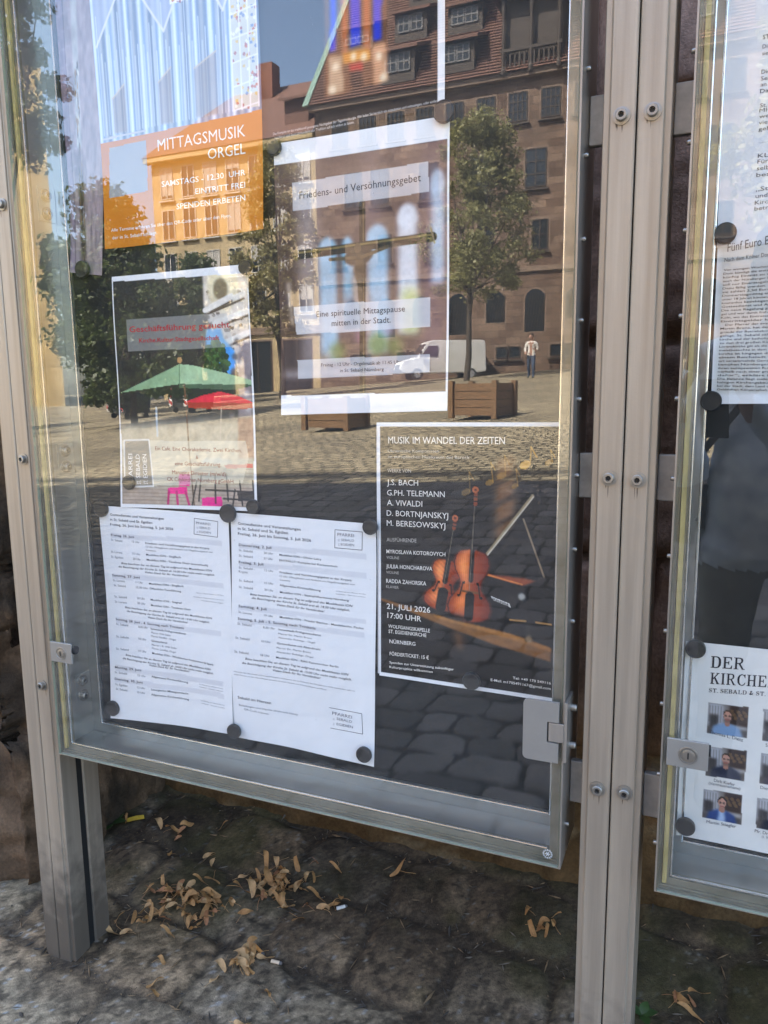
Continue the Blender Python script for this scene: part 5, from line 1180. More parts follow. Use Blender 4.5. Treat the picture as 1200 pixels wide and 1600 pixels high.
# serif headline built from strokes
SER = {
 'D': [[(.02, 0), (.02, .06), (.12, .06), (.12, .94), (.02, .94), (.02, 1), (.46, 1), (.66, .93), (.78, .75), (.80, .5), (.78, .25), (.66, .07), (.46, 0)], [(.27, .08), (.44, .08), (.55, .14), (.61, .3), (.62, .5), (.61, .7), (.55, .86), (.44, .92), (.27, .92)]],
 'E': [[(.02, 0), (.02, .06), (.12, .06), (.12, .94), (.02, .94), (.02, 1), (.70, 1), (.72, .72), (.67, .72), (.58, .92), (.27, .92), (.27, .55), (.42, .55), (.48, .68), (.52, .68), (.52, .34), (.48, .34), (.42, .47), (.27, .47), (.27, .08), (.60, .08), (.71, .30), (.76, .30), (.73, 0)]],
 'R': [[(.02, 0), (.02, .06), (.12, .06), (.12, .94), (.02, .94), (.02, 1), (.48, 1), (.66, .94), (.72, .76), (.66, .58), (.52, .49), (.76, .07), (.86, .05), (.86, 0), (.64, 0), (.38, .47), (.27, .47), (.27, .06), (.38, .06), (.38, 0)], [(.27, .55), (.44, .55), (.54, .62), (.57, .75), (.53, .88), (.43, .92), (.27, .92)]],
 'K': [[(.02, 0), (.02, .06), (.12, .06), (.12, .94), (.02, .94), (.02, 1), (.38, 1), (.38, .94), (.27, .94), (.27, .52), (.62, .94), (.54, .94), (.54, 1), (.82, 1), (.82, .94), (.74, .93), (.47, .62), (.78, .07), (.86, .06), (.86, 0), (.55, 0), (.55, .06), (.60, .06), (.37, .51), (.27, .40), (.27, .06), (.38, .06), (.38, 0)]],
 'I': [[(.02, 0), (.02, .06), (.12, .06), (.12, .94), (.02, .94), (.02, 1), (.38, 1), (.38, .94), (.28, .94), (.28, .06), (.38, .06), (.38, 0)]],
 'C': [[(.72, 1), (.72, .68), (.67, .68), (.58, .88), (.44, .94), (.30, .88), (.22, .70), (.21, .5), (.22, .3), (.30, .12), (.44, .06), (.58, .12), (.69, .30), (.74, .28), (.66, .06), (.44, -.02), (.20, .06), (.06, .26), (.03, .5), (.06, .74), (.20, .94), (.42, 1.02), (.60, .96), (.67, 1)]],
 'H': [[(.02, 0), (.02, .06), (.12, .06), (.12, .94), (.02, .94), (.02, 1), (.38, 1), (.38, .94), (.28, .94), (.28, .55), (.60, .55), (.60, .94), (.50, .94), (.50, 1), (.86, 1), (.86, .94), (.76, .94), (.76, .06), (.86, .06), (.86, 0), (.50, 0), (.50, .06), (.60, .06), (.60, .47), (.28, .47), (.28, .06), (.38, .06), (.38, 0)]],
 'S': [[(.05, 0), (.05, .30), (.10, .30), (.20, .12), (.33, .06), (.45, .10), (.48, .22), (.42, .34), (.20, .45), (.07, .58), (.05, .76), (.13, .94), (.30, 1.02), (.44, .97), (.52, 1), (.56, 1), (.56, .72), (.51, .72), (.42, .88), (.30, .94), (.20, .89), (.18, .79), (.24, .68), (.46, .57), (.60, .42), (.62, .24), (.53, .06), (.34, -.02), (.18, .03), (.10, 0)]],
 'T': [[(.22, 0), (.22, .06), (.33, .06), (.33, .92), (.22, .92), (.10, .72), (.05, .72), (.06, 1), (.76, 1), (.77, .72), (.72, .72), (.60, .92), (.49, .92), (.49, .06), (.60, .06), (.60, 0)]],
 'B': [[(.02, 0), (.02, .06), (.12, .06), (.12, .94), (.02, .94), (.02, 1), (.50, 1), (.66, .92), (.68, .74), (.62, .60), (.52, .54), (.68, .46), (.74, .28), (.68, .08), (.50, 0)], [(.27, .57), (.42, .57), (.51, .64), (.53, .76), (.49, .88), (.40, .92), (.27, .92)], [(.27, .08), (.44, .08), (.55, .16), (.57, .28), (.54, .42), (.44, .49), (.27, .49)]],
 'A': [[(.00, 0), (.00, .06), (.08, .06), (.38, 1), (.50, 1), (.80, .06), (.88, .06), (.88, 0), (.54, 0), (.54, .06), (.62, .06), (.56, .26), (.26, .26), (.20, .06), (.29, .06), (.29, 0)], [(.29, .34), (.53, .34), (.41, .74)]],
 'L': [[(.02, 0), (.02, .06), (.12, .06), (.12, .94), (.02, .94), (.02, 1), (.38, 1), (.38, .94), (.27, .94), (.27, .08), (.56, .08), (.66, .32), (.71, .32), (.68, 0)]],
 'G': [[(.72, 1), (.72, .68), (.67, .68), (.58, .88), (.44, .94), (.30, .88), (.22, .70), (.21, .5), (.22, .3), (.30, .12), (.44, .06), (.56, .10), (.56, .38), (.46, .40), (.46, .46), (.80, .46), (.80, .40), (.71, .38), (.71, .04), (.44, -.02), (.20, .06), (.06, .26), (.03, .5), (.06, .74), (.20, .94), (.42, 1.02), (.60, .96), (.67, 1)]],
 'V': [[(.34, 0), (.06, .94), (-.02, .94), (-.02, 1), (.34, 1), (.34, .94), (.24, .94), (.46, .25), (.66, .94), (.56, .94), (.56, 1), (.86, 1), (.86, .94), (.77, .94), (.48, 0)]],
 'O': [[(.42, -.02), (.18, .06), (.05, .26), (.03, .5), (.05, .74), (.18, .94), (.42, 1.02), (.66, .94), (.79, .74), (.81, .5), (.79, .26), (.66, .06)], [(.42, .06), (.54, .12), (.61, .3), (.63, .5), (.61, .7), (.54, .88), (.42, .94), (.30, .88), (.23, .7), (.21, .5), (.23, .3), (.30, .12)]],
 'N': [[(.02, 0), (.02, .06), (.12, .06), (.12, .94), (.02, .94), (.02, 1), (.28, 1), (.66, .32), (.66, .94), (.56, .94), (.56, 1), (.86, 1), (.86, .94), (.76, .94), (.76, 0), (.66, 0), (.22, .80), (.22, .06), (.34, .06), (.34, 0)]],
 '.': [[(.05, 0), (.05, .14), (.19, .14), (.19, 0)]],
 '&': [[(.30, -.02), (.10, .06), (.06, .26), (.14, .44), (.28, .54), (.20, .72), (.24, .92), (.40, 1.02), (.56, .92), (.58, .76), (.48, .60), (.38, .52), (.56, .28), (.64, .42), (.60, .48), (.60, .54), (.84, .54), (.84, .48), (.74, .44), (.64, .18), (.76, .06), (.86, .06), (.86, 0), (.66, 0), (.54, .10), (.42, 0)]],
}
def serif(s, x0, y0, x1, y1, cap):
    bm = bmesh.new(); x = 0.0; out = []
    from mathutils.geometry import tessellate_polygon
    for ch in s:
        if ch == ' ': x += .34; continue
        L = SER[ch]; w = max(p[0] for p in L[0])
        loops = [[Vector((p[0]+x, p[1], 0)) for p in lp] for lp in L]; flat = [v for lp in loops for v in lp]
        for t in tessellate_polygon(loops): out.append([(flat[i].x, flat[i].y) for i in t])
        x += w+.09
    bm.free(); W_ = x-.09
    return [[(x0+(x1-x0)*p[0]/W_, y0+(y1-y0)*p[0]/W_-p[1]*cap) for p in t] for t in out]
polys = []
for (s, q, cap) in (('DER', [(0.081, 0.1182), (0.1856, 0.1096)], [(0.081, 0.1182), (0.0804, 0.0609)]), ('KIRCHENVORSTAND', [(0.0817, 0.198), (0.5354, 0.1532)], [(0.0817, 0.198), (0.0819, 0.1424)]), ('ST. SEBALD & ST. EGIDIEN', [(0.0797, 0.2408), (0.3444, 0.2141)], [(0.0797, 0.2408), (0.0797, 0.2207)])):
    c = cap[0][1]-cap[1][1]
    for t in serif(s, q[0][0], q[0][1], q[1][0], q[1][1], c): polys.append((t, (.13, .13, .17), .00045))
sheet('portrait_poster', 'white church council poster with rows of named portrait photos, lowest in the right case', 'poster', PR, [(.2525, .8245), (.6720, .8260), (.6730, .5235), (.2535, .5245)], 0.0845, wave(.002, .002, 1.5), pk, tx, polys)

# magnets: one turned from a profile, the rest copied
MAG = [(-.395, 1.567, .0125, 'grey black round magnet on the top left corner of the crucifix poster'),
       (-.110, 1.580, .0160, 'large black round magnet on the top right corner of the crucifix poster'),
       (-.457, 1.387, .0125, 'black round magnet on the top right corner of the parasol poster'),
       (-.732, 1.016, .0135, 'black round magnet near the bottom left corner of the parasol poster'),
       (-.804, .963, .0165, 'worn brownish magnet on the upper left corner of the Freitag programme sheet'),
       (-.513, .969, .0165, 'large black magnet on the seam at the top between the two programme sheets'),
       (-.460, .984, .0125, 'black magnet on the bottom right corner of the parasol poster'),
       (-.236, .961, .0130, 'black round magnet on the top right corner of the Donnerstag programme sheet'),
       (-.804, .559, .0155, 'black round magnet on the bottom left corner of the Freitag programme sheet'),
       (-.516, .560, .0140, 'black round magnet on the seam at the foot between the two programme sheets'),
       (-.251, .563, .0140, 'black round magnet on the bottom right corner of the Donnerstag programme sheet'),
       (-.062, .721, .0145, 'black round magnet at the foot of the violin poster'),
       (-.809, 1.408, .0155, 'black round magnet on the foot of the pillar photograph'),
       (.274, 1.378, .0135, 'black round magnet above the newspaper headline in the right case'),
       (.268, 1.163, .0135, 'black round magnet on the bottom left corner of the newspaper clipping'),
       (.266, .816, .0135, 'black round magnet on the top left corner of the church council poster'),
       (.2655, .547, .0135, 'black round magnet on the bottom left corner of the church council poster')]
proto = None
for x, z, r, lb in MAG:
    if proto is None:
        mb = MB(); mb.lathe((0, 0.0125, 0), (0, -1, 0), [(0, 0), (.96, 0), (1, .0012), (1, .0060), (.97, .0071), (.90, .0077), (.86, .0072), (0, .0070)], 40)
        mb.v = [(a*1.0, b, c) for a, b, c in mb.v]
        proto = o = mb.build('round_magnet', MT['magnet'], smooth=False)
    else:
        o = proto.copy(); COL.objects.link(o)
    o.location = (x, 0.0620 if z < .6 else 0.0680, z); o.scale = (r, 1, r)
    tag(o, lb, 'magnet', 'round black magnets holding the posters')

# ------------------------------------------------------------------ dry bracts, butts, crumbs and seedlings on the setts
def nz(x, y): return float(near_z(np.array([x]), np.array([y]))[0])

def bract(seed, mats):
    """dry linden bract: a long curled blade on a thin stalk"""
    r = random.Random(seed); n = 12; L = r.uniform(.034, .056); w = r.uniform(.0052, .0085); k = r.uniform(-1.5, 1.5); cu = r.uniform(1.5, 4.6)
    v, f = [], []; x = y = z = 0.0; a = 0.0; e = 0.12
    for i in range(n+1):
        t = i/n; ww = w*(math.sin(math.pi*min(1, t*.93+.05))**.55)
        tw = .8*math.sin(t*3+seed)
        nx, ny = -math.sin(a), math.cos(a)
        cup = .35*ww*(1+math.sin(t*6+seed))
        for s in (-1, -.4, .4, 1):
            v.append((x+nx*ww*s*math.cos(tw), y+ny*ww*s*math.cos(tw), z+ww*s*math.sin(tw)+cup*abs(s)))
        st = L/n; x += math.cos(a)*st*math.cos(e); y += math.sin(a)*st*math.cos(e); z += st*math.sin(e)
        a += k/n; e += (r.uniform(.5, 1.5)*cu/n)*(1 if t < .35 else -1)*.55
    for i in range(n):
        for j in range(3):
            p = i*4+j; f.append((p, p+1, p+5, p+4))
    zm = min(p[2] for p in v); v = [(p[0]-L*.4, p[1], p[2]-zm+.0015) for p in v]
    mb = MB(); mb.add(v, f)
    # stalk leaving mid blade
    p0 = Vector(v[4*5+1]); d = Vector((r.uniform(.3, 1), r.uniform(-1, 1), .1)).normalized()
    p = p0; 
    for i in range(4):
        q = p+d*r.uniform(.006, .011); mb.tube(p, q, .00045, n=5); p = q; d = (d+Vector((0, r.uniform(-.5, .5), r.uniform(-.5, .1)))).normalized()
    return mb.build('dry_leaf', mats, smooth=True)

LM = [mat('dry_bract_tan', (.35, .18, .058), .7, var=.35, scale=60, bump=.0006, bscale=500), mat('dry_bract_pale', (.42, .25, .105), .7, var=.3, scale=60, bump=.0006, bscale=500), mat('dry_bract_rust', (.30, .13, .05), .7, var=.35, scale=60)]
protos = [bract(3+i*7, LM[(0, 0, 1, 0, 2, 0, 1, 0)[i]]) for i in range(8)]
PILES = [('a thick pile beside the left post', 60, (-0.777, 0.248), .085, .055), ('the pile right of the thickest one', 40, (-0.624, 0.349), .060, .050), ('a small heap nearer the kerb of bare setts', 18, (-0.560, 0.149), .045, .030),
         ('the setts close by the left post foot', 9, (-0.860, 0.153), .05, .05), ('the mossy setts under the notice case', 14, (-0.502, 0.359), .16, .07), ('the setts beside the middle post', 8, (-0.015, 0.444), .028, .03),
         ('the dark joint right of the middle post', 6, (0.275, 0.355), .04, .03), ('the shaded setts close to the wall', 10, (-0.907, 0.423), .12, .08), ('the bare grey setts in front', 7, (-0.598, 0.050), .24, .06)]
used = set()
for text, n, (px, py), sx, sy in PILES:
    for k in range(n):
        i = random.randrange(8)
        x, y = px+random.gauss(0, sx*.6), py+random.gauss(0, sy*.6)
        if i in used: o = protos[i].copy(); COL.objects.link(o)
        else: o = protos[i]; used.add(i)
        z = nz(x, y)
        o.location = (x, y, z+(random.uniform(0, .012) if n > 20 else .001)); o.rotation_euler = (random.uniform(-.22, .22), random.uniform(-.22, .22), random.uniform(0, 6.28))
        s = random.uniform(.62, 1.15); o.scale = (s, s, s)
        tag(o, 'dry curled tan linden bract lying in '+text if text.startswith(('a ', 'the pile', 'the dark')) else 'dry curled tan linden bract lying on '+text, 'leaf', 'dry bracts in '+text)
for i in range(8):
    if i not in used: bpy.data.objects.remove(protos[i])

def butt(x, y, rz, colr, label, L=.026, r=.0038):
    e = empty('cigarette_butt', (x, y, nz(x, y)+r), label=label, cat='cigarette butt'); e.rotation_euler = (0, .12, rz)
    mb = MB(); mb.lathe((0, 0, 0), (1, 0, 0), [(0, 0), (r*.95, 0), (r, .001), (r*.97, L*.6), (r, L-.0006), (r*.9, L), (0, L)], 14); mb.build('filter', mat('butt_paper', colr, .7, var=.15, scale=90), e)
    mb = MB(); mb.lathe((0, 0, 0), (1, 0, 0), [(r*.96, L+.0002), (r*.92, L+.004), (r*.6, L+.006), (0, L+.0062)], 12); mb.build('burnt_end', mat('ash', (.12, .11, .10), .9), e)
(bx, by) = (-0.576, 0.199); butt(bx, by, -.4, (.60, .27, .07), 'orange cigarette filter lying by the leaf heap')
(bx, by) = (-0.450, 0.342); butt(bx, by, .9, (.62, .60, .56), 'white stubbed cigarette butt on a mossy sett', .02)
(bx, by) = (-0.516, 0.167); butt(bx, by, .2, (.55, .42, .28), 'pale cigarette butt on the edge of a grey sett', .018)
(bx, by) = (-1.107, 0.443)
mb = MB()
mb.add([(-.022, -.006, .003), (.0, -.0065, .0045), (.022, -.005, .003), (.021, .006, .006), (0, .0055, .008), (-.022, .006, .005)], [(0, 1, 4, 5), (1, 2, 3, 4)]); mb.add([(-.022, -.006, .001), (.0, -.0065, .0025), (.022, -.005, .001), (.021, .006, .004), (0, .0055, .006), (-.022, .006, .003)], [(5, 4, 1, 0), (4, 3, 2, 1)])
o = mb.build('candy_wrapper', mat('yellow_wrapper', (.50, .33, .035), .35, var=.2, scale=80), label='small yellow folded wrapper on the ground by the wall', cat='wrapper'); o.location = (bx, by, nz(bx, by)+.004); o.rotation_euler = (.1, 0, .75)

# loose crumbs, twigs and grit in the joints
def crumbs():
    mb = MB()
    for k in range(4200):
        x, y = random.uniform(-1.5, .55), random.uniform(-.15, .60)
        X, Y = np.array([x]), np.array([y]); _, _, j, _ = cobbles(X, Y)
        if float(j[0]) < .35 and random.random() > .12: continue
        z = nz(x, y); s = random.uniform(.0007, .0030)*(2.2 if random.random() < .04 else 1)
        a = random.uniform(0, 3.14); c, d = math.cos(a), math.sin(a); l = s*random.choice((1, 1.4, 4, 7))
        p = Vector((x, y, z+s*.6)); ax = Vector((c, d, random.uniform(-.2, .2)))*l
        sd_ = Vector((-d, c, 0))*s*.6; upv = Vector((0, 0, s*.8))
        mb.add([p-ax, p+sd_, p+upv, p-sd_, p+ax, p-upv], [(0, 1, 2), (0, 2, 3), (0, 3, 5), (0, 5, 1), (4, 2, 1), (4, 3, 2), (4, 5, 3), (4, 1, 5)], random.choice((0, 0, 0, 1, 1, 2)))
    mb.build('grit_and_twigs', [mat('grit_dark', (.045, .038, .03), .9), mat('grit_straw', (.17, .11, .055), .9), mat('grit_pale', (.12, .10, .075), .9)], kind='stuff', label='crumbs of soil, straw and grit in the joints between the setts', )
crumbs()

GREEN = mat('seedling_green', (.028, .062, .014), .45, var=.35, scale=50)
def seedling(px, py, n, s, label):
    e = empty('seedling', (px, py, nz(px, py)), label=label, cat='weed')
    for k in range(n):
        a = k*2.4+.4; el = .5+.2*math.sin(k*3); mb = MB(); v, f = [], []
        for i in range(7):
            t = i/6; w = s*.30*math.sin(math.pi*min(.98, t*.9+.08)); d = s*t; zz = s*.45*t*el+.3*s*t*(1-t)
            for q in (-1, 0, 1): v.append((math.cos(a)*d-math.sin(a)*w*q, math.sin(a)*d+math.cos(a)*w*q, .006+zz-abs(q)*-.12*w))
        for i in range(6):
            for j in range(2): p = i*3+j; f.append((p, p+1, p+4, p+3))
        mb.add(v, f).build('leaf', GREEN, e, smooth=True)
    mb = MB(); mb.tube((0, 0, -.004), (0, 0, .008), .0012, n=6).build('stem', GREEN, e)
(sx_, sy_) = (-1.162, 0.405); seedling(sx_, sy_, 4, .045, 'small green seedling growing behind the left post')
(sx_, sy_) = (0.208, 0.296); seedling(sx_, sy_, 4, .030, 'small green seedling growing right beside the middle post foot')

# ------------------------------------------------------------------ the square behind the viewer (mirrored in the panes)
def gz(x, y): return float(slope(np.array([x]), np.array([y]))[0])
def stonemat(name, c1, c2, bw=.8, rh=.36):
    m = bpy.data.materials.new(name); m.use_nodes = True
    n, l = m.node_tree.nodes, m.node_tree.links; p = n['Principled BSDF']; p.inputs['Roughness'].default_value = .9
    tc = n.new('ShaderNodeTexCoord'); sx = n.new('ShaderNodeSeparateXYZ'); cx = n.new('ShaderNodeCombineXYZ')
    l.new(tc.outputs['Object'], sx.inputs[0]); l.new(sx.outputs['X'], cx.inputs['X']); l.new(sx.outputs['Z'], cx.inputs['Y'])
    br = n.new('ShaderNodeTexBrick'); br.inputs['Scale'].default_value = 1; br.inputs['Brick Width'].default_value = bw; br.inputs['Row Height'].default_value = rh
    br.inputs['Mortar Size'].default_value = .012; br.inputs['Color1'].default_value = (*c1, 1); br.inputs['Color2'].default_value = (*c2, 1); br.inputs['Mortar'].default_value = (*[c*.6 for c in c1], 1)
    l.new(cx.outputs[0], br.inputs['Vector'])
    nz_ = n.new('ShaderNodeTexNoise'); nz_.inputs['Scale'].default_value = .6; nz_.inputs['Detail'].default_value = 8; l.new(tc.outputs['Object'], nz_.inputs['Vector'])
    mr = n.new('ShaderNodeMapRange'); mr.inputs[1].default_value = .3; mr.inputs[2].default_value = .7; mr.inputs[3].default_value = .75; mr.inputs[4].default_value = 1.2; l.new(nz_.outputs['Fac'], mr.inputs[0])
    mx = n.new('ShaderNodeMix'); mx.data_type = 'RGBA'; mx.blend_type = 'MULTIPLY'; mx.inputs[0].default_value = 1
    l.new(br.outputs['Color'], mx.inputs[6]); l.new(mr.outputs[0], mx.inputs[7]); l.new(mx.outputs[2], p.inputs['Base Color'])
    return m
BROWN = stonemat('brown_sandstone', (.105, .062, .040), (.205, .138, .095)); OCHRE = stonemat('ochre_render', (.44, .34, .19), (.46, .36, .20), 3, 3)
TILE = mat('clay_roof_tile', (.155, .075, .05), .8, var=.35, scale=9, bump=.03, bscale=14); WGLASS = mat('dark_window_glass', (.02, .025, .03), .08); WOODF = mat('pale_window_frame', (.50, .48, .43), .6)
CURT = mat('pale_curtain', (.42, .40, .36), .9); SASH = mat('weathered_sash', (.13, .13, .13), .6); STONET = mat('stone_trim', (.20, .14, .10), .85, var=.2, scale=4); DARKW = mat('dark_timber', (.045, .030, .020), .7, var=.3, scale=6); COPPER = mat('green_copper', (.16, .27, .22), .6, var=.2, scale=4)

def window(par, x0, x1, z0, z1, y, arch=False, bars=(2, 3), trim=None, fr=None):
    mb = MB(); d = .22
    fw_ = .07
    if arch:
        r = (x1-x0)/2; cx = (x0+x1)/2; pts = [(x0, z0), (x1, z0)]+[(cx+r*math.cos(math.pi*k/10), z1-r+r*math.sin(math.pi*k/10)) for k in range(11)]
        mb.prism(pts, 'y', y-.10, y+.004, 0)
        mb2 = MB(); o2 = [(cx+(p[0]-cx)*1.16, z0+(p[1]-z0)*1.05-.05) for p in pts]; mb2.prism(o2, 'y', y-.2, y+.0025, 0)
        w = mb2.build('window', trim or STONET, par); mb.build('pane', WGLASS, w)
        mg = MB()
        for k in range(7): mg.tube((x0+(x1-x0)*(k+.3)/7, y+.03, z0+.05), (min(x1, x0+(x1-x0)*(k+1.9)/7), y+.03, z1-.25), .018, n=5)
        mg.build('grille', DARKW, w); return
    mb.box(x0, x1, y-.1, y+.004, z0, z1)
    mt = MB(); mt.box(x0-.12, x1+.12, y-.2, y+.0025, z0-.12, z1+.12); w = mt.build('window', trim or STONET, par)
    mb.build('pane', WGLASS, w)
    if trim is OCHRE and random.random() < .6:
        mc = MB(); hh = random.choice((.3, .55, .9)); mc.box(x0+.03, x1-.03, y+.0045, y+.012, z1-(z1-z0)*hh, z1-.02); mc.build('curtain', CURT, w)
    mf = MB(); nx_, nz_ = bars
    for k in range(nx_+1):
        xx = x0+(x1-x0)*k/nx_; mf.box(xx-.03, xx+.03, y+.004, y+.05, z0, z1)
    for k in range(nz_+1):
        zz = z0+(z1-z0)*k/nz_; mf.box(x0, x1, y+.006, y+.046, zz-.025, zz+.025)
    mf.box(x0-.15, x1+.15, y+.0026, y+.16, z0-.2, z0-.121)
    mf.build('sash', fr or WOODF, w)

def brown_house():
    F = -40.0; xa, xb, ez, rz = -21.2, 16.0, 17.1, 29.5
    e = empty('sandstone_house', (0, 0, 0), label='big brown sandstone house with steep dormered roof across the square', cat='house')
    mb = MB(); mb.box(xa, xb, F-17, F, -2, ez); mb.build('wall', BROWN, e)
    mb = MB(); mb.box(xa-.2, xb+.2, F+.001, F+.35, ez-.35, ez); mb.box(xa-.1, xb, F+.001, F+.12, 7.3, 7.55); mb.build('cornice', STONET, e)
    m = (rz-ez)/8.65
    mb = MB(); mb.prism([(F+.5, ez-.05), (F-8.5, rz), (F-17.5, ez-.05)], 'x', xa-.1, xb+.1); rf = mb.build('roof', TILE, e)
    mb = MB()
    for k in range(62):   # tile courses
        zz = ez+.1+k*.2; yy = F+.5-(zz-ez)/((rz-ez)/9.0); mb.box(xa-.1, xb+.1, yy-.10, yy+.05, zz-.02, zz+.015)
    mb.build('tile_courses', TILE, rf)
    mb = MB(); mb.prism([(F+.62, ez-.1), (F-8.5, rz+.15), (F-8.5, rz-.2), (F+.3, ez-.1)], 'x', xa-.45, xa-.1); mb.build('copper_verge', COPPER, rf)
    def dormer(x0, x1, z0, z1, big=False):
        y = F+.5-(z0-ez)/((rz-ez)/9.0)+.05
        mb = MB(); mb.box(x0, x1, y-3.2, y, z0, z1)
        d = mb.build('dormer', DARKW, e)
        mb = MB(); mb.prism([(y+.30, z1-.05), (y+.30, z1+.1), (y-3.4, z1+1.7), (y-3.4, z1+1.5)], 'x', x0-.25, x1+.25); mb.build('dormer_roof', TILE, d)
        mb = MB(); w = (x1-x0)
        for k in range(2): mb.box(x0+w*(.12+.40*k), x0+w*(.46+.40*k), y+.001, y+.03, z0+.35*(z1-z0), z1-.15)
        mb.build('dormer_window', WGLASS, d)
        mb = MB()
        for k in range(2):
            a, b = x0+w*(.12+.40*k), x0+w*(.46+.40*k)
            for xx in (a, (a+b)/2, b): mb.box(xx-.035, xx+.035, y+.031, y+.06, z0+.35*(z1-z0), z1-.15)
            for zz in (z0+.35*(z1-z0), z1-.15, (z0+.35*(z1-z0)+z1-.15)/2): mb.box(a, b, y+.032, y+.058, zz-.035, zz+.035)
        mb.build('dormer_sash', SASH, d)
    for (c, z0, z1) in ((-12.75, 17.5, 19.0), (-12.9, 20.2, 21.6), (-16.0, 17.5, 19.1), (-16.05, 20.4, 21.9), (-15.9, 23.0, 24.2), (-12.9, 23.2, 24.4), (-19.3, 20.4, 21.6), (-4.6, 17.5, 19.1), (-4.5, 20.4, 21.9), (-1.2, 17.5, 19.1), (-1.2, 20.4, 21.9), (2.2, 17.5, 19.1), (5.6, 20.4, 21.9), (5.6, 17.5, 19.1), (9, 17.5, 19.1), (9, 20.4, 21.9)):
        dormer(c-.95, c+.95, z0, z1)
    # ornate timber oriel dormer with pillars and a bell-shaped roof
    y = F+.5; x0, x1, z0, z1 = -10.4, -7.3, 16.9, 20.6
    mb = MB(); mb.box(x0, x1, y-4, y-.35, z0, z1); d = mb.build('oriel_dormer', DARKW, e)
    mb = MB()
    for k in range(3): mb.lathe((x0+.15+(x1-x0-.3)*k/2, y-.12, z0), (0, 0, 1), [(.16, 0), (.16, .2), (.10, .4), (.13, 1.0), (.09, 1.2), (.11, 1.5), (.08, 2.6), (.13, 3.2), (.13, 3.7)], 10)
    for k in range(12): mb.box(x0+.2+k*.245, x0+.28+k*.245, y-.16, y-.08, z0+.1, z0+1.05)
    mb.box(x0, x1, y-.22, y-.02, z0+1.05, z0+1.2); mb.box(x0-.1, x1+.1, y-.35, y+.05, z1-.25, z1); mb.build('oriel_columns', DARKW, d)
    prof = [(2.0, 0), (1.8, .35), (1.3, 1.1), (.95, 2.0), (.6, 3.0), (.1, 3.8)]
    mb = MB(); 
    for k in range(5):
        (r0, h0), (r1, h1) = prof[k], prof[k+1]; cx = (x0+x1)/2; cy = y-1.7
        v = [(cx+sx*r, cy+sy*r, z1+h) for r, h in ((r0, h0), (r1, h1)) for sx, sy in ((-1, -1), (1, -1), (1, 1), (-1, 1))]
        mb.add(v, [(i, (i+1) % 4, 4+(i+1) % 4, 4+i) for i in range(4)])
    mb.build('oriel_roof', TILE, d)
    for x0, x1 in ((-8, 0),): pass
    for k in range(17):
        x = -20.1+k*1.68
        if x > 8: break
        window(e, x, x+.93, 14.75, 16.1, F, bars=(4, 3), fr=DARKW)
    for k in range(9):
        x = -19.4+k*3.6; 
        if k: x = -8.6-.52+(k-4)*2.9+.52-0.5
        window(e, x, x+1.05, 11.5, 13.3, F, bars=(2, 3), fr=DARKW)
    for k in range(9): window(e, -20.3+k*2.9, -19.5+k*2.9, 8.4, 9.85, F, bars=(2, 2), fr=DARKW)
    for k in range(12): window(e, -19.6+k*2.12, -18.55+k*2.12, 4.75 if k % 2 == 0 else 4.2, 6.4, F, arch=True)
    for k in range(9):
        for q in (0, .72): window(e, -19.2+k*2.9+q, -18.62+k*2.9+q, 2.75+.05*k, 3.3+.05*k, F, bars=(1, 1), fr=DARKW)
brown_house()

def ochre_house():
    F = -40.2; xa, xb, ez = -33.0, -21.25, 15.75
    e = empty('ochre_house', (0, 0, 0), label='plain ochre rendered house with rows of tall windows and hipped roof', cat='house')
    mb = MB(); mb.box(xa, xb, F-12, F, -2, ez); mb.build('wall', OCHRE, e)
    mb = MB(); mb.box(xa-.3, xb, F+.001, F+.45, ez-.3, ez); mb.build('cornice', OCHRE, e)
    mb = MB(); v = [(xa-.4, F+.5, ez), (xb, F+.5, ez), (xb, F-12.5, ez), (xa-.4, F-12.5, ez), (xa+2.6, F-5.5, 20.9), (xb, F-5.5, 20.9)]
    mb.add(v, [(0, 1, 5, 4), (2, 3, 4, 5), (3, 0, 4), (1, 2, 5), (0, 3, 2, 1)]); rf = mb.build('roof', TILE, e)
    mb = MB(); mb.box(-27.6, -26.5, F-5.2, F-4.2, 19, 22.0, b=.03); mb.build('chimney', stonemat('brick_chimney', (.24, .09, .05), (.28, .12, .07), .25, .08), rf)
    mb = MB(); mb.box(-23.6, -22.0, F-2.5, F-.6, 16, 18.0); mb.prism([(F-.2, 17.9), (F-.2, 18.05), (F-3.2, 19.2), (F-3.2, 19.0)], 'x', -23.8, -21.8); mb.build('dormer', TILE, e)
    for fl, (z0, z1) in enumerate(((13.3, 15.1), (10.85, 12.6), (8.4, 9.95), (5.9, 7.5))):
        for k in range(7): window(e, -32.3+k*1.62, -31.4+k*1.62, z0, z1, F, bars=(2, 1), trim=OCHRE)
    mb = MB(); mb.box(xa, xb, F+.0012, F+.14, 4.7, 5.1); mb.build('shop_band', STONET, e)
    for k in range(4): window(e, -32.2+k*2.8, -30.3+k*2.8, 1.0, 4.3, F, bars=(2, 1), fr=DARKW)
ochre_house()
def left_house():
    F = -37.0
    e = empty('golden_house', (0, 0, 0), label='tall golden rendered house standing beyond the trees at the left side', cat='house')
    mb = MB(); mb.prism([(-66, F), (-66, F-12), (-52.5, F-12), (-38.4, F)], 'z', -2, 21.5); mb.build('wall', stonemat('golden_render', (.38, .27, .115), (.40, .285, .12), 3, 3), e)
    mb = MB(); mb.prism([(-66.3, F+.4), (-66.3, F-12.3), (-52.6, F-12.3), (-38.0, F+.4)], 'z', 21.501, 21.9); mb.build('roof', STONET, e)
    for z0 in (1.2, 4.6, 7.9, 11.2, 14.2, 17.4):
        for k in range(6): window(e, -64.5+k*3.5, -63.4+k*3.5, z0, z0+1.9, F, bars=(2, 1))
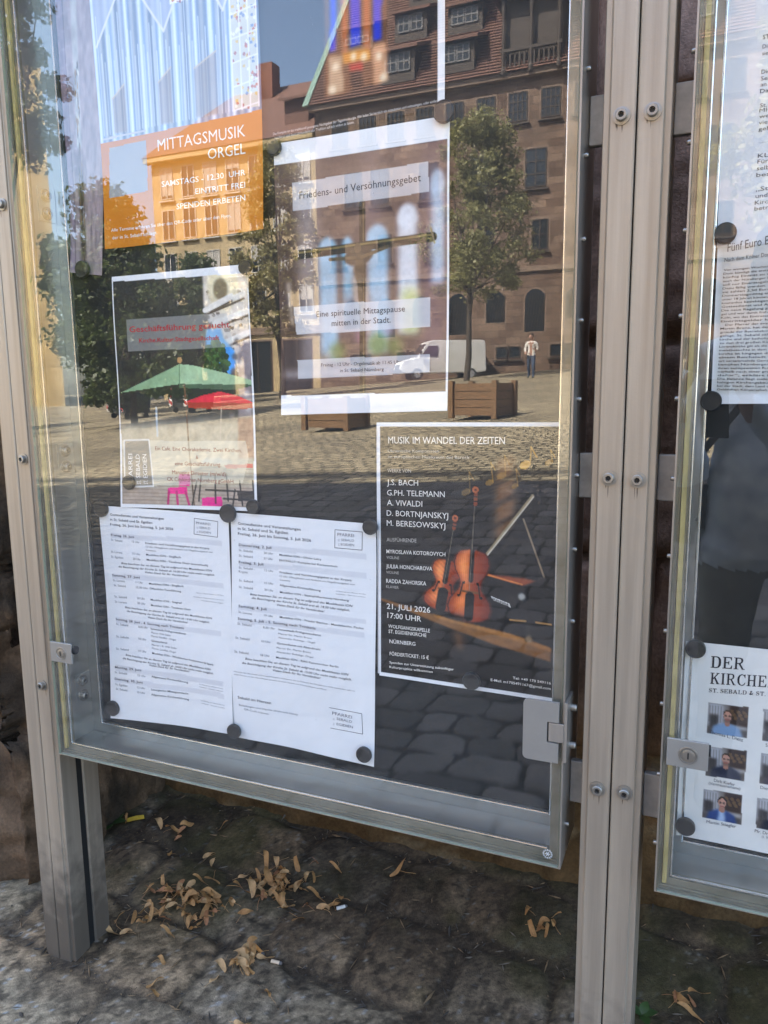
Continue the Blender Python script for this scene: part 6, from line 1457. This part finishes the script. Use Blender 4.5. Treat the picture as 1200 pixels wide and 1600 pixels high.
left_house()

# trees: forked trunk and a crown of leaf clusters with gaps
BARK = mat('grey_bark', (.075, .058, .042), .9, var=.35, scale=12, bump=.02, bscale=30)
LEAFM = [mat('linden_leaf', (.27, .26, .11), .5, var=.45, scale=3.5), mat('maple_leaf', (.085, .115, .03), .5, var=.45, scale=3.5), mat('yellowing_leaf', (.29, .26, .10), .5, var=.45, scale=3.5)]
for _m in LEAFM:
    _n, _l = _m.node_tree.nodes, _m.node_tree.links; _p = _n['Principled BSDF']; _t = _n.new('ShaderNodeBsdfTranslucent'); _x = _n.new('ShaderNodeMixShader'); _x.inputs[0].default_value = .45
    _l.new(_p.inputs['Base Color'].links[0].from_socket, _t.inputs[0]); _l.new(_p.outputs[0], _x.inputs[1]); _l.new(_t.outputs[0], _x.inputs[2]); _l.new(_x.outputs[0], _n['Material Output'].inputs[0])
def tree(x, y, H, crown_z, R, lm, n, label, seed, leaf=.16, cx=0, trunk=.16):
    r = random.Random(seed); z0 = gz(x, y)
    e = empty('tree', (x, y, z0), label=label, cat='tree', group='leafy trees on the square')
    mb = MB(); top = Vector((cx*.6, 0, crown_z+(H-crown_z)*.55)); p = Vector((0, 0, -.2)); 
    K = 6; pts = [Vector((0, 0, -.2)).lerp(top, k/K)+Vector((r.uniform(-.08, .08), r.uniform(-.08, .08), 0))*(k > 0) for k in range(K+1)]
    for k in range(K): mb.tube(pts[k], pts[k+1], trunk*(1-.13*k), trunk*(1-.13*(k+1)), 9)
    clumps = []
    zc = (H+crown_z)/2; hz = (H-crown_z)/2
    for k in range(95):
        a = r.uniform(0, 6.28); u = r.uniform(-1, 1); rr = R*math.sqrt(max(0.02, 1-(abs(u+.25)/1.25)**2.0))*r.uniform(.35, 1.0)*(1.0 if u < .2 else .9)
        c = Vector((cx+rr*math.cos(a), rr*math.sin(a), zc+hz*u*.93)); clumps.append((c, r.uniform(.45, .95)*R*.36))
    for c, s in clumps[:16]:
        b = pts[r.randrange(2, K)]; mid = b.lerp(c, .5)+Vector((0, 0, .15)); mb.tube(b, mid, trunk*.32, trunk*.2, 6); mb.tube(mid, c, trunk*.2, trunk*.07, 6)
    mb.build('trunk', BARK, e)
    g = np.random.default_rng(seed)
    cc = np.array([c[:] for c, s in clumps]); ss = np.array([s for c, s in clumps])
    k = g.integers(0, len(cc), n); d = g.normal(size=(n, 3)); d /= np.linalg.norm(d, axis=1)[:, None]
    pos = cc[k]+d*(ss[k]*g.random(n)**.6)[:, None]*np.array([1, 1, .8])
    nrm = g.normal(size=(n, 3))+d*.7+np.array([0, 0, .5]); nrm /= np.linalg.norm(nrm, axis=1)[:, None]
    t = np.cross(nrm, g.normal(size=(n, 3))); t /= np.linalg.norm(t, axis=1)[:, None]; b = np.cross(nrm, t)
    sz = leaf*(.6+.8*g.random(n))[:, None]
    quad = np.stack([pos-t*sz, pos+b*sz*.62+nrm*sz*.1, pos+t*sz, pos-b*sz*.62+nrm*sz*.1], 1).reshape(-1, 3)
    me = bpy.data.meshes.new('crown'); N = n
    me.vertices.add(4*N); me.vertices.foreach_set('co', quad.astype(np.float32).ravel())
    me.loops.add(4*N); me.loops.foreach_set('vertex_index', np.arange(4*N, dtype=np.int32))
    me.polygons.add(N); me.polygons.foreach_set('loop_start', np.arange(0, 4*N, 4, dtype=np.int32)); me.polygons.foreach_set('loop_total', np.full(N, 4, np.int32))
    me.materials.append(LEAFM[lm]); me.update(calc_edges=True); me.validate()
    o = bpy.data.objects.new('crown', me); COL.objects.link(o); o.parent = e
    return e
tree(-10.2, -33.4, 11.6, 3.6, 2.5, 0, 15000, 'tall linden tree behind the wooden planter', 11, .085, cx=.6)
tree(-17.4, -29.0, 10.9, 2.6, 1.9, 2, 12000, 'yellowish linden tree standing left of the white van', 12, .085)
tree(-18.4, -15.6, 13.8, 7.2, 1.9, 1, 14000, 'tall dark maple whose crown stands against the sky', 13, .085, trunk=.2)
tree(-15.6, -17.2, 5.3, .5, 1.9, 1, 13000, 'low bushy maple with sunlit leaves beside the waste containers', 14, .085, trunk=.12)
tree(-24.9, -14.4, 9.5, 1.0, 2.2, 1, 12000, 'dark low-crowned maple added at the left end to darken the post reflection', 19, .10)  # added out of view to darken what the left post mirrors
tree(-22.5, -24.0, 9.0, 2.5, 2.6, 1, 9000, 'broad shady maple beyond the waste containers', 15, .12)
tree(-27.5, -30.0, 9.5, 2.5, 2.8, 1, 12000, 'broad shady maple before the ochre house', 16, .12)
tree(-23.6, -31.5, 7.2, 1.6, 2.3, 1, 10000, 'rounded low maple added before the ochre house to darken its reflection', 20, .11)  # added so the lower part of the reflected house turns dark
tree(-30.4, -32.5, 8.0, 1.4, 2.4, 1, 9000, 'rounded maple added at the left corner of the ochre house to darken its reflection', 21, .11)  # second tree added to darken the foot of the reflected house
tree(3.3, -20.0, 9.6, 2.0, 3.0, 2, 22000, 'broad bright linden tree behind the photographer', 17, .10)
tree(8.5, -24.0, 10.5, 2.6, 2.8, 0, 9000, 'broad linden at the right end of the tree row', 18, .12)

# wooden planters
PW = mat('orange_larch_board', (.20, .115, .055), .75, var=.3, scale=7, streak=(1, 1, 9))
def planter(x, y, w, d, h, rz, label):
    e = empty('wooden_planter', (x, y, gz(x, y)), label=label, cat='planter', group='wooden planters on the square'); e.rotation_euler = (0, 0, rz)
    mb = MB()
    for k in range(4): z = .06+k*(h-.1)/4; mb.box(-w/2, w/2, -d/2, -d/2+.04, z, z+(h-.1)/4-.012); mb.box(-w/2, w/2, d/2-.04, d/2, z, z+(h-.1)/4-.012); mb.box(-w/2, -w/2+.04, -d/2+.041, d/2-.041, z, z+(h-.1)/4-.012); mb.box(w/2-.04, w/2, -d/2+.041, d/2-.041, z, z+(h-.1)/4-.012)
    mb.build('side_board', PW, e)
    mb = MB()
    for sx in (-1, 1):
        for sy in (-1, 1): mb.box(sx*w/2-.05, sx*w/2+.05, sy*d/2-.05, sy*d/2+.05, 0, h)
    mb.build('corner_post', PW, e); mb = MB(); mb.box(-w/2+.05, w/2-.05, -d/2+.05, d/2-.05, .1, h-.06); mb.build('soil', mat('soil', (.03, .022, .015), .95), e)
planter(-3.75, -13.3, .95, .75, .70, .25, 'orange wooden planter on the setts in front of the linden')
planter(-6.45, -12.4, .95, .75, .66, .1, 'orange wooden planter on the setts further left')

# waste containers with red and white warning ends
RED = mat('warning_red', (.50, .03, .025), .4); WHT = mat('warning_white', (.75, .75, .73), .4); BINM = mat('dark_container', (.035, .04, .04), .45)
def container(x, y, w, label):
    e = empty('waste_container', (x, y, gz(x, y)), label=label, cat='container', group='waste containers under the maples'); e.rotation_euler = (0, 0, .45)
    mb = MB(); mb.prism([(-.45, .2), (.45, .2), (.55, 1.0), (-.55, 1.0)], 'x', -w/2, w/2); mb.build('bin_body', BINM, e)
    mb = MB(); mb.prism([(-.58, 1.0), (.58, 1.0), (.40, 1.16), (-.40, 1.16)], 'x', -w/2-.03, w/2+.03); mb.build('lid', BINM, e)
    for sx in (-1, 1):
        mb = MB(); mb.box(sx*(w/2-.16)-.13, sx*(w/2-.16)+.13, .535, .560, .25, 1.0, 1); 
        for k in range(3): z = .25+k*.25; x_ = sx*(w/2-.16); mb.add([(x_-.13, .562, z+.12), (x_+.13, .562, z), (x_+.13, .562, z+.125), (x_-.13, .562, min(z+.245, 1.0))], [(0, 1, 2, 3)], 0)
        mb.build('warning_plate', [RED, WHT], e)
        for sy in (-1, 1):
            mb = MB(); mb.tube((sx*(w/2-.15)-.03, sy*.36, .1), (sx*(w/2-.15)+.03, sy*.36, .1), .1, n=14); mb.build('wheel', BINM, e)
container(-19.3, -21.2, 1.5, 'dark wheeled container with red and white plates, left of the pair')
container(-17.3, -22.3, 1.5, 'dark wheeled container with red and white plates, right of the pair')

# white van
def van():
    e = empty('white_van', (-13.0, -37.9, gz(-13.0, -37.9)), label='white delivery van with a raised roof parked before the sandstone house', cat='van')
    e.rotation_euler = (0, 0, rad(145)); e.scale = (.84, .84, .84)
    WP = mat('white_van_paint', (.72, .72, .70), .3)
    side = [(2.75, .45), (2.80, .75), (2.62, 1.10), (1.75, 1.32), (1.05, 2.25), (.75, 2.38), (-2.55, 2.42), (-2.70, 2.25), (-2.75, .5), (-2.2, .42), (2.4, .40)]
    bm = bmesh.new(); W = .98
    L = [[bm.verts.new((p[0], s*W*(1 if p[1] < 1.4 else 1-.10*(p[1]-1.4)), p[1])) for p in side] for s in (-1, 1)]
    bm.faces.new(L[0]); bm.faces.new(L[1][::-1]); n = len(side)
    for i in range(n): bm.faces.new((L[0][i], L[1][i], L[1][(i+1) % n], L[0][(i+1) % n]))
    bmesh.ops.recalc_face_normals(bm, faces=bm.faces); bmesh.ops.bevel(bm, geom=[q for q in bm.edges], offset=.05, segments=2, affect='EDGES')
    me = bpy.data.meshes.new('body'); bm.to_mesh(me); bm.free(); me.materials.append(WP); o = bpy.data.objects.new('body', me); COL.objects.link(o); o.parent = e
    def P(t, s, off): 
        a, b = Vector((1.75, 0, 1.32)), Vector((1.05, 0, 2.25)); p = a.lerp(b, t); nrm = Vector((.80, 0, .60)); p += nrm*off; return (p.x, s*(.86-.08*t), p.z)
    mb = MB(); mb.add([P(.05, -1, .012), P(.05, 1, .012), P(.92, 1, .012), P(.92, -1, .012)], [(0, 1, 2, 3)]); mb.build('windscreen', WGLASS, e)
    for s in (-1, 1):
        mb = MB(); mb.prism([(1.55, 1.38), (1.05, 2.02), (.45, 2.05), (.45, 1.38)], 'y', s*.90, s*.988); mb.build('side_window', WGLASS, e)
        mb = MB(); mb.box(1.50, 1.62, s*1.02-.06, s*1.02+.18*s, 1.35, 1.75); mb.build('mirror', BINM, e)
        mb = MB(); mb.prism([(2.66, .85), (2.60, 1.10), (2.25, 1.16), (2.35, .92)], 'y', s*.70, s*.985); mb.build('headlight', mat('lamp_glass', (.55, .56, .58), .1), e)
        for xx in (1.75, -1.75):
            mb = MB(); mb.tube((xx, s*.80, .34), (xx, s*1.0, .34), .34, n=24); wl = mb.build('wheel', BINM, e)
            mb = MB(); mb.tube((xx, s*1.0, .34), (xx, s*1.01, .34), .21, n=18); mb.build('rim', mat('rim_grey', (.35, .35, .36), .4), wl)
    mb = MB(); mb.box(2.74, 2.84, -.55, .55, .62, .92, b=.02); mb.build('radiator_grille', BINM, e); mb = MB(); mb.box(2.72, 2.88, -.95, .95, .42, .60, b=.03); mb.build('bumper', BINM, e)
van()

# ------------------------------------------------------------------ people
SKIN = mat('skin', (.42, .24, .17), .55, var=.08, scale=20); HAIRM = mat('brown_hair', (.05, .032, .02), .7, var=.3, scale=60)
def body(name, joints, edges, mats, pick, parent, sub=2):
    me = bpy.data.meshes.new(name); me.from_pydata([j[:3] for j in joints], edges, []); o = bpy.data.objects.new(name, me); COL.objects.link(o)
    sk = o.modifiers.new('skin', 'SKIN'); sk.use_smooth_shade = True
    for i, j in enumerate(joints):
        q = me.skin_vertices[0].data[i]; q.radius = (j[3], j[4] if len(j) > 4 else j[3]); q.use_root = (i == 0)
    sb = o.modifiers.new('sub', 'SUBSURF'); sb.levels = sb.render_levels = sub
    dg = bpy.context.evaluated_depsgraph_get(); m2 = bpy.data.meshes.new_from_object(o.evaluated_get(dg)); m2.name = name
    o.modifiers.clear(); o.data = m2; bpy.data.meshes.remove(me)
    m2.materials.clear()
    for m in mats: m2.materials.append(m)
    for p in m2.polygons: p.material_index = pick(p.center); p.use_smooth = True
    o.parent = parent; return o

def head(e, c, r, face, hair=True):
    """head with nose, eyes, mouth, ears and hair; face: direction it looks in (angle about z, 0 = +y)"""
    bm = bmesh.new(); bmesh.ops.create_uvsphere(bm, u_segments=28, v_segments=20, radius=1)
    for v in bm.verts:
        x, y, z = v.co; jaw = 1-.28*max(0, -z-.1); v.co = Vector((x*.76*jaw, y*.93*(1-.12*max(0, -z)), z*1.12))
        if y > .5 and abs(x) < .16 and -.35 < z < .12: v.co.y += .16*(1-abs(x)/.16)*(1-abs(z+.12)/.26)
        if y > .55 and .08 < abs(x) < .5 and .02 < z < .25: v.co.y -= .06
    me = bpy.data.meshes.new('head'); bm.to_mesh(me); bm.free(); me.materials.append(SKIN); me.polygons.foreach_set('use_smooth', [True]*len(me.polygons))
    o = bpy.data.objects.new('head', me); COL.objects.link(o); o.parent = e; o.location = c; o.scale = (r, r, r); o.rotation_euler = (0, 0, face)
    for s in (-1, 1):
        mb = MB(); mb.lathe((s*.28, .77, .10), (0, 1, 0), [(0, -.06), (.09, -.04), (.10, .0), (.06, .05), (0, .06)], 12); mb.build('eye', mat('eye_dark', (.05, .035, .03), .2), o, smooth=True)
        mb = MB(); mb.lathe((s*.74, -.02, -.05), (s, 0, 0), [(0, -.05), (.20, -.02), (.22, .05), (.12, .09), (0, .06)], 12); mb.build('ear', SKIN, o, smooth=True)
    mb = MB(); mb.lathe((0, .74, -.48), (0, 1, 0), [(0, -.05), (.20, 0), (.16, .05), (0, .06)], 14); mb.v = [(a, b, -.48+(c2+.48)*.35) for a, b, c2 in mb.v]; mb.build('mouth', mat('lips', (.30, .12, .10), .5), o, smooth=True)
    if hair:
        bm = bmesh.new(); bmesh.ops.create_uvsphere(bm, u_segments=24, v_segments=16, radius=1)
        bmesh.ops.delete(bm, geom=[v for v in bm.verts if v.co.z < -.25+.75*max(0, v.co.y)], context='VERTS')
        for v in bm.verts: x, y, z = v.co; k = 1+.06*math.sin(9*x+4*y)*math.sin(8*z); v.co = Vector((x*.83*k, y*1.0*k-.02, z*1.20*k))
        me = bpy.data.meshes.new('hair'); bm.to_mesh(me); bm.free(); me.materials.append(HAIRM); me.polygons.foreach_set('use_smooth', [True]*len(me.polygons)); h = bpy.data.objects.new('hair', me); COL.objects.link(h); h.parent = o
    return o

def hand(e, wrist, dirv, palmn, curl, parent_mats, side=1):
    """palm and five separate bent fingers; dirv points along the fingers, palmn out of the palm"""
    d = Vector(dirv).normalized(); n = Vector(palmn); n = (n-d*n.dot(d)).normalized(); s = d.cross(n)*side
    w = Vector(wrist); J = [(*w, .024, .016), (*(w+d*.045), .034, .014), (*(w+d*.085), .036, .012)]; E = [(0, 1), (1, 2)]
    mb = body('hand', J, E, parent_mats, lambda c: 0, e, 1)
    for k, (off, L) in enumerate(((-.030, .066), (-.010, .076), (.010, .072), (.029, .056))):
        p = w+d*.078+s*off; dd = d.copy(); JJ = [(*p, .0088)]; EE = []
        for i in range(3):
            ang = curl*(.6+.3*i); ax = s; dd = (Matrix.Rotation(-ang*side, 3, ax) @ dd) if True else dd
            p = p+dd*L*(.44, .32, .26)[i]; JJ.append((*p, (.0082, .0075, .0066)[i])); EE.append((i, i+1))
        body('finger', JJ, EE, parent_mats, lambda c: 0, e, 1)
    p = w+d*.030-s*.026; dd = (d*.6-s*.9+n*.35).normalized(); JJ = [(*p, .011), (*(p+dd*.034), .0095), (*(p+dd*.034+(dd+d*.6).normalized()*.028), .0080)]
    body('thumb', JJ, [(0, 1), (1, 2)], parent_mats, lambda c: 0, e, 1)

def photographer():
    z0 = nz(.32, -1.5)
    X, Y = .45, -1.47
    e = empty('person', (0, 0, 0), label='person in a blue denim shirt and dark trousers holding up a phone', cat='person')
    DEN = mat('denim_shirt', (.70, .78, .92), .8, var=.25, scale=14, bump=.004, bscale=28); TR = mat('dark_trousers', (.21, .205, .17), .85, var=.25, scale=14); SH = mat('dark_shoe', (.03, .026, .022), .5)
    J = [(X, Y, z0+.94, .19, .125), (X, Y-.01, z0+1.12, .185, .125), (X, Y, z0+1.30, .185, .125), (X, Y, z0+1.42, .150, .100), (X, Y+.02, z0+1.50, .060, .060), (X, Y+.03, z0+1.56, .055, .055)]
    E_ = [(0, 1), (1, 2), (2, 3), (3, 4), (4, 5)]
    for s in (-1, 1):
        b = len(J); hx = .267+s*.075
        J += [(X+s*.21, Y, z0+1.40, .072), ((X-.26, Y+.06, z0+1.16, .066) if s < 0 else (X+.25, Y+.02, z0+1.15, .066)), ((X-.225, Y+.17, z0+1.08, .060) if s < 0 else (X+.10, Y+.17, z0+1.05, .060)), (hx+s*.022, -1.135, 1.135, .034), (hx+s*.012, -1.108, 1.150, .027)]
        E_ += [(3, b), (b, b+1), (b+1, b+2), (b+2, b+3), (b+3, b+4)]
        b = len(J); J += [(X+s*.10, Y, z0+.84, .105), (X+s*.11, Y+.02, z0+.50, .072), (X+s*.115, Y-.01, z0+.25, .060), (X+s*.12, Y-.02, z0+.09, .050), (X+s*.13, Y+.12, z0+.05, .045)]
        E_ += [(0, b), (b, b+1), (b+1, b+2), (b+2, b+3), (b+3, b+4)]
    def pick(c):
        if c.z > z0+1.485: return 3
        if c.z > z0+.80 or (c.y > Y+.15 and c.z > z0+.8): return 3 if (c.y > -1.150 and abs(c.x-.267) < .10 and c.z > 1.09) else 0
        return 1 if c.z > z0+.105 else 2
    bo = body('body', J, E_, [DEN, TR, SH, SKIN], pick, e, 4)
    me = bo.data; N = len(me.vertices); co = np.empty(N*3); no = np.empty(N*3)     # folds in the cloth
    me.vertices.foreach_get('co', co); me.vertices.foreach_get('normal', no); co = co.reshape(-1, 3); no = no.reshape(-1, 3)
    g = 1-np.abs(2*fbm(co[:, 0]*5+co[:, 2]*3.2+co[:, 1]*4, co[:, 2]*9-co[:, 0]*4, 91, 3)-1)
    am = np.where((co[:, 2] > z0+.78) & (co[:, 2] < z0+1.46), .030, .014)*(co[:, 2] > z0+.12)*(co[:, 1] < -1.17)
    hemv = np.exp(-((co[:, 2]-z0-.83)/.05)**2)*.018
    co = co+no*(am*(g-.75)+hemv)[:, None]; me.vertices.foreach_set('co', co.ravel()); me.update()
    bag = tag(mesh_obj('shoulder_bag', [], [], [mat('brown_leather', (.05, .03, .022), .5, var=.3, scale=20)]), 'dark brown leather bag hanging at the hip of the person with the phone', 'bag')
    bm = bmesh.new(); bmesh.ops.create_cube(bm, size=1); bmesh.ops.bevel(bm, geom=bm.edges[:], offset=.22, segments=4, affect='EDGES')
    for v in bm.verts: v.co = Vector((v.co.x*.17*(1-.2*v.co.z), v.co.y*.09, v.co.z*.24))
    bm.to_mesh(bag.data); bm.free(); bag.location = (X-.245, Y+.02, z0+.98); bag.rotation_euler = (0, .12, 0)
    mb = MB(); pts = [(.0, 0, .11), (.10, .10, .30), (.17, .12, .42), (.23, .06, .50), (.26, -.03, .52)]
    for k in range(4): mb.tube(pts[k], pts[k+1], .011, n=8)
    mb.build('strap', mat('leather_strap', (.05, .03, .022), .5), bag)
    head(e, (X, Y+.045, z0+1.665), .118, .0)
    for s in (-1, 1): hand(e, (.267+s*.083, -1.110, 1.150), (-s*.45, .10, .85), (-s*.8, .5, 0), .35, [SKIN], s)
    ph = empty('smartphone', (.267, -1.0562, 1.165), label='dark slim smartphone held upright in both hands', cat='phone'); ph.rotation_euler = (-PITCH, 0, YAW)
    BK = mat('phone_black', (.015, .015, .017), .25)
    mb = MB(); mb.box(-.036, .036, -.024, -.016, -.115, .034, b=.003); mb.build('shell', BK, ph)
    mb = MB(); mb.box(-.032, .032, -.0252, -.0242, -.111, .030); mb.build('screen', mat('phone_screen', (.02, .022, .025), .08), ph)
photographer()

def passer_by():
    x, y = -6.5, -30.3; z = gz(x, y)
    e = empty('person', (x, y, z), label='person in a white shirt and blue jeans walking across the sunlit square', cat='person')
    WS = mat('white_shirt', (.70, .68, .64), .8); JE = mat('blue_jeans', (.05, .075, .13), .85); SH = mat('black_shoe', (.02, .02, .02), .5)
    J = [(0, 0, .93, .155, .11), (0, 0, 1.12, .15, .11), (0, .01, 1.30, .18, .12), (0, .01, 1.42, .14, .10), (0, .02, 1.49, .055), (0, .03, 1.55, .052)]; E_ = [(i, i+1) for i in range(5)]
    for s in (-1, 1):
        b = len(J); J += [(s*.20, .01, 1.40, .065), (s*.25, -.02*s, 1.14, .05), (s*.20, .14, .96 if s < 0 else 1.12, .038), (s*.10, .20, 1.06 if s < 0 else 1.2, .03)]; E_ += [(3, b), (b, b+1), (b+1, b+2), (b+2, b+3)]
        b = len(J); J += [(s*.09, 0, .84, .10), (s*.11, .10*s+.02, .48, .07), (s*.12, .12*s-.05, .12, .05), (s*.13, .12*s+.10, .05, .045)]; E_ += [(0, b), (b, b+1), (b+1, b+2), (b+2, b+3)]
    body('body', J, E_, [WS, JE, SH, SKIN], lambda c: 3 if c.z > 1.47 or (c.y > .1 and c.z > .9) else (0 if c.z > .92 else (1 if c.z > .10 else 2)), e)
    head(e, (0, .035, 1.655), .115, .6)
passer_by()
